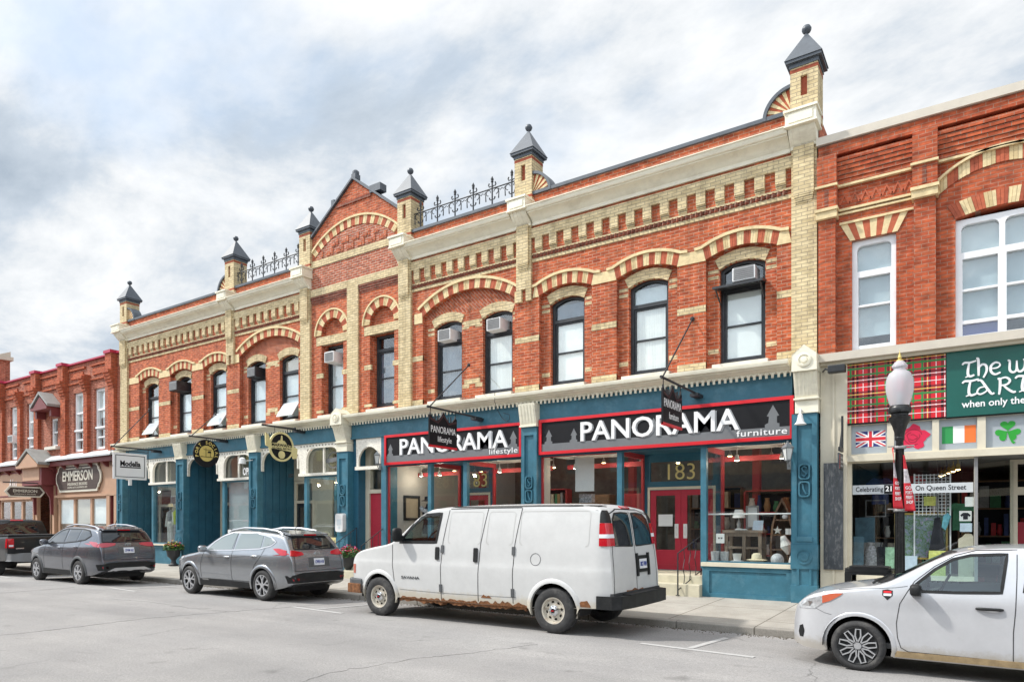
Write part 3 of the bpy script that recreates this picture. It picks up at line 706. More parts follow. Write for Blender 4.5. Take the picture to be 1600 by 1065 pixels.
# pilasters ------------------------------------------------------
for k in ('P1', 'P3', 'P4', 'P6'):
    mb = MB(); u0, u1 = PIL[k]; mb.bx(u0, u1, 5.1, 9.64, -0.05, 0.085); mb.bx(u0 + 0.05, u1 - 0.05, 8.62, 9.64, 0.08, 0.15)
    for i in range(4): mb.bx(u0 + 0.06 + 0.01 * i, u1 - 0.06 - 0.01 * i, 8.62 - 0.04 * (i + 1), 8.62 - 0.04 * i, 0.08, 0.14 - 0.014 * i)
    mb.build('pilaster', 'cream_brick', B)
for k in ('P2', 'P5'):
    mb = MB(); u0, u1 = PIL[k]; mb.bx(u0, u1, 7.98, 9.64, -0.05, 0.085); mb.bx(u0 + 0.05, u1 - 0.05, 8.62, 9.64, 0.08, 0.15)
    for i in range(4): mb.bx(u0 + 0.06 + 0.01 * i, u1 - 0.06 - 0.01 * i, 8.62 - 0.04 * (i + 1), 8.62 - 0.04 * i, 0.08, 0.14 - 0.014 * i)
    for q in (0, 1):
        mb.bx(u0 + 0.30 * q, u0 + 0.16 + 0.30 * q, 7.66, 7.98, -0.05, 0.08)
    mb.build('short_pilaster', 'cream_brick', B)
one('pilaster', 'cream_brick', -16.74, -16.24, 5.1, 9.30, -0.05, 0.06)
one('gable_band', 'cream_brick', -18.49, -14.49, 9.30, 9.53, -0.05, 0.061); one('gable_band', 'cream_brick', -18.49, -14.49, 10.27, 10.49, -0.05, 0.04)
for u0, u1 in ((-18.49, -16.75), (-16.23, -14.49)):
    mb = MB()
    for i in range(4): mb.bx(u0, u1, 9.24 - 0.07 * i, 9.298 - 0.07 * i, -0.02, 0.05 - 0.013 * i)
    mb.build('corbel_course', 'dark_red_brick', B)
mb = MB(); mb.bx(CX - 0.78, CX + 0.78, 11.98, 12.08, -0.02, 0.035)
mb.build('corbel_course', 'dark_red_brick', B)
mb = MB(); mb.bx(-18.49, -14.49, 9.535, 10.265, -0.02, 0.012)
f = arcfn(CX - 1.76, CX + 1.76, 10.62, 0.60); mb.plate([(CX - 1.76, 10.50)] + [f(i / 16) for i in range(17)] + [(CX + 1.76, 10.50)], [], -0.02, 0.010)
mb.build('gable_panel', 'red_brick_pale', B)
mb = MB()
k = CX - 1.5
while k < CX + 1.45:      # basket weave relief in the tympanum
    zt = 10.62 + 0.60 * (1 - ((k - CX) / 1.76) ** 2)
    for j in range(3):
        if 10.55 + j * 0.24 + 0.2 < zt:
            if (j + round((k - CX) / 0.24)) % 2: mb.bx(k, k + 0.2, 10.55 + j * 0.24, 10.63 + j * 0.24, 0.009, 0.03)
            else: mb.bx(k, k + 0.08, 10.55 + j * 0.24, 10.75 + j * 0.24, 0.009, 0.03)
    k += 0.24
mb.build('gable_weave', 'red_brick', B)

# cornice, parapet coping ------------------------------------------
CORN = [(-0.05, 9.60), (0.06, 9.60), (0.07, 9.68), (0.10, 9.70), (0.13, 9.74), (0.19, 9.79), (0.27, 9.825), (0.32, 9.84), (0.32, 9.868), (0.36, 9.872), (0.385, 9.90), (0.40, 9.965), (0.43, 9.97), (0.43, 9.99), (-0.05, 10.06)]
for u0, u1 in ((-30.4, -23.22), (-22.68, -18.96), (-14.01, -10.26), (-9.72, -3.3)):
    mb = MB(); mb.prof(CORN, u0, u1); mb.build('cornice', 'ivory_paint', B, smooth=35)
for u0, u1 in ((-30.3, -18.95), (-14.03, -3.25)): one('coping', 'slate_metal', u0, u1, 10.42, 10.50, -0.18, 0.06)
mb = MB()
for sg in (-1, 1):        # raking coping of the gable with kneeler blocks
    P = [(CX + sg * 1.99, gable(CX + 1.99)), (CX, 12.72)]
    if sg > 0: P = P[::-1]
    mb.plate([P[0], P[1], (P[1][0], P[1][1] + 0.075), (P[0][0], P[0][1] + 0.075)], [], -0.25, 0.08)
    u = CX + sg * 0.92; z = gable(u)
    mb.bx(u - 0.16 if sg > 0 else u - 0.07, u + 0.30 if sg > 0 else u + 0.07, z + 0.02, z + 0.24, -0.22, 0.06)
mb.bx(CX - 0.09, CX + 0.09, 12.74, 12.9, -0.2, 0.02); mb.lathe([(0.09, 0), (0.11, 0.06), (0.11, 0.13), (0.06, 0.18), (0, 0.19)], (CX, 0.09, 12.86), 10)
mb.build('gable_coping', 'slate_metal', B)

# capitals under the pinnacles --------------------------------------
def capital(u0, u1):
    m_ = MB(); e = 0.05
    z = lambda v: v
    m_.hexa([FAC(u, v, d) for u in (u0 - e, u1 + e) for d in (-0.05, 0.44) for v in (9.96, 10.22)])
    m_.bx(u0 - e - 0.03, u1 + e + 0.03, 10.22, 10.27, -0.05, 0.48); m_.bx(u0 - e - 0.02, u1 + e + 0.02, 9.93, 9.965, -0.05, 0.46)
    m_.bx(u0 + 0.02, u1 - 0.02, 10.0, 10.18, 0.435, 0.455)
    P = [(-0.05, 9.60), (0.11, 9.60), (0.12, 9.66), (0.17, 9.69), (0.23, 9.75), (0.30, 9.82), (0.35, 9.88), (0.36, 9.93), (-0.05, 9.93)]
    m_.prof(P, u0 - 0.01, u1 + 0.01)
    for i in range(4):
        a = u0 + 0.05 + i * (u1 - u0 - 0.1) / 3
        m_.prof([(p[0] + 0.012, p[1]) for p in P[1:-1]] + [(0.0, 9.9), (0, 9.62)], a - 0.018, a + 0.018)
    m_.build('capital', 'ivory_paint', B, smooth=30)
for k in PIL: capital(*PIL[k])

# pinnacles, fans, cresting ------------------------------------------
def pinnacle(u0, u1, top):
    cu = (u0 + u1) / 2; w = 0.27; y0, y1 = -0.10, 0.46; cy = (y0 + y1) / 2
    m_ = MB(); zt = top - 0.95
    m_.plate(rect(cu - w, cu + w, 10.2, zt), [rect(cu - 0.065, cu + 0.065, zt - 0.62, zt - 0.2)], 0.02, 0.10)
    m_.box(cu - w, cu + w, -0.02, y1, 10.2, zt)
    root = m_.build('pinnacle', 'cream_brick', B)
    m_ = MB(); m_.box(cu - 0.064, cu + 0.064, -0.021, -0.035, zt - 0.62, zt - 0.2)
    m_.build('slot', 'slot_red', root)
    for zz in (zt - 0.10, 10.36): m_ = MB(); m_.box(cu - w - 0.004, cu + w + 0.004, y0 - 0.004, y1 + 0.004, zz, zz + 0.07); m_.build('red_band', 'slot_red', root)
    m_ = MB(); e = w + 0.02
    m_.box(cu - e, cu + e, y0 - 0.02, y1 + 0.02, zt, zt + 0.09); e = w + 0.08
    m_.box(cu - e, cu + e, y0 - 0.08, y1 + 0.08, zt + 0.09, zt + 0.15)
    hw, hd, za, zb = w + 0.10, (y1 - y0) / 2 + 0.10, zt + 0.15, top - 0.17
    m_.add([(cu - hw, cy - hd, za), (cu + hw, cy - hd, za), (cu + hw, cy + hd, za), (cu - hw, cy + hd, za)] + [(cu + sx * 0.035, cy + sy * 0.035, zb) for sx, sy in ((-1, -1), (1, -1), (1, 1), (-1, 1))],
           [(0, 1, 5, 4), (1, 2, 6, 5), (2, 3, 7, 6), (3, 0, 4, 7), (3, 2, 1, 0), (4, 5, 6, 7)])
    m_.build('cap', 'slate_metal', root)
    m_ = MB(); m_.lathe([(0.035, -0.02), (0.03, 0.03), (0.075, 0.06), (0.098, 0.11), (0.098, 0.135), (0.07, 0.19), (0, 0.2)], (cu, cy, zb), 12)
    m_.build('finial', 'slate_metal', root, smooth=50)
TOPS = dict(P1=12.26, P2=12.43, P3=12.46, P4=12.46, P5=12.41, P6=12.26)
for k in PIL: pinnacle(*PIL[k], TOPS[k])
def fan(u, sg, r=0.58):
    """quarter round brick fan leaning on a pinnacle at u, spreading towards sg"""
    m_ = MB(); z0 = 10.42; pc, pr, pb = MB(), MB(), MB(); n_ = 11
    for i in range(n_):
        a0, a1 = (PI / 2) * i / n_, (PI / 2) * (i + 1) / n_
        P = [(u + sg * 0.06 * math.cos(a0), z0 + 0.06 * math.sin(a0)), (u + sg * r * math.cos(a0), z0 + r * math.sin(a0)), (u + sg * r * math.cos(a1), z0 + r * math.sin(a1)), (u + sg * 0.06 * math.cos(a1), z0 + 0.06 * math.sin(a1))]
        (pc if i % 2 == 0 else pr).plate(P, [], -0.1, 0.0 + 0.012 * (i % 2 == 0))
    root = pc.build('fan_gable', 'cream_voussoir', B); pr.build('red_ray', 'red_voussoir', root)
    P = [(u + sg * r * math.cos(PI / 2 * i / 14), z0 + r * math.sin(PI / 2 * i / 14)) for i in range(15)]
    pb.ribbon(P, 0.07, -0.3, 0.07); pb.build('fan_coping', 'slate_metal', root)
fan(PIL['P6'][0] + 0.02, -1); fan(PIL['P5'][1] - 0.02, 1); fan(PIL['P2'][0] + 0.02, -1); fan(PIL['P1'][0] + 0.50, 1)
def cresting(u0, u1):
    m_ = MB(); y = 0.05
    m_.tube([(u0, y, 10.99), (u1, y, 10.99)], 0.017, 6); m_.tube([(u0, y, 10.53), (u1, y, 10.53)], 0.015, 6)
    n_ = 6; st_ = (u1 - u0) / n_
    for i in range(n_):
        x = u0 + st_ * (i + 0.5)
        m_.tube([(x, y, 10.5), (x, y, 11.22)], 0.021, 6)
        m_.lathe([(0.0, 0.12), (0.035, 0.05), (0.045, 0.02), (0.03, -0.02), (0.04, -0.05), (0, -0.06)], (x, y, 11.22), 8)
        for sg in (-1, 1):
            m_.tube([(x, y, 11.02), (x + sg * 0.05, y, 11.06), (x + sg * 0.10, y, 11.05), (x + sg * 0.125, y, 11.10), (x + sg * 0.10, y, 11.15)], [0.012, 0.014, 0.016, 0.018, 0.02], 5)
            m_.tube([(x, y, 10.70), (x + sg * 0.05, y, 10.68), (x + sg * 0.085, y, 10.71), (x + sg * 0.09, y, 10.75)], [0.012, 0.014, 0.018, 0.022], 5)
            m_.tube([(x + sg * (0.13 + 0.075 * math.cos(w)), y, 10.89 + 0.075 * math.sin(w)) for w in [k * PI / 6 - PI / 2 for k in range(10)]], 0.012, 5)
            m_.tube([(x + sg * 0.20, y, 10.95), (x + sg * 0.225, y, 10.85), (x + sg * 0.215, y, 10.68)], [0.012, 0.013, 0.018], 5)
            m_.tube([(x + sg * 0.20, y, 10.95), (x + sg * 0.27, y, 10.89), (x + sg * st_ / 2, y, 10.93)], 0.011, 5)
    m_.build('cresting', 'iron', B, smooth=40)
cresting(PIL['P4'][1] - 0.05, PIL['P5'][0] + 0.1); cresting(PIL['P2'][1], PIL['P3'][0] + 0.05)

# windows ---------------------------------------------------------
def window(c, w, z0, zs, rise, blind, upper='upper', hopper=False, transom=True, flat=False):
    u0, u1 = c - w / 2 + 0.002, c + w / 2 - 0.002; zt = zs + rise
    tz = zs - 0.46; mz = (z0 + tz) / 2 + 0.02; fw = 0.075
    out_ = arched(u0, u1, z0, zs, rise, 10) if rise > 0 else rect(u0, u1, z0, zs)
    if rise > 0: hol = [arched(u0 + fw, u1 - fw, tz + 0.05, zs - fw * 0.8, rise, 8)]
    else: hol = [rect(u0 + fw, u1 - fw, tz + 0.05, zs - fw)]
    hol.append(rect(u0 + fw, u1 - fw, z0 + 0.09, tz - 0.04))
    m_ = MB(); m_.plate(out_, hol, -0.34, -0.24)
    m_.plate(rect(u0 + fw, u1 - fw, z0 + 0.09, tz - 0.04), [rect(u0 + fw + 0.045, u1 - fw - 0.045, z0 + 0.14, mz - 0.02), rect(u0 + fw + 0.045, u1 - fw - 0.045, mz + 0.02, tz - 0.085)], -0.33, -0.275)
    root = m_.build('window', 'black_frame', B)
    m_ = MB(); m_.plate(arched(u0 + 0.03, u1 - 0.03, z0 + 0.05, zs - 0.03, rise, 8) if rise > 0 else rect(u0 + 0.03, u1 - 0.03, z0 + 0.05, zs - 0.03), [], -0.312, -0.306)
    m_.build('pane', 'upper_glass', root)
    if blind:
        m_ = MB(); m_.bx(u0 + 0.05, u1 - 0.05, z0 + 0.06, tz + 0.0, -0.345, -0.33); m_.build('blind', blind, root)
    if upper and upper != 'upper':
        m_ = MB(); m_.bx(u0 + 0.05, u1 - 0.05, tz + 0.003, zs - 0.02, -0.345, -0.33); m_.build('transom_blind', upper, root)
    if hopper:
        m_ = MB(); zh = z0 + 0.62
        q = lambda v, o: (v, )
        V = []
        for u in (u0 + fw, u1 - fw):
            for d, z in ((-0.27, zh), (-0.235, zh + 0.01), (0.06, z0 + 0.12), (0.09, z0 + 0.135)): V.append((u, -d, z))
        m_.add(V, [(0, 1, 3, 2), (4, 6, 7, 5), (0, 4, 5, 1), (2, 3, 7, 6), (0, 2, 6, 4), (1, 5, 7, 3)])
        m_.build('open_sash', 'hopper_sky_tone', root)
    return root
pm('hopper_sky_tone', (0.55, 0.60, 0.63), 0.15, var=0.08, spec=0.8)  # opaque pale colour stands in for sky reflected in the tilted sash
BL = {W_A[0]: ('lace_curtain', 'upper', True), W_A[1]: ('grey_blind', 'upper', False), W_A[2]: ('grey_blind', 'grey_blind', True),
      W_B[0]: ('grey_blind', 'upper', False), W_B[1]: ('grey_blind', 'lamp_cream', True),
      W_D[0]: ('slate_curtain', 'upper', False), W_D[1]: ('lace_curtain', 'upper', False),
      W_E[0]: ('white_blind', 'slate_curtain', False), W_E[1]: ('lace_curtain', 'grey_blind', False), W_E[2]: ('white_blind', 'upper', False)}
for c, (b_, up, hp) in BL.items(): window(c, WID, Z0, ZS, RISE, b_, up, hp)
window(W_C[0], 0.92, 5.40, 7.64, 0, 'grey_blind'); window(W_C[1], 0.92, 5.40, 7.64, 0, 'slate_curtain')
for c in W_A + W_B + W_C + W_D + W_E:
    mb = MB(); mb.hexa([FAC(c + sx * 0.60, z, d) for sx in (-1, 1) for d, zz in ((-0.3, (5.22, 5.37)), (0.10, (5.22, 5.33))) for z in zz])
    mb.build('sill', 'stone_sill', B)

# air conditioners in the windows (each can be lifted out)
def aircon(c, z, body, lab_, w=0.46, h=0.32, out=0.19, off=0.0):
    r = thing('air_conditioner', lab_, 'air conditioner', (c + off, -0.05, z), 'air conditioners in the upper windows')
    m_ = MB(); m_.box(c + off - w / 2, c + off + w / 2, -out + 0.12, 0.40, z, z + h); m_.build('case', body, r, bevel=0.015)
    m_ = MB(); y = -out + 0.12
    for i in range(7): m_.box(c + off - w / 2 + 0.04, c + off + w / 2 - 0.04, y - 0.012, y + 0.01, z + 0.035 + i * 0.042, z + 0.052 + i * 0.042)
    m_.box(c + off - w / 2 + 0.03, c + off + w / 2 - 0.03, y - 0.003, y + 0.005, z + 0.03, z + h - 0.03)
    m_.build('grille', 'ac_grey' if body != 'black_metal' else 'black_metal', r)
aircon(W_E[2], 7.16, 'ac_white', 'white air conditioner above a dark ledge in the rightmost black framed window', 0.50, 0.30, 0.02, 0.04)
aircon(W_D[1], 7.06, 'ac_white', 'white air conditioner with a pale blind below it, under the big right arch')
aircon(W_D[0], 7.03, 'ac_white', 'white air conditioner in the window left of the hanging lifestyle sign rod', 0.46)
aircon(W_C[0], 7.02, 'ac_white', 'small white air conditioner in the left window under the gable', 0.44, 0.34, 0.26)
aircon(W_B[0], 7.02, 'black_frame', 'dark air conditioner in a window under the big arch left of the gable', 0.48, 0.36, 0.24)
aircon(W_A[1], 7.0, 'black_frame', 'black air conditioner box jutting far out of an upper window at the left end', 0.56, 0.38, 0.46, 0.0)
mb = MB(); mb.hexa([FAC(u, z, d) for u in (W_E[2] - 0.56, W_E[2] + 0.52) for d, zz in ((-0.25, (7.06, 7.12)), (0.20, (6.98, 7.03))) for z in zz])
for sg in (-0.5, 0.46): mb.tube([(W_E[2] + sg, 0.24, 6.7), (W_E[2] + sg, -0.17, 6.99)], 0.018, 5)
mb.build('ledge', 'black_frame', B)
# ------------------------------------------------------------------ blue shopfronts of the main block
SC = [(0.05, 4.955), (0.16, 4.955), (0.17, 4.975), (0.25, 5.0), (0.30, 5.03), (0.40, 5.05), (0.40, 5.075), (0.47, 5.085), (0.49, 5.14), (0.49, 5.17), (0.05, 5.27)]
def shop_cornice(u0, u1):
    m_ = MB(); m_.prof(SC, u0, u1)
    root = m_.build('shop_cornice', 'ivory_paint', B, smooth=30)
    m_ = MB(); n_ = max(4, round((u1 - u0) / 0.125)); st_ = (u1 - u0) / n_
    P = [(u0, 4.985), (u0, 4.865)]
    for i in range(n_):       # scalloped drip board
        a = u0 + i * st_
        P += [(a + 0.25 * st_, 4.865), (a + 0.27 * st_, 4.935), (a + 0.45 * st_, 4.962), (a + 0.65 * st_, 4.962), (a + 0.83 * st_, 4.935), (a + 0.85 * st_, 4.865)]
    P += [(u1, 4.865), (u1, 4.985)]
    m_.plate(P, [], 0.20, 0.225); m_.build('scalloped_board', 'ivory_paint', root)
CAPS = [(-17.0, -16.5), (-3.17, -2.70)]
shop_cornice(-30.9, -17.02); shop_cornice(-16.48, -3.25)
for u0, u1 in ((-30.9, -17.02), (-16.48, -3.25)):
    one('frieze_board', 'blue_paint', u0, u1, 4.44, 4.975, -0.3, 0.10)
    one('frieze_moulding', 'blue_paint', u0, u1, 4.44, 4.50, 0.098, 0.135)
def rosette_capital(u0, u1):
    m_ = MB(); c = (u0 + u1) / 2
    m_.plate([(u0 + 0.0, 4.89), (u1 + 0.0, 4.89), (u1 + 0.0, 5.22), (c, 5.40), (u0 + 0.0, 5.22)], [], 0.0, 0.52)
    m_.hexa([FAC(u, z, d) for u in (u0 + 0.01, u1 - 0.01) for d, zz in ((0.0, (4.36, 4.89)), (None, (4.36, 4.89))) for z, d in ((zz[0], 0.0 if d == 0.0 else 0.28), (zz[1], 0.0 if d == 0.0 else 0.46))])
    m_.bx(u0 - 0.01, u1 + 0.01, 4.33, 4.37, 0.0, 0.33); m_.bx(u0 + 0.01, u1 - 0.01, 4.06, 4.33, 0.0, 0.27)
    for i in range(6):
        a = u0 + 0.05 + i * (u1 - u0 - 0.1) / 5
        m_.hexa([FAC(uu, z, d) for uu in (a - 0.014, a + 0.014) for q in (0, 1) for z, d in ((4.40, 0.27 + 0.025 * q), (4.86, 0.445 + 0.025 * q))])
    root = m_.build('rosette_capital', 'ivory_paint', B, bevel=0.008)
    m_ = MB(); m_.lathe([(0.14, 0), (0.14, -0.025), (0.105, -0.035), (0.10, -0.012), (0.065, -0.012), (0.06, -0.04), (0.0, -0.05)], (c, -0.52, 5.10), 24, 'y'); m_.build('rosette', 'ivory_paint', root, smooth=40)
for q in CAPS: rosette_capital(*q)
def fluted_capital(u0, u1):
    m_ = MB(); m_.hexa([FAC(u, z, d) for u in (u0 - 0.01, u1 + 0.01) for q in (0, 1) for z, d in ((4.34, q * 0.27), (4.90, q * 0.38))])
    m_.bx(u0 - 0.02, u1 + 0.02, 4.30, 4.34, 0, 0.30)
    for i in range(5):
        a = u0 + 0.05 + i * (u1 - u0 - 0.1) / 4
        m_.hexa([FAC(uu, z, d) for uu in (a - 0.016, a + 0.016) for q in (0, 1) for z, d in ((4.40, 0.275 + 0.02 * q), (4.86, 0.365 + 0.02 * q))])
    m_.build('fluted_capital', 'ivory_paint', B)
SHP = [(-30.87, -30.37), (-26.26, -25.72), (-21.58, -21.09), (-17.0, -16.5), (-9.96, -9.48), (-3.23, -2.74)]
for q in (SHP[0], SHP[1], SHP[2], SHP[4]): fluted_capital(*q)
def shop_pilaster(u0, u1, top):
    m_ = MB(); c = (u0 + u1) / 2; w = u1 - u0
    m_.plate(rect(u0, u1, 0.1, top), [rect(u0 + 0.10, u1 - 0.10, 1.42, top - 0.22)], 0.0, 0.235)
    m_.bx(u0 + 0.09, u1 - 0.09, 1.40, top - 0.2, 0.0, 0.185)
    m_.plate(rect(u0 - 0.015, u1 + 0.015, 0.86, 1.36), [], 0.0, 0.262)
    m_.bx(u0 - 0.015, u1 + 0.015, 0.1, 0.52, 0.0, 0.258); m_.bx(u0 + 0.10, u0 + 0.15, 0.52, 0.86, 0.2, 0.262); m_.bx(u1 - 0.15, u1 - 0.10, 0.52, 0.86, 0.2, 0.262)
    m_.bx(u0 + 0.085, u1 - 0.085, 1.42, 1.52, 0.18, 0.25)
    root = m_.build('shop_pilaster', 'blue_paint', B, bevel=0.006)
    m_ = MB()
    m_.lathe([(0.16, 0), (0.16, -0.02), (0.135, -0.02), (0.13, -0.008), (0.095, -0.008), (0.09, -0.025), (0.07, -0.028), (0.03, -0.02), (0.0, -0.03)], (c, -0.262, 1.11), 20, 'y')
    m_.build('ornament', 'blue_paint', root, smooth=30)
    for zc, k in ((2.86, 1), (2.50, 1)):
        m_ = MB()
        P = roundrect(c - 0.115, c + 0.115, zc - 0.165, zc + 0.165, 0.07, 3)
        Q = roundrect(c - 0.085, c + 0.085, zc - 0.135, zc + 0.135, 0.055, 3)
        m_.plate(P, [Q], 0.18, 0.255)
        if zc > 2.7: m_.ribbon([(c + 0.05, 2.93), (c, 2.97), (c - 0.05, 2.93), (c - 0.02, 2.87), (c + 0.04, 2.82), (c, 2.76), (c - 0.05, 2.79)], 0.025, 0.18, 0.235)
        else: m_.ribbon([(c - 0.04, 2.62), (c - 0.02, 2.5), (c + 0.03, 2.40), (c + 0.06, 2.42)], 0.03, 0.18, 0.235)
        m_.build('ornament', 'blue_paint', root)
for q, t in zip(SHP, (4.30, 4.30, 4.30, 4.06, 4.30, 4.06)): shop_pilaster(*q, t)

# interiors: floors, partitions, back walls
mb = MB(); mb.box(XL + 0.3, XR - 0.3, 7.0, 7.1, 0.1, 4.7); mb.box(XL + 0.3, XR - 0.3, 0.3, 7.0, 0.3, 0.42); mb.build('shop_interior', 'shop_wall', B)
mb = MB(); mb.box(XL + 0.3, XR - 0.3, 0.16, 7.0, 4.45, 4.5); mb.build('shop_ceiling', 'lamp_cream', B)
for u in (-25.98, -21.33, -16.75, -15.05, -9.72):
    mb = MB(); mb.box(u - 0.06, u + 0.06, 0.12, 7.0 if u < -10 else 0.75, 0.42, 4.45); mb.build('partition', 'plaster', B)
def shop_pane(u0, u1, z0, z1, y=-0.03, parent=None, mat_='shop_glass', fr=None, name='pane'):
    m_ = MB()
    if fr is None: m_.box(u0, u1, y, y + 0.008, z0, z1)
    else: m_.box(*fr)
    return m_.build(name, mat_, parent)
# three left hand shops: recess on the left, arched window on the right
pm('fret_white', (0.80, 0.77, 0.68), 0.6, var=0.10, scale=14, dirt=(0.36, 0.33, 0.27), dirt_amt=0.8, dirt_scale=26)
def left_shop(r0, r1, w0, w1, idx, z_sill, lower):
    dep = 1.33
    # panelled recess
    m_ = MB(); m_.box(r0 - 0.03, r0 + 0.01, 0.0, dep, 0.2, 4.44)
    n_ = 4
    for i in range(n_):
        ya = 0.10 + i * (dep - 0.15) / n_; yb = ya + (dep - 0.15) / n_ - 0.045
        for za, zb in ((0.35, 2.15), (2.25, 4.4)): m_.box(r0 + 0.005, r0 + 0.035, ya, yb, za, zb)
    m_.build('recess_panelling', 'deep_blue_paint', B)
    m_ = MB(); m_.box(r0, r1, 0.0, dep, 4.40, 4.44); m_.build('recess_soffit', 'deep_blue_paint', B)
    m_ = MB(); m_.box(r0, r1, dep, dep + 0.1, 3.35, 4.4); m_.box(r0 + 1.16, r1, dep, dep + 0.1, 0.3, 3.35); m_.build('recess_back', 'beige_paint', B)
    m_ = MB(); m_.box(r0, r1, 0.0, dep, 0.1, 0.36); m_.build('entrance_step', 'step_concrete', B)
    m_ = MB(); m_.plate(rect(r0 + 0.02, r0 + 1.15, 0.36, 3.34), [rect(r0 + 0.14, r0 + 1.03, 2.62, 3.24), rect(r0 + 0.14, r0 + 1.03, 0.4, 2.52)], -dep - 0.08, -dep)
    rt = m_.build('door_frame', 'beige_paint', B)
    m_ = MB(); m_.plate(rect(r0 + 0.15, r0 + 1.02, 0.38, 2.51), [rect(r0 + 0.28, r0 + 0.89, 1.0, 2.36)], -dep - 0.07, -dep - 0.03); dr = m_.build('door', 'black_frame', rt)
    m_ = MB(); m_.box(r0 + 0.2, r0 + 0.97, dep + 0.045, dep + 0.052, 0.9, 3.22); m_.build('pane', 'shop_glass', rt)
    # fretted arch over the recess
    def fret(u0, u1, zlow, arch_u0, arch_u1, leg):
        P = [(u0, 4.43), (u0, zlow), (arch_u0, zlow)]
        rr = 0.42
        P += [(arch_u0, 3.86)] + [(arch_u0 + rr - rr * math.cos(t * PI / 16), 3.86 + rr * math.sin(t * PI / 16)) for t in range(1, 9)]
        P += [(arch_u1 - rr + rr * math.sin(t * PI / 16), 3.86 + rr * math.cos(t * PI / 16)) for t in range(0, 9)]
        P += [(arch_u1, zlow), (u1, zlow), (u1, 4.43)]
        m2 = MB(); m2.plate(P, [], 0.02, 0.09)
        # raised rim along the arch and fret piercings
        Q = [(arch_u0 - 0.0, zlow)] + P[3:-3] + [(arch_u1, zlow)]
        m2.ribbon([(x + (-0.02 if x < (u0 + u1) / 2 else 0.02), z + 0.015) for x, z in Q], 0.05, 0.085, 0.115)
        rr_ = m2.build('fret_arch', 'fret_white', B)
        m2 = MB()
        for k in range(12):
            t = k / 12; uu = u0 + 0.08 + t * (u1 - u0 - 0.16)
            m2.lathe([(0.028, 0), (0.028, 0.003), (0, 0.004)], (uu, -0.094, 4.36), 8, 'y')
        for sgn, au in ((1, arch_u0), (-1, arch_u1)):
            m2.lathe([(0.05, 0), (0.05, 0.003), (0, 0.004)], (au + sgn * 0.07, -0.094, 4.22), 8, 'y'); m2.lathe([(0.03, 0), (0.03, 0.003), (0, 0.004)], (au + sgn * 0.0, -0.094, 4.09), 8, 'y')
        m2.build('fret_holes', 'beige_dark', rr_)
        return rr_
    fret(r0, r1 - 0.02, 3.62, r0 + 0.09, r1 - 0.12, 1)
    fa = fret(r1 - 0.02, w1, 3.44, w0 + 0.02, w1 - 0.04, 1)
    m_ = MB(); m_.bx(r1, w1, 3.36, 3.45, 0.0, 0.16); m_.bx((w0 + w1) / 2 - 0.03, (w0 + w1) / 2 + 0.03, 3.45, 4.30, 0.01, 0.07); m_.build('transom_bar', 'fret_white', B)
    # shop window
    m_ = MB(); m_.plate(rect(w0 - 0.14, w1, z_sill, 3.38), [rect(w0, w1 - 0.05, z_sill + 0.04, 3.30)], -0.05, 0.06); win = m_.build('shop_window', 'blue_paint', B)
    shop_pane(w0 - 0.02, w1 - 0.02, z_sill + 0.02, 4.3, 0.02, win, 'mirror_glass')
    m_ = MB(); m_.box(w0 - 0.13, w0 - 0.05, 0.06, dep, z_sill, z_sill + 0.05); m_.box(w0 - 0.13, w0 - 0.05, 0.06, dep, 3.3, 3.38); m_.box(w0 - 0.13, w0 - 0.05, dep - 0.1, dep, z_sill, 3.3); m_.build('return_frame', 'blue_paint', win)
    m_ = MB(); m_.box(w0 - 0.10, w0 - 0.093, 0.06, dep, z_sill, 4.4); m_.build('return_pane', 'shop_glass', win)
    m_ = MB(); m_.bx(w0 - 0.18, w1, z_sill - 0.06, z_sill, -0.1, 0.20); m_.build('shop_sill', 'beige_paint', B)
    m_ = MB(); m_.plate(rect(w0 - 0.14, w1, 0.1, z_sill - 0.06), [rect(w0 - 0.02, w1 - 0.12, 0.3, z_sill - 0.18)], 0.0, 0.12); m_.bx(w0 - 0.1, w1 - 0.04, 0.2, z_sill - 0.1, 0.0, 0.09); m_.build('bulkhead', 'blue_paint', B)
    m_ = MB(); m_.box(w0 - 0.13, w0 - 0.03, 0.06, dep, 0.1, z_sill); m_.build('recess_bulkhead', 'deep_blue_paint', B)
    m_ = MB(); m_.box(w0 - 0.1, w1, 0.05, 1.5, z_sill - 0.25, z_sill - 0.02); m_.build('display_floor', 'wood_brown', B)
pm('beige_dark', (0.20, 0.17, 0.13), 0.8)
left_shop(-30.37, -28.42, -28.22, -26.26, 0, 0.95, None)
left_shop(-25.72, -23.62, -23.30, -21.58, 1, 0.95, None)
left_shop(-21.09, -18.98, -18.66, -17.0, 2, 0.80, None)
for xx, yy in ((-26.6, 0.75), (-27.4, 0.75), (-17.6, 0.9), (-18.3, 0.9)):
    m_ = MB(); m_.tube([(xx, yy, 4.44), (xx, yy, 3.30)], 0.010, 6); m_.lathe([(0.03, 0.12), (0.065, 0.0), (0.055, 0.0)], (xx, yy, 3.2), 10); sp_ = m_.build('spot_lamp', 'ac_white', B, smooth=40)
    m_ = MB(); m_.lathe([(0, 0.0), (0.05, 0.0), (0.045, -0.02), (0, -0.03)], (xx, yy, 3.2), 10); m_.build('bulb', 'warm_bulb', sp_)
    ld = bpy.data.lights.new('spot_lamp', 'POINT'); ld.energy = 9; ld.color = (1.0, 0.88, 0.72); ld.shadow_soft_size = 0.05; lo = bpy.data.objects.new('lamp_light', ld); COL.objects.link(lo); lo.location = (xx, yy, 3.12)
# blind and signs in the second and third shop
one('roller_blind', 'grey_blind', -23.25, -21.65, 1.60, 3.3, -0.12, -0.10)
one('blind_rail', 'white_frame', -23.25, -21.65, 1.56, 1.60, -0.13, -0.095)

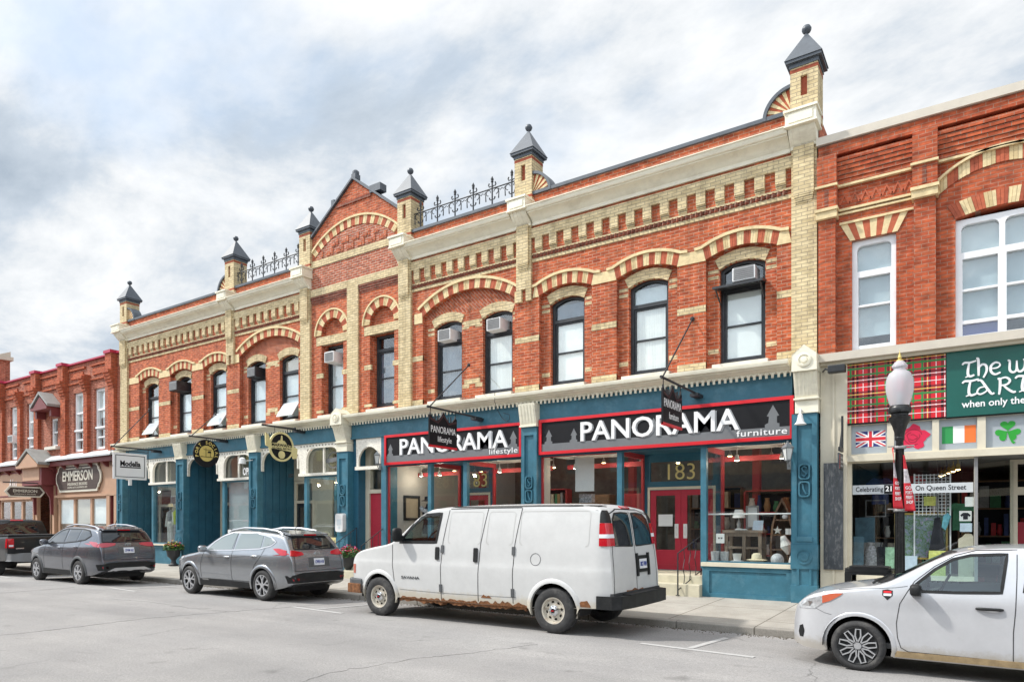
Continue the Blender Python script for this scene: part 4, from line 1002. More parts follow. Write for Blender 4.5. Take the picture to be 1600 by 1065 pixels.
# bay with the red door ---------------------------------------------
D0, D1 = -16.30, -15.18
one('entrance_step', 'step_concrete', D0, D1, 0.1, 0.75, -0.9, -0.05)
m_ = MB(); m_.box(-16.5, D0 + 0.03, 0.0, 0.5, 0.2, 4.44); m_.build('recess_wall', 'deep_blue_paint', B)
m_ = MB(); m_.plate(rect(D0 + 0.03, D1, 0.75, 4.44), [rect(D0 + 0.20, D1 - 0.1, 0.80, 2.74), rect(D0 + 0.24, D1 - 0.14, 2.86, 3.50), arched(D0 + 0.24, D1 - 0.14, 3.62, 3.9, 0.33, 10)], -0.45, -0.30)
df = m_.build('door_frame', 'beige_paint', B)
m_ = MB(); m_.bx(D0 + 0.18, D1 - 0.08, 0.78, 2.76, -0.44, -0.36); m_.bx(D0 + 0.33, D1 - 0.22, 1.65, 2.6, -0.37, -0.35); m_.bx(D0 + 0.33, D1 - 0.22, 0.95, 1.5, -0.37, -0.35)
dr = m_.build('door', 'crimson_paint', df, bevel=0.008)
m_ = MB(); m_.lathe([(0.02, 0), (0.02, -0.04), (0.035, -0.05), (0.03, -0.08), (0, -0.09)], (D1 - 0.16, 0.36, 1.72), 10, 'y'); m_.build('handle', 'gold', dr)
m_ = MB(); m_.bx(D0 + 0.2, D1 - 0.1, 2.82, 4.3, -0.42, -0.41); m_.build('pane', 'window_glass', df)
m_ = MB(); m_.text('185', FAC, D0 + 0.62, 3.53, -0.297, h=0.16, th=0.012, bold=0.02); m_.build('house_number', 'sign_black', df)
# fretted arch over it
def fret_small():
    u0, u1 = D0 + 0.02, D1; a0, a1 = u0 + 0.10, u1 - 0.05; rr = (a1 - a0) / 2
    P = [(u0, 4.43), (u0, 3.55), (a0, 3.55), (a0, 3.72)] + [((a0 + a1) / 2 - rr * math.cos(t * PI / 16), 3.72 + rr * 0.95 * math.sin(t * PI / 16)) for t in range(1, 16)] + [(a1, 3.72), (a1, 3.55), (u1, 3.55), (u1, 4.43)]
    m_ = MB(); m_.plate(P, [], 0.02, 0.09); m_.ribbon([(x, z + 0.02) for x, z in P[2:-2]], 0.05, 0.085, 0.115); m_.bx(u0, u1, 3.46, 3.56, 0.0, 0.15)
    m_.build('fret_arch', 'fret_white', B)
fret_small()
one('door_post', 'blue_paint', -15.18, -14.98, 0.1, 4.44, -0.4, 0.10)

# the two display bays ------------------------------------------------
pm('number_gold', (0.72, 0.62, 0.27), 0.35, var=0.08)
def display_bay(u0, u1, c0, c1, door0, door1, sign_z):
    """window - recessed entrance between two slim posts - window"""
    ys = 0.04
    for u in (c0, c1): one('slim_post', 'blue_paint', u - 0.065, u + 0.065, 0.78, 3.58, -0.08, 0.05)
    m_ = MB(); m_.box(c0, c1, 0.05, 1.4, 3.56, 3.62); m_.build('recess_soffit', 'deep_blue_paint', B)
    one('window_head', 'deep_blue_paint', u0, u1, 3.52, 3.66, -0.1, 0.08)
    for w0, w1 in ((u0, c0), (c1, u1)):
        m_ = MB(); m_.plate(rect(w0, w1, 0.92, 3.54), [rect(w0 + 0.05, w1 - 0.05, 0.96, 3.50)], -0.04, 0.02); win = m_.build('shop_window', 'shop_red' if w0 == u0 else 'deep_blue_paint', B)
        shop_pane(w0 + 0.03, w1 - 0.03, 0.94, 3.52, 0.01, win)
        one('shop_sill', 'beige_paint', w0 - 0.02, w1 + 0.02, 0.84, 0.925, -0.1, 0.17)
        m_ = MB(); m_.plate(rect(w0, w1, 0.1, 0.84), [rect(w0 + 0.16, w1 - 0.12, 0.24, 0.74)], 0.0, 0.13); m_.bx(w0 + 0.1, w1 - 0.08, 0.2, 0.78, 0.0, 0.10); m_.build('bulkhead', 'blue_paint', B)
        one('display_floor', 'beige_paint', w0, w1, 0.70, 0.86, -1.4, -0.05)
        one('display_head', 'shop_red', w0, w1, 3.28, 3.40, -1.42, -1.36)
        one('display_ceiling', 'plaster', w0, w1, 3.56, 3.60, -1.4, -0.06)
    for u, sg in ((c0, -1), (c1, 1)):     # glazed returns
        m_ = MB(); m_.box(u - 0.03, u + 0.03, 1.32, 1.42, 0.3, 3.56); m_.box(u - 0.03, u + 0.03, 0.06, 1.32, 0.3, 0.92); m_.box(u - 0.03, u + 0.03, 0.06, 1.32, 3.44, 3.56); rt = m_.build('return_frame', 'shop_red', B)
        m_ = MB(); m_.box(u - 0.004, u + 0.004, 0.06, 1.32, 0.92, 3.44); m_.build('return_pane', 'shop_glass', rt)
    # door set
    m_ = MB(); m_.plate(rect(c0 + 0.03, c1 - 0.03, 0.6, 3.56), [rect(door0, door1, 0.62, 2.64), rect(door0, door1, 2.86, 3.36)], -1.48, -1.40); ds = m_.build('door_surround', 'deep_blue_paint', B)
    m_ = MB(); m_.plate(rect(door0 - 0.06, door1 + 0.06, 0.6, 2.72), [rect(door0, door1, 0.61, 2.65)], -1.47, -1.385); m_.build('architrave', 'beige_paint', ds)
    m_ = MB(); m_.bx(door0, door1, 2.84, 3.38, -1.45, -1.44); m_.build('transom_pane', 'shop_glass', ds)
    m_ = MB(); cxx = (door0 + door1) / 2
    m_.text('183', FAC, cxx, 2.90, -1.437, h=0.40, th=0.01, bold=-0.006, align='c'); m_.build('house_number', 'number_gold', ds)
    nlv = 2 if door1 - door0 > 1.2 else 1; wl_ = (door1 - door0) / nlv
    for i in range(nlv):
        a, b2 = door0 + i * wl_ + 0.004, door0 + (i + 1) * wl_ - 0.004
        m_ = MB(); m_.plate(rect(a, b2, 0.62, 2.64), [rect(a + 0.15, b2 - 0.15, 1.12, 2.50)], -1.46, -1.41); m_.plate(rect(a + 0.12, b2 - 0.12, 0.72, 1.02), [rect(a + 0.15, b2 - 0.15, 0.75, 0.99)], -1.41, -1.40)
        dl = m_.build('door', 'crimson_paint', B)
        m_ = MB(); m_.bx(a + 0.13, b2 - 0.13, 1.1, 2.52, -1.44, -1.432); m_.build('pane', 'shop_glass', dl)
        hx = b2 - 0.11 if i == 0 else a + 0.11
        m_ = MB(); m_.bx(hx - 0.05, hx + 0.05, 1.42, 1.78, -1.412, -1.40); m_.tube([(hx, 1.40, 1.5), (hx, 1.36, 1.5), (hx, 1.36, 1.7), (hx, 1.40, 1.7)], 0.010, 6); m_.build('handle', 'ac_white', dl)
    # steps
    m_ = MB(); m_.box(c0, c1, 0.0, 1.5, 0.1, 0.60); m_.box(c0, c1, -0.32, 0.0, 0.1, 0.42); m_.build('entrance_step', 'step_concrete', B, bevel=0.015)
    # lights and inner fittings
    for xx in (u0 + 0.45, c0 - 0.5, c1 + 0.45, u1 - 0.45):
        m_ = MB(); m_.tube([(xx, 1.0, 3.56), (xx, 1.0, 3.40)], 0.012, 6); m_.lathe([(0.035, 0), (0.07, -0.13), (0.06, -0.14)], (xx, 1.0, 3.40), 10); sp_ = m_.build('spot_lamp', 'ac_white', B, smooth=40)
        m_ = MB(); m_.lathe([(0, 0.0), (0.055, 0.0), (0.055, 0.01), (0, 0.012)], (xx, 1.0, 3.262), 10); m_.build('bulb', 'warm_bulb', sp_)
        ld = bpy.data.lights.new('spot_lamp', 'POINT'); ld.energy = 7; ld.color = (1.0, 0.85, 0.66); ld.shadow_soft_size = 0.05; lo = bpy.data.objects.new('lamp_light', ld); COL.objects.link(lo); lo.location = (xx, 1.0, 3.2)
    for i in range(7):       # track lights deeper in the shop
        xx, yy = u0 + 0.5 + i * (u1 - u0 - 0.8) / 6, 2.6 + 0.55 * (i % 4)
        m_ = MB(); m_.tube([(xx, yy, 4.44), (xx, yy, 3.62)], 0.012, 5); m_.lathe([(0.03, 0.1), (0.07, 0.0), (0.06, 0.0)], (xx, yy, 3.53), 10); sp_ = m_.build('spot_lamp', 'ac_white', B)
        m_ = MB(); m_.lathe([(0, 0.0), (0.055, 0.0), (0.05, -0.03), (0, -0.04)], (xx, yy, 3.535), 8); m_.build('bulb', 'warm_bulb', sp_)
    one('inner_post', 'shop_red', c1 + 0.32, c1 + 0.50, 0.4, 4.4, -3.0, -2.8); one('inner_post', 'shop_red', u0 + 0.9, u0 + 1.08, 0.4, 4.4, -3.6, -3.4)
    for i in range(3):
        for j in range(2): one('tube_fitting', 'tube_light', u0 + 0.8 + i * 2.0, u0 + 1.9 + i * 2.0, 4.28, 4.32, -4.0 - j * 1.6, -3.8 - j * 1.6)
display_bay(-14.98, -9.97, -13.28, -11.97, -13.08, -12.20, 0)
display_bay(-9.47, -3.24, -7.23, -5.16, -7.05, -5.40, 0)

# fascia signs ---------------------------------------------------------
def tower(m_, u, v, s_, d0, d1, kind=0):
    P = [(u - 0.30 * s_, v), (u - 0.30 * s_, v + 0.12 * s_), (u - 0.17 * s_, v + 0.18 * s_), (u - 0.15 * s_, v + 0.42 * s_), (u - 0.23 * s_, v + 0.44 * s_), (u, v + 0.86 * s_), (u + 0.23 * s_, v + 0.44 * s_), (u + 0.15 * s_, v + 0.42 * s_), (u + 0.15 * s_, v + 0.16 * s_), (u + 0.24 * s_, v + 0.14 * s_), (u + 0.24 * s_, v)]
    m_.plate(P, [], d0, d1)
def fascia_sign(u0, u1, z0, z1, word2, lab_, towers, tx):
    s_ = thing('shop_sign', lab_, 'sign', ((u0 + u1) / 2, -0.15, z0))
    m_ = MB(); m_.bx(u0 + 0.03, u1 - 0.03, z0 + 0.03, z1 - 0.03, 0.112, 0.17); m_.build('board', 'sign_black', s_)
    m_ = MB(); m_.plate(rect(u0, u1, z0, z1), [rect(u0 + 0.075, u1 - 0.075, z0 + 0.075, z1 - 0.075)], 0.112, 0.20); m_.build('border', 'sign_red', s_)
    m_ = MB(); m_.bx(u0 + 0.075, u1 - 0.075, z0 + 0.075, z0 + 0.27, 0.168, 0.176)
    for tu, ts in towers: tower(m_, tu, z0 + 0.268, ts, 0.168, 0.175)
    m_.build('skyline', 'sign_grey', s_)
    m_ = MB(); m_.text('PANORAMA', FAC, tx[0] + 0.035, z0 + 0.265, 0.177, h=0.47, w=tx[1] - tx[0], th=0.004, bold=0.012); m_.build('letter_shadow', 'sign_mid', s_)
    m_ = MB(); m_.text('PANORAMA', FAC, tx[0], z0 + 0.28, 0.182, h=0.47, w=tx[1] - tx[0], th=0.02, bold=0.012); m_.build('lettering', 'sign_white', s_)
    m_ = MB(); m_.text(word2, FAC, u1 - 0.13, z0 + 0.115, 0.177, w=tx[2], h=tx[3], th=0.01, bold=0.006, align='r', space=1.08); m_.build('small_lettering', 'sign_white', s_)
fascia_sign(-9.44, -3.20, 3.56, 4.46, 'furniture', 'long black PANORAMA sign with red border ending in the word furniture', ((-9.15, 0.42), (-8.42, 0.40), (-6.3, 0.5), (-4.62, 0.50), (-3.62, 0.55)), (-8.22, -4.32, 1.05, 0.14))
fascia_sign(-14.96, -9.98, 3.55, 4.45, 'lifestyle', 'long black PANORAMA sign with red border ending in the word lifestyle', ((-14.72, 0.42), (-13.3, 0.45), (-11.9, 0.45), (-10.25, 0.5)), (-14.32, -10.42, 0.92, 0.145))

# hanging signs --------------------------------------------------------
def bracket(root, X, y_out, z, wall_pt):
    m_ = MB(); m_.tube([(X, 0.0, z - 0.02), (X, y_out, z)], 0.026, 8)
    m_.tube([(X, y_out + 0.06, z + 0.01), wall_pt], 0.017, 8); m_.lathe([(0.05, 0), (0.05, -0.03), (0.02, -0.06)], wall_pt, 10, 'y')
    m_.lathe([(0.03, -0.03), (0.035, 0), (0.03, 0.03)], (X, y_out, z), 8, 'y')
    m_.box(X - 0.09, X + 0.09, -0.46, -0.08, z - 0.10, z - 0.03)
    return m_.build('bracket', 'iron', root)
def board_profile(y0, y1, z0, z1):
    w = y1 - y0; P = [(y0, z0), (y1, z0), (y1, z1 - 0.12)]
    for t, h in ((0.96, 0.0), (0.955, 0.06), (0.94, 0.0), (0.80, -0.14), (0.79, 0.03), (0.775, -0.13), (0.70, -0.13), (0.69, 0.0), (0.675, -0.12), (0.60, -0.03), (0.5, 0.12), (0.40, -0.03), (0.32, -0.12), (0.305, 0.0), (0.29, -0.13), (0.22, -0.13), (0.205, 0.03), (0.19, -0.14), (0.06, -0.02), (0.045, 0.06), (0.03, -0.02)):
        P.append((y0 + w * t, z1 - 0.1 + h))
    return P + [(y0, z1 - 0.12)]
pm('relief_dark', (0.045, 0.014, 0.016), 0.5)
def hang_sign(X, y0, y1, z0, z1, word2, lab_, wall_pt, zb):
    s_ = thing('hanging_sign', lab_, 'sign', (X, -0.1, zb), 'Panorama boards hanging over the pavement')
    fr = PERP(X)
    bracket(s_, X, y0 - 0.03, zb, wall_pt)
    m_ = MB(); m_.plate(board_profile(y0, y1, z0, z1), [], -0.02, 0.02, fr=fr)
    for yy in (y0 + 0.06, y1 - 0.04): m_.tube([(X, yy, z1 - 0.14), (X, yy, zb)], 0.009, 6)
    m_.build('board', 'sign_black', s_)
    m_ = MB(); m_.bx(y0, y1, z0 - 0.015, z0 + 0.04, -0.024, 0.024, fr=fr); m_.build('red_edge', 'sign_red', s_)
    m_ = MB(); yc = (y0 + y1) / 2
    m_.text('PANORAMA', fr, yc, z0 + 0.36, 0.021, w=(y1 - y0) * 0.9, h=0.17, th=0.004, align='c'); m_.text(word2, fr, yc + 0.05, z0 + 0.14, 0.021, w=(y1 - y0) * 0.5, h=0.14, th=0.004, align='c')
    m_.build('lettering', 'sign_white', s_)
    m_ = MB(); m_.ribbon([(y0 + (y1 - y0) * t, z1 - 0.2 + h) for t, h in ((0.02, 0.0), (0.3, -0.08), (0.5, 0.12), (0.7, -0.08), (0.98, 0.0))], 0.05, 0.0205, 0.026, fr=fr); m_.build('relief', 'relief_dark', s_)
hang_sign(-11.37, -2.28, -1.19, 3.72, 4.62, 'lifestyle', 'black hanging board with gabled top reading PANORAMA lifestyle', (-11.85, -0.02, 6.22), 4.70)
hang_sign(-5.24, -2.30, -1.24, 3.78, 4.62, 'furniture', 'black hanging board with gabled top reading PANORAMA furniture', (-5.42, -0.02, 6.45), 4.71)
# clothes shop sign
s_ = thing('hanging_sign', 'white rectangular board reading Modella in a black metal frame', 'sign', (-27.59, -0.1, 4.7))
bracket(s_, -27.59, -2.02, 4.74, (-28.6, -0.02, 6.5))
fr = PERP(-27.59)
m_ = MB(); m_.bx(-1.98, -0.69, 3.50, 4.52, -0.03, 0.03, fr=fr); m_.build('board', 'sign_white', s_, bevel=0.01)
m_ = MB(); m_.plate(rect(-1.90, -0.77, 3.58, 4.44), [rect(-1.875, -0.795, 3.605, 4.415)], 0.025, 0.034, fr=fr)
for P in ([(-2.05, 4.74), (-2.05, 4.0), (-1.98, 4.0)], [(-0.62, 4.74), (-0.62, 4.0), (-0.69, 4.0)], [(-2.05, 4.60), (-0.62, 4.60)], [(-1.4, 4.60), (-1.4, 4.5)]): m_.tube([(-27.59, a, b2) for a, b2 in P], 0.014, 6)
m_.build('metal_frame', 'iron', s_)
m_ = MB(); m_.text('Modella', fr, -1.72, 4.02, 0.031, w=0.78, h=0.2, th=0.005, bold=0.035); m_.bx(-1.73, -0.93, 3.95, 3.99, 0.03, 0.036, fr=fr); m_.build('lettering', 'sign_black', s_)
m_ = MB(); m_.box(-27.63, -27.55, -1.38, -1.28, 3.27, 3.5); m_.build('lamp_stub', 'ac_white', s_)
# round black and gold sign
s_ = thing('hanging_sign', 'round black and gold sign reading PORT SOCIAL around a mast emblem', 'sign', (-23.1, -0.1, 4.8))
bracket(s_, -23.1, -1.55, 4.87, (-23.9, -0.02, 5.9)); fr = PERP(-23.1); yc, zc, rr = -0.92, 4.30, 0.50
m_ = MB(); m_.plate(arc(yc, zc, rr, 0, 2 * PI, 36)[:-1], [], -0.025, 0.025, fr=fr); m_.tube([(-23.1, yc, zc + rr), (-23.1, yc, 4.86)], 0.01, 6); m_.build('board', 'sign_black', s_)
m_ = MB(); m_.plate(arc(yc, zc, 0.285, 0, 2 * PI, 30)[:-1], [], 0.024, 0.03, fr=fr)
word = 'PORT SOCIAL'
for i, ch in enumerate(word):
    if ch == ' ': continue
    a = R(205) - R(230) * (i + 0.5) / len(word); m_.text(ch, fr, yc + 0.335 * math.cos(a), zc + 0.335 * math.sin(a), 0.025, h=0.115, th=0.005, bold=0.03, align='c', rot=a - PI / 2)
m_.build('gold_disc', 'gold', s_)
m_ = MB(); m_.ribbon([(yc - 0.24, zc - 0.12), (yc + 0.24, zc - 0.13)], 0.022, 0.029, 0.034, fr=fr); m_.ribbon([(yc - 0.03, zc - 0.12), (yc - 0.03, zc + 0.2)], 0.018, 0.029, 0.034, fr=fr); m_.ribbon([(yc - 0.12, zc + 0.14), (yc + 0.2, zc + 0.13)], 0.018, 0.029, 0.034, fr=fr)
m_.plate([(yc + 0.03, zc + 0.02), (yc + 0.18, zc + 0.02), (yc + 0.16, zc + 0.1), (yc + 0.05, zc + 0.08)], [], 0.029, 0.034, fr=fr); m_.ribbon([(yc + 0.14, zc + 0.02), (yc + 0.15, zc - 0.12)], 0.015, 0.029, 0.034, fr=fr)
m_.build('emblem', 'sign_black', s_)
# bistro sign
s_ = thing('hanging_sign', 'black and gold cut-out sign with a banner reading MARWAN\'S across a disc', 'sign', (-18.78, -0.1, 4.8))
bracket(s_, -18.78, -1.70, 4.90, (-18.78, -0.45, 4.92)); fr = PERP(-18.78); yc, zc, rr = -1.0, 4.27, 0.45
m_ = MB(); m_.plate(arc(yc, zc, rr + 0.03, 0, 2 * PI, 32)[:-1], [arc(yc, zc, rr - 0.035, 0, 2 * PI, 32)[:-1]], -0.02, 0.03, fr=fr)
ban = [(yc - 0.62, zc + 0.40), (yc - 0.50, zc + 0.34), (yc - 0.42, zc + 0.10), (yc, zc + 0.12), (yc + 0.42, zc + 0.05), (yc + 0.62, zc - 0.02), (yc + 0.60, zc - 0.34), (yc + 0.46, zc - 0.36), (yc + 0.40, zc - 0.14), (yc, zc - 0.10), (yc - 0.40, zc - 0.08), (yc - 0.60, zc + 0.0)]
m_.plate(ban, [], -0.015, 0.036, fr=fr); m_.plate([(yc - 0.06, zc + 0.12), (yc + 0.05, zc + 0.12), (yc + 0.02, zc + 0.36), (yc - 0.02, zc + 0.36)], [], 0.02, 0.032, fr=fr)
m_.plate([(yc - 0.2, zc + 0.1), (yc + 0.2, zc + 0.1), (yc + 0.1, zc + 0.2), (yc - 0.1, zc + 0.2)], [], 0.02, 0.031, fr=fr); m_.plate(arc(yc, zc - 0.26, 0.13, 0, 2 * PI, 14)[:-1], [], 0.02, 0.031, fr=fr)
m_.build('gold_banner', 'pale_gold', s_)
m_ = MB(); m_.plate(arc(yc, zc, rr - 0.03, 0, 2 * PI, 32)[:-1], [], -0.018, 0.018, fr=fr)
m_.text("MARWAN'S", fr, yc, zc - 0.0, 0.037, w=0.78, h=0.10, th=0.004, bold=0.03, align='c'); m_.text('GLOBAL BISTRO', fr, yc, zc - 0.085, 0.037, w=0.74, h=0.055, th=0.004, align='c', bold=0.02)
m_.tube([(-18.78, yc - 0.25, zc + 0.4), (-18.78, yc - 0.25, 4.9)], 0.008, 5); m_.tube([(-18.78, yc + 0.25, zc + 0.4), (-18.78, yc + 0.25, 4.9)], 0.008, 5)
m_.build('board', 'sign_black', s_)

# window lettering, small fixtures ------------------------------------
s_ = thing('window_sign', 'white OPEN lettering inside the arched transom behind the floodlight', 'sign', (-22.0, 0.05, 3.6))
m_ = MB(); m_.text('OPEN', FAC, -22.28, 3.55, -0.012, h=0.26, w=0.62, th=0.004, bold=0.03); m_.build('lettering', 'sign_white', s_)
s_ = thing('notice_board', 'pale gold planter notice with round crest in the bistro window foot', 'sign', (-17.4, -0.2, 0.8))
m_ = MB(); m_.bx(-18.0, -17.05, 0.93, 1.33, 0.10, 0.13); m_.plate(arc(-18.02, 1.25, 0.28, 0, 2 * PI, 18)[:-1], [], 0.09, 0.14); m_.build('board', 'pale_gold', s_)
m_ = MB(); m_.plate(arc(-18.02, 1.25, 0.2, 0, 2 * PI, 18)[:-1], [arc(-18.02, 1.25, 0.17, 0, 2 * PI, 18)[:-1]], 0.139, 0.144); m_.plate(arc(-18.04, 1.22, 0.1, 0, 2 * PI, 12)[:-1], [], 0.139, 0.144); m_.text('MARWAN\'S', FAC, -17.4, 1.17, 0.131, w=0.4, h=0.07, th=0.003, align='c'); m_.text('BISTRO', FAC, -17.4, 1.02, 0.131, w=0.3, h=0.06, th=0.003, align='c'); m_.build('lettering', 'sign_black', s_)
m_ = MB(); m_.text('187', FAC, -19.55, 3.36, 0.0, h=0.13, th=0.01, bold=0.02, align='c'); m_.build('house_number', 'sign_black', B)
s_ = thing('mailbox', 'small white wall box on the blue pilaster beside the red door', 'mailbox', (-16.75, -0.25, 1.5))
m_ = MB(); m_.plate(roundrect(-16.92, -16.58, 1.52, 2.1, 0.08), [], 0.237, 0.38); m_.build('case', 'ac_white', s_, bevel=0.02); m_ = MB(); m_.bx(-16.84, -16.66, 1.74, 1.92, 0.38, 0.386); m_.bx(-16.80, -16.70, 1.62, 1.70, 0.38, 0.386); m_.build('label_panel', 'grey_blind', s_)
def floodlight(x, z, lab_):
    r_ = thing('floodlight', lab_, 'lamp', (x, -0.2, z)); m_ = MB(); m_.tube([(x, -0.2, z + 0.05), (x - 0.05, -0.5, z)], 0.02, 6); m_.build('arm', 'ac_white', r_)
    m_ = MB(); m_.lathe([(0.05, 0.14), (0.10, 0.10), (0.13, -0.08), (0.11, -0.08), (0.08, 0.05)], (x - 0.1, -0.55, z - 0.02), 12); m_.build('shade', 'ac_white', r_, smooth=40)
floodlight(-21.4, 3.98, 'white conical floodlight on the pilaster right of the OPEN window')
r_ = thing('shop_bell', 'white bell shaped lamp above the right blue pilaster panel', 'lamp', (-3.02, -0.3, 3.95))
m_ = MB(); m_.tube([(-3.02, -0.24, 4.10), (-3.02, -0.42, 4.12), (-3.02, -0.44, 4.02)], 0.018, 6); m_.build('arm', 'ac_white', r_)
m_ = MB(); m_.lathe([(0.0, 0.20), (0.045, 0.17), (0.055, 0.1), (0.075, 0.02), (0.12, -0.03), (0.115, -0.035), (0.07, 0.01), (0.04, 0.12)], (-3.02, -0.44, 3.84), 18); m_.build('shade', 'ac_white', r_, smooth=40)
def carriage_lamp(x, z, lab_):
    r_ = thing('wall_lantern', lab_, 'lamp', (x, -0.24, z - 0.35), 'grey carriage lanterns on the shopfront')
    y = -0.38
    m_ = MB(); m_.tube([(x, -0.24, z - 0.24), (x, -0.32, z - 0.30), (x, y, z - 0.17)], 0.013, 6); m_.box(x - 0.04, x + 0.04, -0.26, -0.235, z - 0.34, z - 0.14)
    for k in range(4):
        a = k * PI / 2; m_.tube([(x + 0.062 * math.cos(a), y + 0.062 * math.sin(a), z - 0.15), (x + 0.112 * math.cos(a), y + 0.112 * math.sin(a), z + 0.09)], 0.009, 5)
    m_.lathe([(0.125, 0.085), (0.13, 0.10), (0.045, 0.18), (0.024, 0.20), (0.024, 0.23), (0, 0.245)], (x, y, z), 4); m_.lathe([(0.066, -0.15), (0.075, -0.165), (0.024, -0.2)], (x, y, z), 8)
    m_.build('lantern_frame', 'lantern_grey', r_)
    m_ = MB(); m_.lathe([(0.055, -0.15), (0.10, 0.085)], (x, y, z), 4); m_.build('pane', 'frosted', r_)
pm('lantern_grey', (0.14, 0.155, 0.165), 0.5, var=0.2, scale=12); pm('frosted', (0.62, 0.64, 0.63), 0.4, var=0.05)
carriage_lamp(-3.28, 3.26, 'grey carriage lantern at the right end of the furniture sign')
carriage_lamp(-15.08, 3.75, 'grey carriage lantern beside the number 185 doorway')
# cables looping along the front
m_ = MB(); P = [(-10.65, -0.46, 5.25), (-10.63, -0.49, 5.0), (-10.65, -0.3, 4.78), (-10.6, -0.2, 4.62), (-10.45, -0.2, 4.50), (-10.35, -0.2, 4.55), (-10.36, -0.2, 4.68), (-10.55, -0.2, 4.74)]
m_.tube(P, 0.008, 5); m_.build('loose_cable', 'black_metal', B)
def handrail(x0, y0, x1, y1, zl, lab_, grp=None, style=0):
    r_ = thing('handrail', lab_, 'handrail', (x0, y0, 0.17), grp)
    m_ = MB(); za, zb = 0.17, zl
    m_.tube([(x0, y0, za), (x0, y0, za + 0.95), (x1, y1, zb + 0.90), (x1, y1, zb)], 0.017, 6); m_.lathe([(0.05, 0), (0.05, 0.015), (0.0, 0.016)], (x0, y0, za), 8)
    m_.tube([(x0, y0, za + 0.12), (x1, y1, zb + 0.10)], 0.012, 6)
    n_ = 4
    for i in range(1, n_):
        t = i / n_; x = x0 + (x1 - x0) * t; y = y0 + (y1 - y0) * t; z = za + (zb - za) * t
        if style: m_.tube([(x + 0.0, y, z + 0.12), (x, y + 0.05, z + 0.3), (x, y - 0.05, z + 0.5), (x, y + 0.05, z + 0.7), (x, y, z + 0.92)], 0.010, 5)
        else: m_.tube([(x, y, z + 0.12), (x, y, z + 0.93)], 0.009, 5)
    m_.build('rail', 'iron', r_)
handrail(-5.62, -0.42, -5.35, 0.35, 0.60, 'black iron handrail with twisted bars beside the double crimson doors', None, 1)
handrail(-16.32, -1.0, -16.30, -0.05, 0.75, 'left of two thin black handrails at the red door steps', 'rails at the red door')
handrail(-15.1, -1.0, -15.12, -0.05, 0.75, 'right of two thin black handrails at the red door steps', 'rails at the red door')
m_ = MB(); m_.box(-16.25, -15.15, -0.6, -0.001, 0.1, 0.55); m_.box(-16.25, -15.15, -0.95, -0.6, 0.1, 0.36); m_.build('entrance_step', 'step_concrete', B, bevel=0.012)
# ------------------------------------------------------------------ left hand red brick block
LB = thing('brick_shop_block', 'red brick two storey block with crimson coping and tan shopfronts at the left', 'building', (-37.3, 0, 0.17))
def lone(name, mat_, *a, root=None, **k):
    m_ = MB(); m_.bx(*a); return m_.build(name, mat_, root or LB, **k)
pm('tan_paint', (0.47, 0.285, 0.185), 0.6, var=0.07, scale=3); pm('maroon_paint', (0.17, 0.035, 0.035), 0.5, var=0.12)
pm('crimson_coping', (0.40, 0.02, 0.06), 0.45, var=0.08); pm('snowy_ledge', (0.50, 0.51, 0.52), 0.6, var=0.12, scale=3, dirt=(0.3, 0.3, 0.3), dirt_amt=0.5, dirt_scale=3)
pm('green_slate', (0.27, 0.27, 0.255), 0.6, var=0.15); pm('brown_sign', (0.065, 0.042, 0.034), 0.6, var=0.3, scale=4, stretch=(0.5, 1, 14)); pm('sign_cream', (0.66, 0.62, 0.52), 0.5, var=0.04)
pm('umber', (0.17, 0.085, 0.035), 0.6, var=0.1)
LW = [(-33.38, -32.40), (-35.38, -34.40), (-40.42, -39.46), (-42.42, -41.46)]
xl, xr = -43.75, -30.90
mb = MB(); mb.plate(rect(xl, xr, 4.7, 9.2), [rect(a, b2, 5.12, 7.88) for a, b2 in LW] + [rect(-37.72, -36.98, 5.52, 6.88)], -0.35, -0.02); mb.build('wall', 'left_brick', LB)
mb = MB(); mb.box(xl, xr - 0.003, 0.36, 12, 9.0, 9.1); mb.box(xl, xr - 0.003, 11.7, 12, 0.1, 9.0); mb.box(xl, xl + 0.2, 0.36, 11.7, 0.1, 9.0); mb.box(xl + 0.2, xr - 0.01, 1.6, 1.7, 4.7, 9.0); mb.build('body', 'left_brick', LB)
lone('coping', 'crimson_coping', xl, xr, 9.2, 9.27, -0.35, 0.10)
for x in (-31.55, -33.9, -36.1, -39.0, -41.0, -43.3):
    big = x not in (-33.9, -41.0); w = 0.24 if big else 0.17; zt = 9.2 if big else 8.55
    m_ = MB(); m_.bx(x - w, x + w, 4.9, 7.7, -0.03, 0.14)
    for i in range(6): m_.bx(x - w - 0.008 * i, x + w + 0.008 * i, 7.7 + 0.13 * i, 7.83 + 0.13 * i, -0.03, 0.16 + 0.045 * i)
    m_.bx(x - w - 0.03, x + w + 0.03, 8.48, zt, -0.03, 0.26)
    pr = m_.build('pier', 'orange_brick', LB)
    if big: lone('coping', 'crimson_coping', x - w - 0.06, x + w + 0.06, 9.21, 9.34, -0.1, 0.32, root=pr)
for a, b2 in ((-33.62, -31.9), (-35.75, -34.15), (-38.7, -36.4), (-40.75, -39.35), (-42.95, -41.25)):
    lone('frieze_panel', 'orange_brick', a, b2, 8.28, 8.36, -0.03, 0.06); lone('frieze_panel', 'orange_brick', a, b2, 8.92, 9.0, -0.03, 0.07); lone('frieze_panel', 'orange_brick', a + 0.2, b2 - 0.2, 8.52, 8.78, -0.03, 0.04)
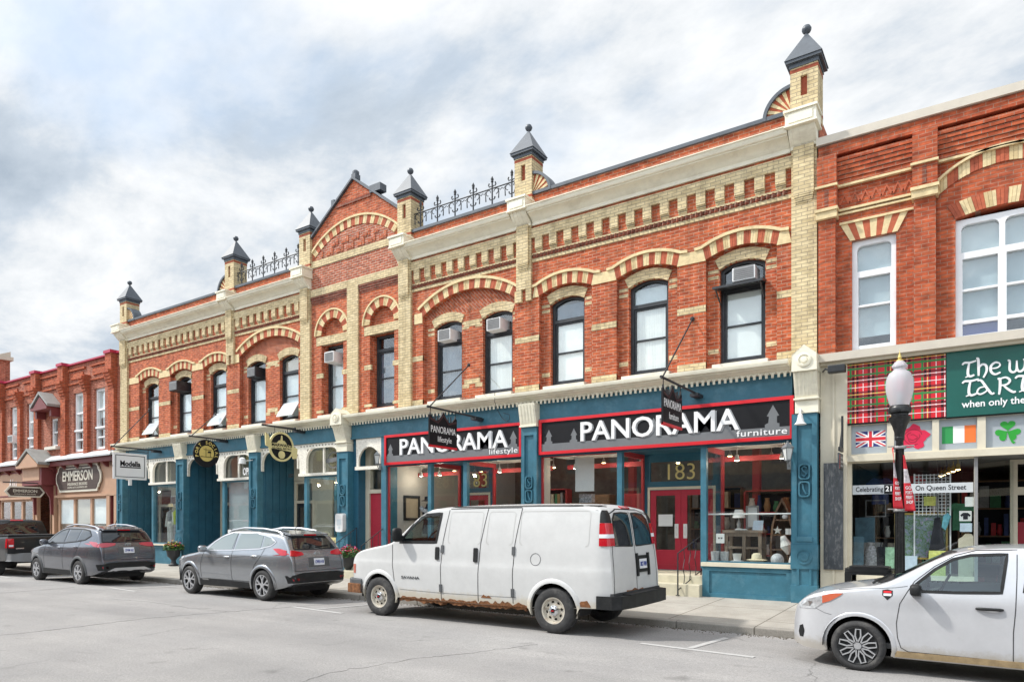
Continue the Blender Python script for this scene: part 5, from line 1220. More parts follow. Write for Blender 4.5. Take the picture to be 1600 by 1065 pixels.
for a, b2 in LW:
    m_ = MB(); m_.plate(rect(a, b2, 5.12, 7.88), [rect(a + 0.12, b2 - 0.12, 6.98, 7.78), rect(a + 0.12, b2 - 0.12, 6.18, 6.9), rect(a + 0.12, (a + b2) / 2 - 0.02, 5.3, 6.06) if False else rect(a + 0.12, b2 - 0.12, 5.72, 6.06), rect(a + 0.12, b2 - 0.12, 5.25, 5.66)], -0.28, -0.12)
    m_.bx(a - 0.04, b2 + 0.04, 6.08, 6.16, -0.13, -0.05); wdw = m_.build('window', 'white_frame', LB)
    lone('pane', 'upper_glass', a + 0.05, b2 - 0.05, 5.2, 7.8, -0.22, -0.212, root=wdw); lone('blind', 'white_blind', a + 0.05, b2 - 0.05, 6.6, 7.8, -0.30, -0.285, root=wdw)
m_ = MB(); m_.plate(rect(-37.72, -36.98, 5.52, 6.88), [rect(-37.62, -37.08, 5.6, 6.18), rect(-37.62, -37.08, 6.24, 6.8)], -0.25, -0.1); wdw = m_.build('window', 'white_frame', LB); lone('pane', 'upper_glass', -37.7, -37.0, 5.54, 6.85, -0.2, -0.19, root=wdw)
lone('sill', 'stone_sill', -37.95, -36.75, 5.36, 5.5, -0.05, 0.18)
# little gabled hood over the small window
def gable_hood(u0, u1, z0, apex, d, name, roofm, wallm, root, tri_d=0.05):
    c = (u0 + u1) / 2; m_ = MB()
    for s0, s1 in (((u0, z0), (c, apex)), ((c, apex), (u1, z0))):
        m_.plate([s0, s1, (s1[0], s1[1] + 0.12), (s0[0], s0[1] + 0.12)], [], -0.02, d)
    r_ = m_.build(name, roofm, root)
    m_ = MB(); m_.plate([(u0 + 0.2, z0 - 0.0), (u1 - 0.2, z0), (c, apex - 0.12)], [], 0.0, d - tri_d); m_.bx(u0 + 0.08, u1 - 0.08, z0 - 0.12, z0, 0.0, d); m_.build('pediment', wallm, r_); return r_
gable_hood(-38.5, -36.6, 7.35, 8.0, 0.6, 'window_hood', 'green_slate', 'maroon_paint', LB)
m_ = MB(); m_.bx(-38.40, -38.22, 6.9, 7.24, 0, 0.4); m_.build('hood_bracket', 'maroon_paint', LB); m_ = MB(); m_.bx(-36.85, -36.67, 6.9, 7.24, 0, 0.4); m_.build('hood_bracket', 'maroon_paint', LB)
aircon(-41.94, 6.0, 'ac_white', 'small white air conditioner in a white window of the leftmost brick block', 0.6, 0.36, 0.3)
# shopfront
m_ = MB(); m_.hexa([FAC(u, z, d) for u in (xl, xr) for d, zz in ((-0.1, (4.9, 5.10)), (0.50, (4.72, 4.79))) for z in zz]); m_.build('ledge_roof', 'snowy_ledge', LB)
lone('fascia_cove', 'maroon_paint', xl, xr, 4.50, 4.72, 0.0, 0.34)
x = xl + 0.3
while x < xr - 0.2:
    m_ = MB(); m_.hexa([FAC(u, z, d) for u in (x - 0.06, x + 0.06) for q in (0, 1) for z, d in ((4.28, q * 0.15), (4.5, q * 0.40))]); m_.build('bracket', 'maroon_paint', LB); x += 1.28
for a, b2, fr_ in ((-36.95, xr, 1), (xl, -39.55, 1)):
    lone('fascia', 'tan_paint', a, b2, 3.05, 4.52, -0.1, 0.06)
    for q in (a + 0.04, b2 - 0.12): lone('fascia_trim', 'maroon_paint', q, q + 0.08, 3.1, 4.4, 0.055, 0.10)
    lone('fascia_trim', 'tan_paint', a, b2, 3.0, 3.12, 0.05, 0.14)
for q in (-31.3, -31.95): lone('shop_post', 'tan_paint', q, q + 0.28, 0.1, 3.02, 0, 0.14); lone('post_trim', 'maroon_paint', q + 0.28, q + 0.34, 0.1, 3.02, 0.0, 0.10)
def tan_window(a, b2, z0, z1, lights, blinds):
    n_ = len(blinds); w = (b2 - a) / n_
    m_ = MB(); m_.plate(rect(a, b2, z0, z1), [rect(a + i * w + 0.09, a + (i + 1) * w - 0.09, z0 + 0.1, z1 - 0.1) for i in range(n_)], -0.12, 0.0); wd = m_.build('shop_window', 'tan_paint', LB)
    lone('pane', 'window_glass', a + 0.03, b2 - 0.03, z0 + 0.03, z1 - 0.03, -0.07, -0.06, root=wd)
    for i, bl in enumerate(blinds):
        if bl: lone('blind', bl[0], a + i * w + 0.09, a + (i + 1) * w - 0.09, bl[1], z1 - 0.1, -0.10, -0.085, root=wd)
tan_window(-36.85, -32.0, 0.9, 3.0, 3, [('white_blind', 1.75), ('lamp_cream', 1.75), ('white_blind', 1.75)])
tan_window(-43.6, -39.6, 0.9, 3.0, 3, [None, None, None])
lone('stall_riser', 'tan_paint', xl, -39.55, 0.1, 0.9, -0.1, 0.02); lone('stall_riser', 'tan_paint', -36.9, xr, 0.1, 0.9, -0.1, 0.02)
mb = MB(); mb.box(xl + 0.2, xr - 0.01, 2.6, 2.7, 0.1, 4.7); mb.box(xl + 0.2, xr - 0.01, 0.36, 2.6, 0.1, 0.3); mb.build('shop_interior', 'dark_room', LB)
# entrance bay with oriel hood
m_ = MB(); m_.box(-39.3, -37.15, -0.62, 0.0, 3.62, 4.62); orl = m_.build('porch_hood', 'maroon_paint', LB); m_ = MB(); m_.bx(-39.2, -37.35, 3.85, 4.55, 0.61, 0.64); m_.build('panel', 'tan_paint', orl)
gable_hood(-39.5, -36.95, 4.58, 5.28, 0.85, 'porch_roof', 'green_slate', 'tan_paint', LB)
for u in (-39.15, -37.3): lone('porch_post', 'tan_paint', u - 0.1, u + 0.1, 0.1, 3.62, -0.1, 0.05); m_ = MB(); m_.plate([(0.0, 2.2), (-0.16, 2.2), (-0.2, 3.0), (-0.58, 3.62), (0.0, 3.62)], [], -0.05, 0.05, fr=lambda uu, v, d, u=u: (u + d, uu, v)); m_.build('porch_bracket', 'maroon_paint', LB)
lone('door', 'umber', -38.9, -37.6, 0.3, 2.7, -0.6, -0.5); lone('porch_back', 'tan_paint', -39.3, -37.0, 0.1, 3.7, -0.8, -0.62)
# signs of the left block
s_ = thing('shop_sign', 'brown EMMERSON board with cream scrolled border over the blinds', 'sign', (-34.6, -0.1, 3.3))
def scroll_outline(u0, u1, z0, z1, e=0.0):
    c = (z0 + z1) / 2; n_ = [(u0 + 0.35 + e, z0 + e), (u1 - 0.35 - e, z0 + e), (u1 - 0.33 - e, z0 + 0.12), (u1 - 0.22 - e, z0 + 0.2), (u1 - 0.2 - e, z0 + 0.3)]
    right = arc(u1 - 0.45, c, 0.45 - e, -0.75, 0.75, 8)
    top = [(u1 - 0.2 - e, z1 - 0.3), (u1 - 0.22 - e, z1 - 0.2), (u1 - 0.33 - e, z1 - 0.12), (u1 - 0.35 - e, z1 - e), (u0 + 0.35 + e, z1 - e), (u0 + 0.33 + e, z1 - 0.12), (u0 + 0.22 + e, z1 - 0.2), (u0 + 0.2 + e, z1 - 0.3)]
    left = arc(u0 + 0.45, c, 0.45 - e, PI - 0.75, PI + 0.75, 8)
    return n_ + right + top + left + [(u0 + 0.2 + e, z0 + 0.3), (u0 + 0.22 + e, z0 + 0.2), (u0 + 0.33 + e, z0 + 0.12)]
a, b2, z0, z1 = -36.75, -32.4, 3.24, 4.52
m_ = MB(); m_.plate(scroll_outline(a, b2, z0, z1), [], 0.10, 0.16); m_.build('border', 'sign_cream', s_); m_ = MB(); m_.plate(scroll_outline(a, b2, z0, z1, 0.10), [], 0.15, 0.175); m_.build('board', 'brown_sign', s_)
m_ = MB(); m_.text('EMMERSON', FAC, -34.55, 3.76, 0.176, w=2.9, h=0.46, th=0.01, bold=0.012, align='c'); m_.text('SINCE 1977', FAC, -34.55, 4.28, 0.176, w=0.75, h=0.085, th=0.006, align='c'); m_.text('INSURANCE BROKERS', FAC, -34.55, 3.54, 0.176, w=1.9, h=0.13, th=0.006, align='c'); m_.text('HOME AUTO BUSINESS LIFE', FAC, -34.55, 3.41, 0.176, w=1.9, h=0.075, th=0.006, align='c')
for q in (-35.9, -34.1): m_.bx(q, q + 0.95, 4.31, 4.34, 0.174, 0.18)
m_.build('lettering', 'sign_cream', s_)
s_ = thing('shop_sign', 'plain tan board with rounded end and white script Adora', 'sign', (-41.7, -0.1, 3.2))
m_ = MB(); m_.plate(roundrect(-44.2 + 0.5, -39.75, 3.2, 4.36, 0.3), [], 0.06, 0.11); m_.build('board', 'tan_paint', s_); m_ = MB(); m_.plate(roundrect(-43.75, -39.7, 3.15, 4.41, 0.32), [roundrect(-43.68, -39.77, 3.22, 4.34, 0.28)], 0.06, 0.115); m_.build('border', 'maroon_paint', s_)
m_ = MB(); m_.text('Adora', FAC, -41.75, 3.66, 0.111, w=0.95, h=0.42, th=0.006, shear=0.35, align='c'); m_.build('lettering', 'sign_white', s_)
s_ = thing('hanging_sign', 'small hexagonal brown EMMERSON sign under the porch hood', 'sign', (-37.9, -0.4, 3.3)); fr = PERP(-37.55)
m_ = MB(); m_.plate([(-2.0, 3.27), (-1.8, 3.02), (-0.5, 3.02), (-0.3, 3.27), (-0.5, 3.52), (-1.8, 3.52)], [], -0.02, 0.02, fr=fr); m_.build('border', 'sign_cream', s_); m_ = MB(); m_.plate([(-1.9, 3.27), (-1.75, 3.08), (-0.55, 3.08), (-0.4, 3.27), (-0.55, 3.46), (-1.75, 3.46)], [], -0.024, 0.024, fr=fr); m_.build('board', 'brown_sign', s_)
m_ = MB(); m_.text('EMMERSON', fr, -1.15, 3.25, 0.025, w=1.0, h=0.13, th=0.004, align='c', bold=0.02); m_.text('INSURANCE BROKERS', fr, -1.15, 3.14, 0.025, w=0.9, h=0.05, th=0.004, align='c'); m_.build('lettering', 'sign_cream', s_)
m_ = MB(); m_.tube([(-37.55, 0, 3.7), (-37.55, -2.05, 3.7)], 0.03, 6); m_.tube([(-37.55, -0.6, 3.52), (-37.55, -0.6, 3.7)], 0.012, 5); m_.tube([(-37.55, -1.7, 3.52), (-37.55, -1.7, 3.7)], 0.012, 5); m_.build('bracket', 'iron', s_)
# next block, only its corner shows
FB = thing('corner_block', 'tall dark red brick corner at the far left edge', 'building', (-49, 0, 0.17))
m_ = MB(); m_.box(-56, -43.78, 0.0, 12, 0.0, 9.0); m_.box(-56, -43.78, 0.0, 0.5, 9.0, 10.6); m_.build('wall', 'left_brick', FB); m_ = MB(); m_.box(-56, -43.6, -0.2, 0.6, 10.6, 10.8); m_.hexa([(x, y, z) for x in (-56, -43.7) for y, zz in ((-0.15, (10.8, 10.82)), (0.5, (10.8, 11.1))) for z in zz]); m_.build('cornice', 'lamp_cream', FB)
for i in range(3): m_ = MB(); m_.box(-47 - 3 * i, -45.9 - 3 * i, -0.03, 0.05, 5.2, 7.9); m_.build('window', 'slate_curtain', FB)

# ------------------------------------------------------------------ right hand block with the tartan sign
RB = thing('tartan_shop_block', 'orange red brick building with white windows over the tartan and green sign', 'building', (0.5, 0, 0.17))
def rone(name, mat_, *a, root=None, **k):
    m_ = MB(); m_.bx(*a); return m_.build(name, mat_, root or RB, **k)
RX0, RX1 = -2.74, 4.4
mb = MB(); mb.plate(rect(RX0, RX1, 5.2, 9.55), [rect(-2.14, -1.35, 5.26, 7.50), arched(-0.37, 1.07, 5.24, 7.50, 0.10), rect(2.4, 3.2, 5.26, 7.5)], -0.35, -0.05); mb.build('wall', 'orange_brick', RB)
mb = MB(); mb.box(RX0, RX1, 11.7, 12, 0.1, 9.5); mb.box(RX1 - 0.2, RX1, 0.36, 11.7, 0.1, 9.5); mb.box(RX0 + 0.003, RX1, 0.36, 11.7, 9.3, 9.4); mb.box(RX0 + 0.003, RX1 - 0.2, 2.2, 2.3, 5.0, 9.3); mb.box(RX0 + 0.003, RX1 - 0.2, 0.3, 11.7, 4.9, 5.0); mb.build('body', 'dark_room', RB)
m_ = MB(); m_.hexa([FAC(u, z, d) for u, za in ((RX0 - 0.03, 9.52), (RX1, 9.46)) for d in (-0.4, 0.16) for z in (za, za + 0.16)]); m_.build('coping', 'lamp_cream', RB)
rone('parapet', 'orange_brick', RX0, RX1, 9.27, 9.5, -0.06, 0.10)
for u0, u1 in ((-2.74, -2.42), (-1.04, -0.68), (1.5, 1.86), (3.9, 4.3)):
    m_ = MB(); m_.bx(u0, u1, 5.2, 9.27, -0.06, 0.10); m_.bx(u0 - 0.02, u1 + 0.03, 8.12, 8.62, -0.06, 0.16); m_.bx(u0 - 0.02, u1 + 0.03, 8.66, 9.27, -0.06, 0.17)
    pr = m_.build('pier', 'orange_brick', RB)
    for q in ((u0 - 0.05, u1 + 0.05, 8.62, 8.665, -0.06, 0.20), (u0 - 0.05, u1 + 0.06, 8.13, 8.19, -0.06, 0.22), (u0 - 0.035, u1 + 0.04, 7.99, 8.127, -0.06, 0.19)): rone('pier_cap', 'cream_voussoir', *q, root=pr)
    m_ = MB(); c = (u0 + u1) / 2; m_.bx(c - 0.035, c + 0.035, 8.24, 8.58, 0.155, 0.165); m_.build('slot', 'dark_red_brick', pr)
for u0, u1 in ((-2.41, -1.05), (-0.66, 1.49), (1.87, 3.89)):
    m_ = MB()
    for i in range(6): m_.bx(u0, u1, 8.70 + 0.085 * i, 8.775 + 0.085 * i, -0.06, -0.02 + 0.018 * i)
    m_.build('corbel_panel', 'orange_brick', RB); rone('cream_string', 'cream_voussoir', u0, u1, 8.625, 8.67, -0.06, 0.03)
for u0, u1 in ((-2.41, -1.05), (1.87, 3.89)):
    rone('cream_string', 'cream_voussoir', u0, u1, 8.13, 8.175, -0.06, 0.02); rone('cream_string', 'cream_voussoir', u0, u1, 8.06, 8.10, -0.06, 0.0); rone('cream_string', 'cream_voussoir', u0 + 0.05, u1, 7.86, 7.905, -0.06, 0.0)
    m_ = MB(); k = u0 + 0.05
    while k < u1 - 0.1: m_.ribbon([(k, 8.28), (k + 0.09, 8.46), (k + 0.18, 8.28)], 0.05, -0.055, -0.035); k += 0.19
    m_.build('zigzag_band', 'red_voussoir', RB)
# splayed lintel
m_ = MB(); c, n_ = -1.745, 9
for i in range(n_):
    t0, t1 = -1 + 2 * i / n_, -1 + 2 * (i + 1) / n_
    m_.mat(0 if i % 2 == 0 else 1).plate([(c + t0 * 0.42, 7.51), (c + t1 * 0.42, 7.51), (c + t1 * 0.60, 7.86), (c + t0 * 0.60, 7.86)], [], -0.06, -0.03)
m_.build('splayed_lintel', VM, RB)
m_ = MB(); voussoirs(m_, arcfn(-0.66, 1.36, 8.02, 0.36), arcfn(-0.66, 1.36, 8.26, 0.38), 11, -0.06, -0.02); r_ = m_.build('arch', VM, RB); f = arcfn(-0.66, 1.36, 8.28, 0.39); hood([f(i / 16) for i in range(17)], 0.045, 0.03, r_)
m_ = MB(); voussoirs(m_, arcfn(-0.37, 1.07, 7.51, 0.10), arcfn(-0.5, 1.2, 7.78, 0.12), 9, -0.06, -0.03, first=0); m_.build('arch', VM, RB)
def white_window(u0, u1, z0, z1, lights, stained=False):
    m_ = MB(); fw = 0.09; n_ = lights; w = (u1 - u0 - fw) / n_; H = []
    for i in range(n_):
        a = u0 + fw + i * w; b2 = u0 + (i + 1) * w
        H += [[(a, z1 - 0.62), (b2, z1 - 0.62), (b2, z1 - 0.20)] + arc(b2 - 0.1, z1 - 0.2, 0.1, 0, PI / 2, 4)[1:] + arc(a + 0.1, z1 - 0.2, 0.1, PI / 2, PI, 4), rect(a + 0.02, b2 - 0.02, (z0 + z1) / 2 - 0.18, z1 - 0.74), rect(a + 0.02, b2 - 0.02, z0 + (0.36 if stained else 0.12), (z0 + z1) / 2 - 0.22)]
        if stained: H.append(rect(a + 0.02, b2 - 0.02, z0 + 0.08, z0 + 0.30))
    m_.plate(rect(u0, u1, z0, z1), H, -0.26, -0.13)
    wd = m_.build('window', 'white_frame', RB)
    rone('pane', 'upper_glass', u0 + 0.04, u1 - 0.04, z0 + 0.04, z1 - 0.04, -0.21, -0.2, root=wd)
    rone('blind', 'pane_backing', u0 + 0.04, u1 - 0.04, z0 + 0.32, z1 - 0.04, -0.30, -0.28, root=wd)  # no real blind: backing sheet added to give the glass its blue-grey tone
    if stained: rone('stained_strip', 'flag_blue', u0 + 0.1, (u0 + u1) / 2 - 0.06, z0 + 0.08, z0 + 0.30, -0.225, -0.205 - 0.01, root=wd)
    rone('sill', 'white_frame', u0 - 0.05, u1 + 0.05, z0 - 0.06, z0, -0.15, 0.10)
    return wd
white_window(-2.14, -1.35, 5.26, 7.50, 1); white_window(-0.37, 1.07, 5.24, 7.50, 2, True); white_window(2.4, 3.2, 5.26, 7.5, 1)
# shopfront
rone('fascia_moulding', 'lamp_cream', -2.70, RX1, 5.06, 5.22, -0.1, 0.28); rone('fascia_moulding', 'beige_paint', -2.70, RX1, 5.0, 5.06, -0.1, 0.18)
rone('shop_pilaster', 'beige_paint', -2.70, -2.20, 0.1, 5.0, -0.2, 0.10); rone('pilaster_strip', 'beige_paint', -2.47, -2.43, 0.1, 5.0, 0.09, 0.13)
rone('fascia_board', 'beige_paint', -2.2, RX1, 3.78, 5.0, -0.1, 0.02)
FR = [(-2.14, -1.50), (-1.38, -0.74), (-0.63, -0.03), (0.10, 0.78), (0.9, 1.6)]
m_ = MB(); m_.plate(rect(-2.2, RX1, 3.04, 3.80), [rect(a, b2, 3.18, 3.76) for a, b2 in FR], -0.1, 0.04); tr = m_.build('transom_frame', 'beige_paint', RB)
rone('transom_rail', 'beige_paint', -2.2, RX1, 3.03, 3.15, 0.03, 0.12)
panels = [rone('transom_panel', 'grey_panel', a - 0.02, b2 + 0.02, 3.16, 3.78, -0.08, -0.02) for a, b2 in FR]
# flag of the first panel
def union_flag(root, u0, u1, z0, z1):
    w, h = u1 - u0, z1 - z0; d = -0.0195
    def diag(t): return [(u0, z0), (u0 + t, z0), (u1, z1 - t * h / w), (u1, z1), (u1 - t, z1), (u0, z0 + t * h / w)], [(u1, z0), (u1, z0 + t * h / w), (u0 + t, z1), (u0, z1), (u0, z1 - t * h / w), (u1 - t, z0)]
    m_ = MB(); m_.bx(u0, u1, z0, z1, d - 0.002, d); m_.build('blue_field', 'flag_blue', root)
    m_ = MB()
    for i, P in enumerate(diag(0.075)): m_.plate(P, [], d, d + 0.002 + 0.0004 * i)
    m_.bx(u0, u1, z0 + h * 0.33, z1 - h * 0.33, d, d + 0.005); m_.bx(u0 + w * 0.41, u1 - w * 0.41, z0, z1, d, d + 0.0056); m_.build('white_cross', 'sign_white', root)
    m_ = MB()
    for i, P in enumerate(diag(0.026)): m_.plate(P, [], d + 0.002, d + 0.0036 + 0.0004 * i)
    m_.bx(u0, u1, z0 + h * 0.40, z1 - h * 0.40, d + 0.005, d + 0.0072); m_.bx(u0 + w * 0.45, u1 - w * 0.45, z0, z1, d + 0.005, d + 0.0078); m_.build('red_cross', 'flag_red', root)
union_flag(panels[0], -2.06, -1.53, 3.32, 3.63)
c, z = -1.06, 3.46; m_ = MB(); P = []
for i in range(40):
    a = 2 * PI * i / 40; r0 = 0.22 + 0.035 * math.sin(5 * a + 0.6) + 0.012 * math.sin(13 * a); P.append((c + r0 * 1.12 * math.cos(a), z + r0 * math.sin(a)))
m_.plate(P, [], -0.022, -0.012); m_.build('rose', 'rose', panels[1])
m_ = MB()
for rr_, off in ((0.15, 0.3), (0.10, 1.9), (0.055, 3.5)):
    m_.ribbon([(c + (rr_ + 0.02 * math.sin(3 * t)) * math.cos(t + off), z + rr_ * math.sin(t + off)) for t in [k * 0.35 for k in range(15)]], 0.014, -0.0125, -0.009)
m_.build('rose_outline', 'rose_line', panels[1])
for i, mm in enumerate(('flag_green', 'sign_white', 'flag_orange')): rone('flag_stripe', mm, -0.585 + 0.178 * i, -0.407 + 0.178 * i, 3.30, 3.62, -0.022, -0.016, root=panels[2])
m_ = MB()
for a in (PI / 2, PI / 2 + 2.15, PI / 2 - 2.15):
    c, z = 0.43, 3.47; P = []
    for k in range(24):
        t = 2 * PI * k / 24; hx = 16 * math.sin(t) ** 3; hy = 13 * math.cos(t) - 5 * math.cos(2 * t) - 2 * math.cos(3 * t) - math.cos(4 * t)
        hx, hy = hx * 0.0072, (hy + 17) * 0.0062
        P.append((c + hy * math.cos(a) - hx * math.sin(a), z + hy * math.sin(a) + hx * math.cos(a)))
    m_.plate(P, [], -0.022, -0.014 + 0.0006 * a)
m_.ribbon([(0.43, 3.47), (0.46, 3.36), (0.50, 3.27), (0.53, 3.25)], [0.02, 0.025, 0.035, 0.045], -0.022, -0.012); m_.build('shamrock', 'shamrock', panels[3])
# display window and door recess
m_ = MB(); m_.plate(rect(-2.2, -0.02, 0.72, 3.04), [rect(-2.13, -0.08, 0.80, 3.0)], -0.08, 0.02); win = m_.build('shop_window', 'beige_paint', RB)
rone('pane', 'shop_glass', -2.15, -0.05, 0.78, 3.02, -0.035, -0.027, root=win)
rone('corner_post', 'ac_grey', -0.075, -0.02, 0.72, 3.04, -0.08, 0.03); rone('bulkhead', 'beige_paint', -2.2, -0.02, 0.1, 0.72, -0.1, 0.04)
m_ = MB(); m_.hexa([(x, y, z) for x0, y in ((-0.05, 0.08), (0.55, 1.25)) for x in (x0 - 0.004, x0 + 0.004) for z in (0.75, 3.0)]); m_.build('return_pane', 'shop_glass', RB)
m_ = MB(); m_.plate(rect(0.50, 2.0, 0.2, 3.04), [rect(0.62, 0.98 + 0.7, 0.25, 2.35), rect(0.62, 1.68, 2.5, 2.95)], -1.35, -1.25); m_.build('door_frame', 'beige_paint', RB)
mb = MB(); mb.box(RX0 + 0.003, RX1 - 0.2, 5.0, 5.1, 0.1, 4.9); mb.box(RX0 + 0.05, RX1 - 0.2, 0.3, 5.0, 0.1, 0.3); mb.box(RX0 + 0.003, RX0 + 0.1, 0.25, 5.0, 0.1, 4.9); mb.build('shop_interior', 'shop_wall', RB)
mb = MB(); mb.box(-2.2, RX1 - 0.2, 0.10, 5.0, 3.06, 3.1); mb.build('shop_ceiling', 'ac_grey', RB)
rone('display_floor', 'lamp_cream', -2.15, -0.1, 0.68, 0.78, -1.2, -0.09)
rone('shopfront_right', 'beige_paint', 2.0, RX1, 0.1, 3.04, -0.1, 0.02)
pm('notice_dark', (0.035, 0.042, 0.05), 0.5, var=0.2, scale=8, dirt=(0.45, 0.45, 0.45), dirt_amt=0.28, dirt_scale=14, stretch=(1.5, 1, 0.5))
rone('notice_panel', 'notice_dark', -2.63, -2.27, 0.86, 3.02, 0.09, 0.16)

pm('sign_mid_pale', (0.52, 0.55, 0.57), 0.5, var=0.03)
# tartan and green fascia
s_ = thing('shop_sign', 'wide sign with red tartan at left and green panel with white Celtic letters', 'sign', (0.5, -0.1, 3.8))
t0, t1, z0, z1 = -2.20, -0.52, 3.80, 4.98
m_ = MB(); m_.bx(t0 - 0.03, t1, z0 - 0.03, z1 + 0.02, 0.02, 0.07); m_.bx(t1, RX1, z0 - 0.04, z1 + 0.03, 0.02, 0.07); m_.build('edge', 'sign_black', s_)
m_ = MB(); m_.bx(t1 + 0.012, RX1 - 0.02, z0 - 0.015, z1 + 0.015, 0.05, 0.085); gp = m_.build('green_panel', 'sign_green', s_)
pm('tartan_dark', (0.20, 0.008, 0.014), 0.5, var=0.05)
pm('tartan_yellow', (0.72, 0.55, 0.13), 0.5, var=0.05); pm('tartan_green', (0.025, 0.22, 0.05), 0.5, var=0.05)
m_ = MB(); m_.mat(0).bx(t0, t1, z0, z1, 0.05, 0.080)
W_, H_ = t1 - t0, z1 - z0
per = 0.62      # pattern repeat
VS = []         # (offset, width, kind)
pat = [(0.06, 0.038, 3), (0.108, 0.034, 1), (0.145, 0.013, 2), (0.185, 0.034, 1), (0.285, 0.011, 4), (0.385, 0.040, 1), (0.425, 0.011, 4), (0.465, 0.040, 1), (0.53, 0.032, 3)]
vx, hz = [], []
k = t0
while k < t1:
    for o, w, kd in pat:
        if k + o + w / 2 < t1: vx.append((k + o, w, kd))
    k += per
k = z0 - 0.18
while k < z1:
    for o, w, kd in pat:
        if z0 < k + o - w / 2 and k + o + w / 2 < z1: hz.append((k + o, w, kd))
    k += 0.60
e = 0
for x, w, kd in vx: m_.mat({1: 1, 2: 2, 3: 3, 4: 4}[kd]).bx(x - w / 2, x + w / 2, z0, z1, 0.079, 0.0812 + 0.0002 * kd)
for z, w, kd in hz: m_.mat({1: 1, 2: 2, 3: 3, 4: 4}[kd]).bx(t0, t1, z - w / 2, z + w / 2, 0.079, 0.0823 + 0.0002 * kd)
for x, w, kd in vx:
    if kd == 1:
        for z, h, k2 in hz:
            if k2 == 1: m_.mat(5).bx(x - w / 2, x + w / 2, z - h / 2, z + h / 2, 0.079, 0.0835)
m_.build('tartan_panel', ['sign_red', 'tartan_dark', 'tartan_yellow', 'tartan_green', 'sign_white', 'sign_black'], s_)
def glyph(m_, strokes, u, v, s_x, s_y, d):
    for i, (P, w) in enumerate(strokes):
        Q = []
        # smooth the stroke
        for a in range(len(P) - 1):
            p0, p1, p2, p3 = P[max(a - 1, 0)], P[a], P[a + 1], P[min(a + 2, len(P) - 1)]
            for t in (0, 0.25, 0.5, 0.75):
                Q.append(tuple(0.5 * (2 * p1[j] + (p2[j] - p0[j]) * t + (2 * p0[j] - 5 * p1[j] + 4 * p2[j] - p3[j]) * t * t + (3 * p1[j] - p0[j] - 3 * p2[j] + p3[j]) * t ** 3) for j in (0, 1)))
        Q.append(P[-1])
        n_ = len(Q); ws = [w * 0.84 * (0.75 + 0.35 * math.sin(PI * j / (n_ - 1))) * s_y for j in range(n_)]
        m_.ribbon([(u + x * s_x, v + y * s_y) for x, y in Q], ws, 0.084, 0.098 + 0.0007 * i)
G = {
 'T': [([(0.0, 0.80), (0.12, 0.92), (0.4, 0.90), (0.72, 0.98)], 0.14), ([(0.36, 0.88), (0.30, 0.5), (0.30, 0.15), (0.42, 0.02), (0.62, 0.10)], 0.16), ([(0.16, -0.02), (0.34, 0.05), (0.5, 0.02)], 0.09)],
 'h': [([(0.0, 1.12), (0.10, 1.05), (0.12, 0.5), (0.12, 0.0)], 0.16), ([(0.12, 0.5), (0.3, 0.7), (0.5, 0.6), (0.52, 0.25), (0.36, -0.14)], 0.15)],
 'e': [([(0.50, 0.66), (0.30, 0.74), (0.08, 0.55), (0.08, 0.2), (0.28, 0.0), (0.55, 0.1)], 0.15), ([(0.50, 0.66), (0.52, 0.52), (0.38, 0.40), (0.12, 0.38)], 0.10)],
 'w': [([(0.0, 0.78), (0.10, 0.72), (0.10, 0.2), (0.25, 0.02), (0.42, 0.15), (0.44, 0.72)], 0.14), ([(0.44, 0.72), (0.46, 0.2), (0.60, 0.02), (0.80, 0.2), (0.84, 0.6), (0.76, 0.78)], 0.14)],
 'A': [([(0.05, 0.88), (0.22, 0.86), (0.45, 0.4), (0.66, 0.02), (0.78, 0.06)], 0.15), ([(0.40, 0.48), (0.14, 0.42), (0.04, 0.16), (0.18, 0.04), (0.40, 0.16), (0.5, 0.32)], 0.11)],
 'R': [([(0.06, 0.86), (0.16, 0.84), (0.16, 0.3), (0.12, -0.08)], 0.15), ([(0.10, 0.84), (0.4, 0.92), (0.58, 0.72), (0.46, 0.5), (0.2, 0.46)], 0.13), ([(0.30, 0.46), (0.5, 0.2), (0.72, 0.0), (0.82, 0.04)], 0.14)],
}
m_ = MB(); u = -0.26
for ch, adv in (('T', 0.215), ('h', 0.20), ('e', 0.27), ('w', 0.34), ('e', 0.24), ('e', 0.24)): glyph(m_, G[ch], u, 4.50, 0.30, 0.29, 0.09); u += adv
u = -0.26
for ch, adv in (('T', 0.215), ('A', 0.30), ('R', 0.28), ('T', 0.26), ('A', 0.3)): glyph(m_, G[ch], u, 4.15, 0.35, 0.30, 0.09); u += adv
m_.text('when only the real', FAC, -0.27, 3.94, 0.085, h=0.125, w=1.24, th=0.008, bold=0.016)
m_.build('lettering', 'sign_white', s_)
# small fixtures by the right block
r_ = thing('spotlight', 'black box floodlight under the cornice left of the tartan sign', 'lamp', (-2.32, -0.2, 4.85))
m_ = MB(); m_.box(-2.50, -2.18, -0.52, -0.34, 4.78, 4.93); m_.build('case', 'black_metal', r_, bevel=0.02); m_ = MB(); m_.tube([(-2.65, -0.1, 4.9), (-2.55, -0.42, 4.88), (-2.5, -0.42, 4.86)], 0.02, 6); m_.build('arm', 'black_metal', r_)
r_ = thing('hanging_sign', 'small dark directory sign on a bracket beside the black notice panel', 'sign', (-2.3, -0.15, 3.2)); fr = PERP(-2.28)
m_ = MB(); m_.bx(-0.19, -0.15, 3.25, 3.95, -0.02, 0.02, fr=fr); m_.box(-2.30, -2.26, -0.55, -0.15, 3.22, 3.30)
for k in range(3): m_.tube([(-2.28, -0.17, 3.8 - 0.08 * k), (-2.28, -0.5 + 0.05 * k, 3.30)], 0.008, 5)
m_.build('bracket', 'black_metal', r_)
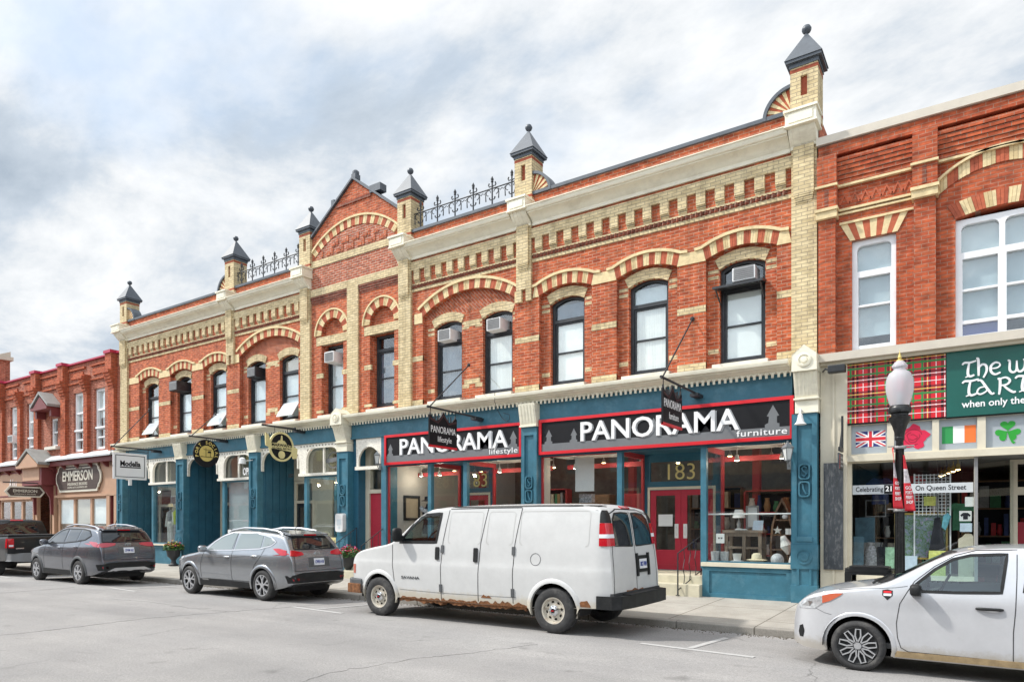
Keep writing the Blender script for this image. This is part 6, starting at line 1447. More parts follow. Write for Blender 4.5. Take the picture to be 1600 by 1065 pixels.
m_ = MB(); m_.bx(-0.62, -0.17, 2.86, 3.18, -0.015, 0.015, fr=fr); m_.build('board', 'notice_dark', r_); m_ = MB()
for k in range(3): m_.bx(-0.45, -0.22, 3.08 - 0.08 * k, 3.115 - 0.08 * k, 0.0145, 0.018, fr=fr)
m_.build('lettering', 'sign_mid', r_); m_ = MB()
for k in range(7): m_.bx(-0.61, -0.55, 2.88 + 0.04 * k, 2.90 + 0.04 * k, 0.0145, 0.019, fr=fr)
m_.build('red_edge', 'sign_red', r_)
# strip across the display window
s_ = thing('window_sign', 'grey strip across the window reading Celebrating 21 Years On Queen Street', 'sign', (-1.1, 0.0, 2.4))
m_ = MB(); m_.bx(-2.12, -0.09, 2.375, 2.56, -0.026, -0.022); m_.build('strip', 'sign_mid_pale', s_); m_ = MB(); m_.bx(-1.555, -1.40, 2.38, 2.555, -0.0225, -0.020); m_.build('black_box', 'sign_black', s_)
m_ = MB()
for tx, u, w in (('Celebrating', -2.06, 0.49), ('Years', -1.38, 0.24), ('On Queen Street', -1.02, 0.82)): m_.text(tx, FAC, u, 2.43, -0.0215, w=w, h=0.095, th=0.002, bold=0.012)
m_.build('lettering', 'sign_black', s_); m_ = MB(); m_.text('21', FAC, -1.53, 2.43, -0.0195, w=0.105, h=0.10, th=0.002, bold=0.02); m_.build('number', 'sign_white', s_)

# ------------------------------------------------------------------ street furniture
pm('lamp_black', (0.006, 0.0065, 0.007), 0.35, var=0.15, scale=14, dirt=(0.3, 0.3, 0.3), dirt_amt=0.10, dirt_scale=22)
pm('bin_black', (0.010, 0.0105, 0.012), 0.4, var=0.15, scale=10); pm('banner_pale', (0.55, 0.50, 0.52), 0.7, var=0.5, scale=18)
def globe_mat():
    m, nt, N, L, b = new_mat('globe_glass'); b.inputs['Base Color'].default_value = (0.74, 0.75, 0.79, 1); b.inputs['Roughness'].default_value = 0.18
    b.inputs['Transmission Weight'].default_value = 0.5; b.inputs['IOR'].default_value = 1.1; b.inputs['Coat Weight'].default_value = 0.4
globe_mat()
LX, LY = -1.03, -3.05
r_ = thing('street_lamp', 'black cast street lamp with frosted acorn globe and two twisted red banners', 'street lamp', (LX, LY, 0.09))
m_ = MB(); m_.lathe([(0.19, 0), (0.19, 0.12), (0.15, 0.16), (0.15, 0.5), (0.12, 0.56), (0.10, 0.62), (0.10, 0.66), (0.070, 0.72), (0.064, 1.2), (0.058, 2.5), (0.052, 3.0), (0.068, 3.02), (0.068, 3.06), (0.055, 3.08)], (LX, LY, 0.085), 16)
for k in range(12): a = k * PI / 6; m_.tube([(LX + 0.070 * math.cos(a), LY + 0.070 * math.sin(a), 0.8), (LX + 0.055 * math.cos(a), LY + 0.055 * math.sin(a), 3.0)], 0.006, 4)
m_.lathe([(0.06, 3.06), (0.075, 3.18), (0.11, 3.30), (0.155, 3.38), (0.16, 3.42), (0.12, 3.44), (0.12, 3.47), (0.16, 3.49), (0.165, 3.55), (0.15, 3.585), (0.135, 3.60)], (LX, LY, 0.085 - 0.05), 20)
pole = m_.build('pole', 'lamp_black', r_, smooth=40)
m_ = MB(); m_.lathe([(0.115, 3.60), (0.155, 3.70), (0.192, 3.86), (0.198, 3.98), (0.186, 4.06), (0.15, 4.14), (0.10, 4.18), (0.085, 4.20), (0.085, 4.22), (0.11, 4.235), (0.11, 4.26), (0.075, 4.31), (0.045, 4.335)], (LX, LY, 0.0), 28); m_.build('globe', 'globe_glass', r_, smooth=50)
m_ = MB(); m_.lathe([(0.05, 4.33), (0.045, 4.35), (0.02, 4.36), (0.03, 4.39), (0.02, 4.41), (0.006, 4.47), (0, 4.52)], (LX, LY, 0.0), 12); m_.build('finial', 'gold', r_, smooth=40)
m_ = MB(); m_.tube([(LX, LY, 3.6), (LX, LY, 3.85)], 0.035, 8); m_.build('lamp_holder', 'ac_white', r_)
def banner(x0, y0, x1, y1, zt, zb, tw, lab_):
    """cloth strip twisting about its length"""
    n_ = 20; V = []; MI = []
    for i in range(n_ + 1):
        t = i / n_; cx_, cy_ = x0 + (x1 - x0) * t, y0 + (y1 - y0) * t; z = zt + (zb - zt) * t
        a = tw[0] + (tw[1] - tw[0]) * t; w = 0.03 + 0.042 * min(1, t * 1.3)
        for k in range(5):
            o = (k / 4 - 0.5) * 2 * w
            V.append((cx_ + o * math.cos(a), cy_ + o * math.sin(a) + 0.012 * math.sin(5 * t + k * 1.6), z))
    m_ = MB()
    for i in range(n_):
        m_.mat(1 if 5 <= i < 10 else 0).add([V[i * 5 + k] for k in range(5)] + [V[(i + 1) * 5 + k] for k in range(5)], [(k, k + 1, k + 6, k + 5) for k in range(4)])
    o = m_.build('banner', ['flag_red', 'banner_pale'], r_, smooth=60)
    md = o.modifiers.new('thick', 'SOLIDIFY'); md.thickness = 0.004
    m2 = MB(); m2.cur = 0
    for j, tx in enumerate(('GO', 'PORT', 'PERRY', 'SHOP')):
        t = 0.58 + 0.085 * j; a = tw[0] + (tw[1] - tw[0]) * t; cx_, cy_ = x0 + (x1 - x0) * t, y0 + (y1 - y0) * t; z = zt + (zb - zt) * t
        m2.text(tx, lambda u, v, d, a=a, cx_=cx_, cy_=cy_: (cx_ + u * math.cos(a) + (d + 0.012) * math.sin(a), cy_ + u * math.sin(a) - (d + 0.012) * math.cos(a), v), 0, z - 0.03, 0.004, w=0.095, h=0.05, th=0.002, align='c', bold=0.02)
    m2.build('lettering', 'sign_white', o)
banner(LX - 0.09, LY - 0.07, LX - 0.005, LY - 0.13, 2.98, 2.03, (R(110), R(25)), 'a')
banner(LX + 0.06, LY - 0.02, LX + 0.15, LY - 0.06, 2.86, 1.99, (R(75), R(10)), 'b')
m_ = MB()
for z in (2.98, 2.0): m_.lathe([(0.085, -0.02), (0.095, 0), (0.085, 0.02)], (LX, LY, z), 14); m_.tube([(LX - 0.16, LY - 0.06, z + 0.02), (LX + 0.2, LY - 0.02, z + 0.02)], 0.010, 5)
m_.build('banner_clamp', 'ac_grey', r_)
# litter bin
r_ = thing('litter_bin', 'black street litter bin with wide slot openings beside the lamp post', 'litter bin', (-1.47, -2.75, 0.1))
m_ = MB(); bx0, bx1, by0, by1 = -1.82, -1.14, -3.02, -2.46
m_.plate(roundrect(bx0, bx1, by0, by1, 0.09), [], 0.10, 0.70, fr=lambda u, v, d: (u, v, d))
m_.plate(roundrect(bx0 - 0.012, bx1 + 0.012, by0 - 0.012, by1 + 0.012, 0.1), [], 0.68, 0.74, fr=lambda u, v, d: (u, v, d)); m_.plate(roundrect(bx0, bx1, by0, by1, 0.09), [], 0.74, 0.785, fr=lambda u, v, d: (u, v, d))
m_.build('body', 'bin_black', r_, bevel=0.008)
m_ = MB()
for yy in (by0, by1 - 0.03): m_.plate(roundrect(bx0, bx1, 0.785, 1.02, 0.03), [roundrect(bx0 + 0.10, bx1 - 0.10, 0.81, 0.97, 0.03)], -yy - 0.03, -yy)
for xx in (bx0, bx1 - 0.05): m_.box(xx, xx + 0.05, by0 + 0.03, by1 - 0.03, 0.785, 1.02)
m_.build('hood', 'bin_black', r_)
m_ = MB(); pts = roundrect(bx0 - 0.01, bx1 + 0.01, by0 - 0.01, by1 + 0.01, 0.1); m_.plate(pts, [], 1.02, 1.06, fr=lambda u, v, d: (u, v, d)); m_.plate(roundrect(bx0 + 0.05, bx1 - 0.05, by0 + 0.05, by1 - 0.05, 0.08), [], 1.06, 1.095, fr=lambda u, v, d: (u, v, d)); m_.build('lid', 'bin_black', r_, bevel=0.012)

def flower_planter(x, y, lab_, kind, sc=1.0):
    r_ = thing('flower_planter', lab_, 'planter', (x, y, 0.15))
    m_ = MB(); P = [(0.17, 0), (0.19, 0.04), (0.10, 0.10), (0.08, 0.2), (0.13, 0.28), (0.22, 0.36), (0.25, 0.55), (0.29, 0.62), (0.29, 0.66), (0.25, 0.66), (0.23, 0.6)]
    m_.lathe([(a * sc, h * sc) for a, h in P], (x, y, 0.155), 20); m_.lathe([(0.0, 0.60 * sc), (0.24 * sc, 0.60 * sc)], (x, y, 0.155), 16); m_.build('urn', 'planter', r_, smooth=40)
    rn = random.Random(int(x * 10)); zt = 0.155 + 0.64 * sc
    def blobs(mat_, n_, size, zr, spread, name):
        m2 = MB()
        for i in range(n_):
            a, q = rn.uniform(0, 6.28), spread * math.sqrt(rn.random()); px_, py_, pz = x + q * math.cos(a), y + q * math.sin(a), zt + rn.uniform(*zr) * (1.15 - q / spread * 0.6)
            u_ = Vector((rn.gauss(0, 1), rn.gauss(0, 1), rn.gauss(0, 0.6))).normalized(); w_ = u_.orthogonal().normalized(); s2 = size * rn.uniform(0.6, 1.3)
            c_ = Vector((px_, py_, pz)); m2.add([c_ - u_ * s2, c_ + w_ * s2 * 0.5, c_ + u_ * s2, c_ - w_ * s2 * 0.5], [(0, 1, 2, 3)])
        m2.build(name, mat_, r_)
    blobs('leaf', 700, 0.055, (-0.06, 0.26), 0.36 * sc, 'foliage')
    for mm, n_ in kind: blobs(mm, n_, 0.034, (0.10, 0.34), 0.36 * sc, 'blossom')
flower_planter(-25.75, -0.62, 'black urn of red and yellow flowers before the dress shop window', (('petal_red', 70), ('petal_yellow', 80), ('petal_pink', 30)))
flower_planter(-16.05, -0.62, 'black urn of red and pink geraniums beside the red door steps', (('petal_red', 110), ('petal_pink', 60)))

# ------------------------------------------------------------------ the other side of the street (mirrored in the shop glass)
pm('stucco_tan', (0.48, 0.40, 0.29), 0.8, var=0.08); pm('stucco_grey', (0.36, 0.36, 0.36), 0.8, var=0.08)
def facing_block(x0, x1, h, wallm, lab_):
    r_ = thing('facing_block', lab_, 'building', ((x0 + x1) / 2, -24.5, 0.1))
    n_ = int((x1 - x0) / 2.6); w = (x1 - x0) / n_; H = []
    for i in range(n_): H.append(arched(x0 + (i + 0.5) * w - 0.55, x0 + (i + 0.5) * w + 0.55, 5.0, 7.2, 0.3, 6)); H.append(rect(x0 + i * w + 0.2, x0 + (i + 1) * w - 0.2, 0.8, 3.4))
    fr = lambda u, v, d: (u, -24.0 + d, v)
    m_ = MB(); m_.plate(rect(x0, x1, 0.0, h), H, -0.4, 0.0, fr=fr); m_.box(x0, x1, -34, -24.4, 0.0, h - 0.3); m_.build('wall', wallm, r_)
    for q in range(n_):
        m_ = MB(); m_.bx(x0 + (q + 0.5) * w - 0.55, x0 + (q + 0.5) * w + 0.55, 5.0, 7.5, -0.3, -0.25, fr=fr); m_.build('window', 'white_blind' if q % 2 else 'slate_curtain', r_)
        m_ = MB(); m_.bx(x0 + q * w + 0.2, x0 + (q + 1) * w - 0.2, 0.8, 3.4, -0.3, -0.25, fr=fr); m_.build('shop_window', 'dark_room', r_)
    m_ = MB(); m_.bx(x0, x1, 3.7, 4.5, 0.0, 0.3, fr=fr); m_.build('awning_board', 'deep_blue_paint' if wallm == 'stucco_tan' else 'maroon_paint', r_); m_ = MB(); m_.bx(x0, x1, h - 0.5, h, 0.0, 0.5, fr=fr); m_.build('cornice', 'ivory_paint', r_)
facing_block(-82, -66.2, 8.6, 'stucco_grey', 'pale block far down the other side of the street')
facing_block(-66, -50.2, 9.6, 'red_brick', 'red block down the other side of the street')
facing_block(-50, -30.2, 9.0, 'stucco_tan', 'tan block opposite the left brick shops')
facing_block(-30, -17.2, 9.2, 'red_brick', 'red brick building across the street, mirrored in the left shop windows')
facing_block(-17, -4.2, 9.8, 'stucco_tan', 'tan building across the street, mirrored in the middle shop windows')
facing_block(-4, 9, 8.8, 'stucco_grey', 'grey building across the street behind the camera')
# ------------------------------------------------------------------ vehicles
def car_paint(name, col, metal=0.0, rough=0.35, coat=0.6, dirt=None, zlo=0.25, zhi=0.5, amt=0.8):
    m, nt, N, L, b = new_mat(name)
    g = nd(N, 'ShaderNodeNewGeometry')
    n = nd(N, 'ShaderNodeTexNoise'); n.inputs['Scale'].default_value = 3.0; n.inputs['Detail'].default_value = 8; n.inputs['Roughness'].default_value = 0.7
    L.new(g.outputs['Position'], n.inputs['Vector'])
    r = nd(N, 'ShaderNodeValToRGB'); e = r.color_ramp.elements; e[0].position, e[1].position = 0.3, 0.7
    e[0].color = tuple(c * 0.93 for c in col) + (1,); e[1].color = tuple(min(1, c * 1.06) for c in col) + (1,); L.new(n.outputs['Fac'], r.inputs[0]); c_ = r.outputs[0]
    if dirt:
        sp = nd(N, 'ShaderNodeSeparateXYZ'); L.new(g.outputs['Position'], sp.inputs[0])
        mr = nd(N, 'ShaderNodeMapRange'); mr.inputs[1].default_value = zhi; mr.inputs[2].default_value = zlo; L.new(sp.outputs['Z'], mr.inputs[0])
        n2 = nd(N, 'ShaderNodeTexNoise'); n2.inputs['Scale'].default_value = 7.0; n2.inputs['Detail'].default_value = 9; n2.inputs['Roughness'].default_value = 0.75; L.new(g.outputs['Position'], n2.inputs['Vector'])
        ad = nd(N, 'ShaderNodeMath', operation='ADD'); L.new(mr.outputs[0], ad.inputs[0]); L.new(n2.outputs['Fac'], ad.inputs[1])
        r2 = nd(N, 'ShaderNodeValToRGB'); e = r2.color_ramp.elements; e[0].position, e[1].position = 0.62, 1.0; e[0].color = (0, 0, 0, 1); e[1].color = (amt,) * 3 + (1,)
        L.new(ad.outputs[0], r2.inputs[0]); mx = nd(N, 'ShaderNodeMixRGB'); mx.inputs[2].default_value = dirt + (1,); L.new(r2.outputs[0], mx.inputs[0]); L.new(c_, mx.inputs[1]); c_ = mx.outputs[0]
    L.new(c_, b.inputs['Base Color']); b.inputs['Metallic'].default_value = metal; b.inputs['Roughness'].default_value = rough
    b.inputs['Coat Weight'].default_value = coat; b.inputs['Coat Roughness'].default_value = 0.04
car_paint('silver_paint', (0.60, 0.61, 0.635), 0.35, 0.28, 1.0, (0.36, 0.31, 0.23), 0.16, 0.40, 0.6)
car_paint('van_white', (0.58, 0.585, 0.58), 0.0, 0.38, 0.35, (0.50, 0.43, 0.30), 0.30, 0.62, 0.6)
car_paint('grey_paint', (0.33, 0.35, 0.375), 0.75, 0.26, 1.0, (0.20, 0.19, 0.17), 0.2, 0.5, 0.35)
car_paint('dark_grey_paint', (0.15, 0.162, 0.19), 0.75, 0.26, 1.0, (0.17, 0.16, 0.15), 0.2, 0.5, 0.35)
car_paint('black_paint', (0.005, 0.0055, 0.006), 0.0, 0.3, 0.5, (0.12, 0.11, 0.10), 0.2, 0.6, 0.3)
pm('tyre_rubber', (0.035, 0.035, 0.036), 0.85, var=0.25, scale=12, dirt=(0.20, 0.19, 0.175), dirt_amt=0.45, dirt_scale=5)
pm('black_plastic', (0.011, 0.012, 0.013), 0.55, var=0.2, scale=8, dirt=(0.06, 0.06, 0.06), dirt_amt=0.3, dirt_scale=5, spec=0.35)
pm('grey_plastic', (0.085, 0.09, 0.095), 0.55, var=0.12, scale=8)
pm('seam_dark', (0.015, 0.015, 0.016), 0.8)
pm('wheel_dark', (0.02, 0.02, 0.021), 0.5)
pm('alloy', (0.55, 0.56, 0.58), 0.3, metal=0.6, var=0.06)
pm('chrome', (0.72, 0.73, 0.74), 0.12, metal=1.0, var=0.02)
pm('steel_rim', (0.52, 0.49, 0.42), 0.5, metal=0.1, var=0.15, scale=14, dirt=(0.22, 0.12, 0.06), dirt_amt=0.8, dirt_scale=14)
pm('rust', (0.20, 0.085, 0.034), 0.95, var=0.55, scale=16, dirt=(0.09, 0.035, 0.018), dirt_amt=0.9, dirt_scale=12, bump=0.9, bscale=26)
pm('tail_red', (0.50, 0.008, 0.018), 0.12, var=0.12, scale=12, coat=0.8); pm('tail_pink', (0.48, 0.06, 0.085), 0.15, var=0.12, coat=0.8)
pm('lamp_amber', (0.50, 0.115, 0.06), 0.15, var=0.1, coat=0.8); pm('lamp_clear', (0.62, 0.64, 0.66), 0.12, metal=0.5, var=0.35, scale=22, coat=0.8)
pm('plate_white', (0.74, 0.76, 0.80), 0.5, var=0.04); pm('plate_blue', (0.03, 0.06, 0.30), 0.5)
pm('sill_grime', (0.30, 0.22, 0.12), 0.85, var=0.35, scale=9)
pm('grey_metal_bumper', (0.33, 0.34, 0.35), 0.35, metal=0.5, var=0.1)
pm('seat_cloth', (0.05, 0.052, 0.055), 0.9)
def dark_glass(name, col, rough=0.03):
    m, nt, N, L, b = new_mat(name); b.inputs['Base Color'].default_value = col + (1,); b.inputs['Roughness'].default_value = rough; b.inputs['Specular IOR Level'].default_value = 0.8; b.inputs['Coat Weight'].default_value = 0.6; b.inputs['Coat Roughness'].default_value = 0.02
dark_glass('tinted_glass', (0.015, 0.018, 0.021)); dark_glass('sky_toned_glass', (0.20, 0.24, 0.24))  # the lighter one's colour imitates sky and street reflected in side windows
glass('car_glass', (0.66, 0.80, 0.80), base=0.06)

def chaikin(P, it=2):
    for _ in range(it):
        Q = [P[0]]
        for a, b2 in zip(P, P[1:]):
            Q.append((a[0] * 0.75 + b2[0] * 0.25, a[1] * 0.75 + b2[1] * 0.25)); Q.append((a[0] * 0.25 + b2[0] * 0.75, a[1] * 0.25 + b2[1] * 0.75))
        Q.append(P[-1]); P = Q
    return P
def lerp_table(P):
    def f(x):
        if x <= P[0][0]: return P[0][1]
        for (a, va), (b2, vb) in zip(P, P[1:]):
            if x <= b2: return va + (vb - va) * (x - a) / max(1e-9, b2 - a)
        return P[-1][1]
    return f
class Car:
    def __init__(s, name, label, group, X0, Yl, W, top, bot, half, g, rc, paint, step=0.05, wheels=(), Rw=0.36, holes=()):
        s.X0, s.W, s.Yc = X0, W, Yl + W / 2; s.L = top[-1][0]; s.Rw = Rw; s.wheels = wheels; s.paint = paint
        s.root = thing(name, label, 'car' if 'van' not in name and 'truck' not in name else ('van' if 'van' in name else 'pickup truck'), (X0, s.Yc, 0), group)
        tp = chaikin(top, 2); fb, fh, fg, frc = lerp_table(chaikin(bot, 1)), lerp_table(chaikin(half, 2)), lerp_table(chaikin(g, 2)), lerp_table(rc)
        # stations by arc length along the centre line
        st = [tp[0]]; acc = 0
        for a, b2 in zip(tp, tp[1:]):
            d = math.hypot(b2[0] - a[0], b2[1] - a[1]); n_ = max(1, int(d / step + 0.5))
            for i in range(1, n_ + 1): st.append((a[0] + (b2[0] - a[0]) * i / n_, a[1] + (b2[1] - a[1]) * i / n_))
        NS, NC, NT = (44 if step < 0.05 else 30), 6, 8
        V = []; ring = None
        for x, zt in st:
            zb = min(fb(x), zt - 0.03); hw = fh(x) * W / 2; rc_ = min(frc(x), (zt - zb) * 0.45)
            H = []
            zs = zt - rc_
            for i in range(NS): z = zb + (zs - zb) * i / (NS - 1); H.append((hw * fg(z), z))
            y1 = hw * fg(zs); y2 = hw * fg(zt) - rc_ * 1.1; cr = 0.018 + 0.02 * min(1, rc_ / 0.1)
            ctrl = (hw * fg(zt - rc_ * 0.15), zt - cr * 0.9)
            for i in range(1, NC): t = i / NC; H.append(((1 - t) ** 2 * y1 + 2 * t * (1 - t) * ctrl[0] + t * t * y2, (1 - t) ** 2 * zs + 2 * t * (1 - t) * ctrl[1] + t * t * (zt - cr)))
            for i in range(NT + 1): t = i / NT; y = y2 * (1 - t); H.append((y, zt - cr * (y / max(y2, 1e-4)) ** 2))
            row = [(x, -y, z) for y, z in H] + [(x, y, z) for y, z in reversed(H[:-1])]
            V += row; ring = len(row)
        n_ = len(st); F = []
        for i in range(n_ - 1):
            for k in range(ring - 1): F.append((i * ring + k, (i + 1) * ring + k, (i + 1) * ring + k + 1, i * ring + k + 1))
            F.append((i * ring + ring - 1, (i + 1) * ring + ring - 1, (i + 1) * ring, i * ring))
        F.append(tuple(range(ring))); F.append(tuple((n_ - 1) * ring + k for k in reversed(range(ring))))
        s.V = [Vector(v) for v in V]
        bm = bmesh.new(); vs = [bm.verts.new(v) for v in V]
        for f in F:
            try: bm.faces.new([vs[i] for i in f])
            except ValueError: pass
        bmesh.ops.recalc_face_normals(bm, faces=bm.faces)
        s.bvh = BVHTree.FromBMesh(bm)
        kill = set()
        for f in bm.faces:
            for v in [None]:
                x, y, z = f.calc_center_median()
                dead = False
                if abs(y) > W * 0.26:
                    for wx in wheels:
                        if (x - wx) ** 2 + (z - Rw) ** 2 < (Rw + 0.085) ** 2: dead = True
                if not dead:
                    for ax, P in holes:
                        if ax == 'side' and abs(f.normal.y) > 0.5 and inpoly(x, z, P): dead = True
                        if ax == 'front' and f.normal.x < -0.25 and inpoly(y, z, P): dead = True
                        if ax == 'rear' and f.normal.x > 0.25 and inpoly(y, z, P): dead = True
                if dead: kill.add(f); break
        bmesh.ops.delete(bm, geom=list(kill), context='FACES')
        for v in bm.verts: v.co += Vector((0, 0, 0))
        me = bpy.data.meshes.new('body'); bm.to_mesh(me); bm.free()
        me.polygons.foreach_set('use_smooth', [True] * len(me.polygons)); me.set_sharp_from_angle(angle=R(40)); me.materials.append(M[paint])
        s.body = bpy.data.objects.new('body', me); COL.objects.link(s.body); s.body.parent = s.root
        # wheel housings
        m_ = MB()
        for wx in wheels:
            for sg in (-1, 1):
                y0, y1 = sg * (W / 2 - 0.03), sg * (W / 2 - 0.42); rr = Rw + 0.10
                P = [(wx + rr * math.cos(a), Rw + rr * math.sin(a)) for a in [k * PI / 14 - 0.15 for k in range(16)]]
                for (a, b2), (c, d) in zip(P, P[1:]): m_.add([s.w(a, y0, b2), s.w(c, y0, d), s.w(c, y1, d), s.w(a, y1, b2)], [(0, 1, 2, 3)])
                m_.add([s.w(a, y1, b2) for a, b2 in P], [tuple(range(len(P)))])
        m_.build('wheel_housing', 'seam_dark', s.root, doubles=False)
        # underbody
        m_ = MB(); xa, xb = 0.35, s.L - 0.35
        m_.box(*[X0 + q for q in (xa, xb)], s.Yc - W / 2 + 0.43, s.Yc + W / 2 - 0.43, 0.20 if 'van' not in name and 'truck' not in name else 0.42, 0.34 if 'van' not in name and 'truck' not in name else 0.52); m_.build('underbody', 'seam_dark', s.root)
    def w(s, x, y, z): return (s.X0 + x, s.Yc + y, z)
    def cast(s, axis, a, b2, eps, sg=-1):
        if axis == 'side': o, d = Vector((a, sg * 5, b2)), Vector((0, -sg, 0))
        elif axis == 'rear': o, d = Vector((12, a, b2)), Vector((-1, 0, 0))
        elif axis == 'front': o, d = Vector((-5, a, b2)), Vector((1, 0, 0))
        else: o, d = Vector((a, b2, 5)), Vector((0, 0, -1))
        h, n, i, dist = s.bvh.ray_cast(o, d)
        if h is None:
            q = Vector((a, sg * s.W / 2, b2)) if axis == 'side' else Vector((s.L if axis == 'rear' else 0, a, b2)) if axis in ('rear', 'front') else Vector((a, b2, 1.5))
            h, n, i, dist = s.bvh.find_nearest(q)
        if n.dot(d) > 0: n = -n
        p = h + n * eps
        return s.w(p.x, p.y, p.z)
    def patch(s, m_, axis, P, eps=0.006, sk=-0.012, sp=0.07, sg=-1, holes=()):
        # densify outline
        def dens(P):
            Q = []
            for i in range(len(P)):
                a, b2 = P[i], P[(i + 1) % len(P)]; n_ = max(1, int(math.hypot(b2[0] - a[0], b2[1] - a[1]) / sp))
                Q += [(a[0] + (b2[0] - a[0]) * k / n_, a[1] + (b2[1] - a[1]) * k / n_) for k in range(n_)]
            return Q
        loops = [dens(P)] + [dens(h) for h in holes]
        V, T = tri2d(loops, sp)
        m_.add([s.cast(axis, x, y, eps, sg) for x, y in V], T)
        for lp in loops:
            k = len(lp); m_.add([s.cast(axis, x, y, eps, sg) for x, y in lp] + [s.cast(axis, x, y, sk, sg) for x, y in lp], [(i, (i + 1) % k, k + (i + 1) % k, k + i) for i in range(k)])
        return m_
    def line(s, m_, axis, P, w=0.010, eps=0.003, sg=-1, sp=0.06, closed=False):
        if closed: P = P + [P[0]]
        Q = []
        for a, b2 in zip(P, P[1:]):
            n_ = max(1, int(math.hypot(b2[0] - a[0], b2[1] - a[1]) / sp)); Q += [(a[0] + (b2[0] - a[0]) * k / n_, a[1] + (b2[1] - a[1]) * k / n_) for k in range(n_)]
        Q.append(P[-1]); Lp, Rp = [], []
        for i, p in enumerate(Q):
            a, b2 = Q[max(i - 1, 0)], Q[min(i + 1, len(Q) - 1)]; tx, ty = b2[0] - a[0], b2[1] - a[1]; l = math.hypot(tx, ty) or 1
            Lp.append((p[0] - ty / l * w / 2, p[1] + tx / l * w / 2)); Rp.append((p[0] + ty / l * w / 2, p[1] - tx / l * w / 2))
        n_ = len(Q); m_.add([s.cast(axis, x, y, eps, sg) for x, y in Lp] + [s.cast(axis, x, y, eps, sg) for x, y in Rp], [(i, i + 1, n_ + i + 1, n_ + i) for i in range(n_ - 1)])
        return m_
    def both(s, name, mat_, P, eps=0.006, **k):
        out_ = []
        for sg in (-1, 1): m_ = MB(); s.patch(m_, 'side', P, eps, sg=sg, **k); out_.append(m_.build(name, mat_, s.root, smooth=40))
        return out_
    def one(s, name, mat_, axis, P, eps=0.006, sg=-1, **k):
        m_ = MB(); s.patch(m_, axis, P, eps, sg=sg, **k); return m_.build(name, mat_, s.root, smooth=40)
    def seams(s, name, axis, lines, w=0.010, mat_='seam_dark', eps=0.003, sides=(-1, 1)):
        m_ = MB()
        for P in lines:
            for sg in (sides if axis == 'side' else (-1,)): s.line(m_, axis, P, w, eps, sg)
        return m_.build(name, mat_, s.root)
    def arches(s, mat_, w=0.07, eps=0.012, a0=-0.25, a1=PI + 0.25, Rx=0.0):
        for wx in s.wheels:
            for sg in (-1, 1):
                m_ = MB(); n_ = 22; r0 = s.Rw + 0.055 + Rx; V = []
                for i in range(n_ + 1):
                    a = a0 + (a1 - a0) * i / n_; ca, sa = math.cos(a), math.sin(a)
                    o = s.cast('side', wx + (r0 + w) * ca, s.Rw + (r0 + w) * sa, 0.002, sg); e1 = s.cast('side', wx + (r0 + w * 0.75) * ca, s.Rw + (r0 + w * 0.75) * sa, eps, sg)
                    e2 = s.cast('side', wx + (r0 + w * 0.9) * ca, s.Rw + (r0 + w * 0.9) * sa, eps, sg); e2 = (s.X0 + wx + r0 * ca, e2[1], s.Rw + r0 * sa); i2 = (e2[0], e2[1] - sg * 0.06, e2[2])
                    V += [o, e1, e2, i2]
                m_.add(V, [(4 * i + k, 4 * i + k + 1, 4 * i + 5 + k, 4 * i + 4 + k) for i in range(n_) for k in range(3)]); m_.build('wheel_arch', mat_, s.root, smooth=50)
    def wheel(s, wx, sg, r, width, rr, design, off=0.0):
        yo = sg * (s.W / 2 - 0.012 - off); c = s.w(wx, yo, r)
        m_ = MB(); q = -sg      # profile from outer face inwards
        P = [(rr, 0.010), (rr + 0.012, 0.0), (rr + (r - rr) * 0.5, -0.006), (r - 0.022, 0.006), (r - 0.004, 0.022), (r, 0.04), (r, width - 0.04), (r - 0.004, width - 0.02), (r - 0.03, width), (rr, width - 0.01)]
        m_.lathe([(a, q * h) for a, h in P], c, 40, 'y', caps=False); tyre = m_.build('wheel', 'tyre_rubber', s.root, smooth=50)
        me_ = MB(); me_.lathe([(rr + 0.002, q * 0.008), (rr - 0.012, q * 0.012), (rr - 0.02, q * 0.06), (rr - 0.03, q * 0.12), (0, q * 0.13)], c, 36, 'y', caps=False); barrel = me_.build('rim_well', 'wheel_dark', tyre, smooth=50)
        fr = lambda u, v, d: (c[0] + (u if sg < 0 else -u), c[1] + sg * d, c[2] + v)
        m_ = MB()
        if design == 'steel':
            m_.lathe([(rr + 0.004, q * 0.004), (rr - 0.018, q * 0.010), (rr - 0.028, q * 0.045), (rr - 0.05, q * 0.055)], c, 36, 'y', caps=False)
            H = []
            for k in range(8):
                a = k * PI / 4 + 0.2; rc_ = rr * 0.66; H.append([(rc_ * math.cos(a) + 0.020 * math.cos(t) * math.cos(a) - 0.030 * math.sin(t) * math.sin(a), rc_ * math.sin(a) + 0.020 * math.cos(t) * math.sin(a) + 0.030 * math.sin(t) * math.cos(a)) for t in [j * PI / 5 for j in range(10)]])
            m_.plate(arc(0, 0, rr - 0.026, 0, 2 * PI, 40)[:-1], H, -0.062, -0.045, fr=fr)
            rim = m_.build('rim', 'steel_rim', tyre, smooth=40)
            m_ = MB(); m_.lathe([(rr * 0.42, q * 0.045), (rr * 0.40, q * 0.02), (rr * 0.25, q * 0.005), (rr * 0.2, q * -0.005), (0, q * -0.012)], c, 24, 'y')
            for k in range(8): a = k * PI / 4; m_.lathe([(0.014, q * 0.02), (0.014, q * -0.004), (0, q * -0.006)], (c[0] + rr * 0.33 * math.cos(a), c[1], c[2] + rr * 0.33 * math.sin(a)), 8, 'y')
            hub = m_.build('hub_cap', 'chrome', tyre, smooth=40)
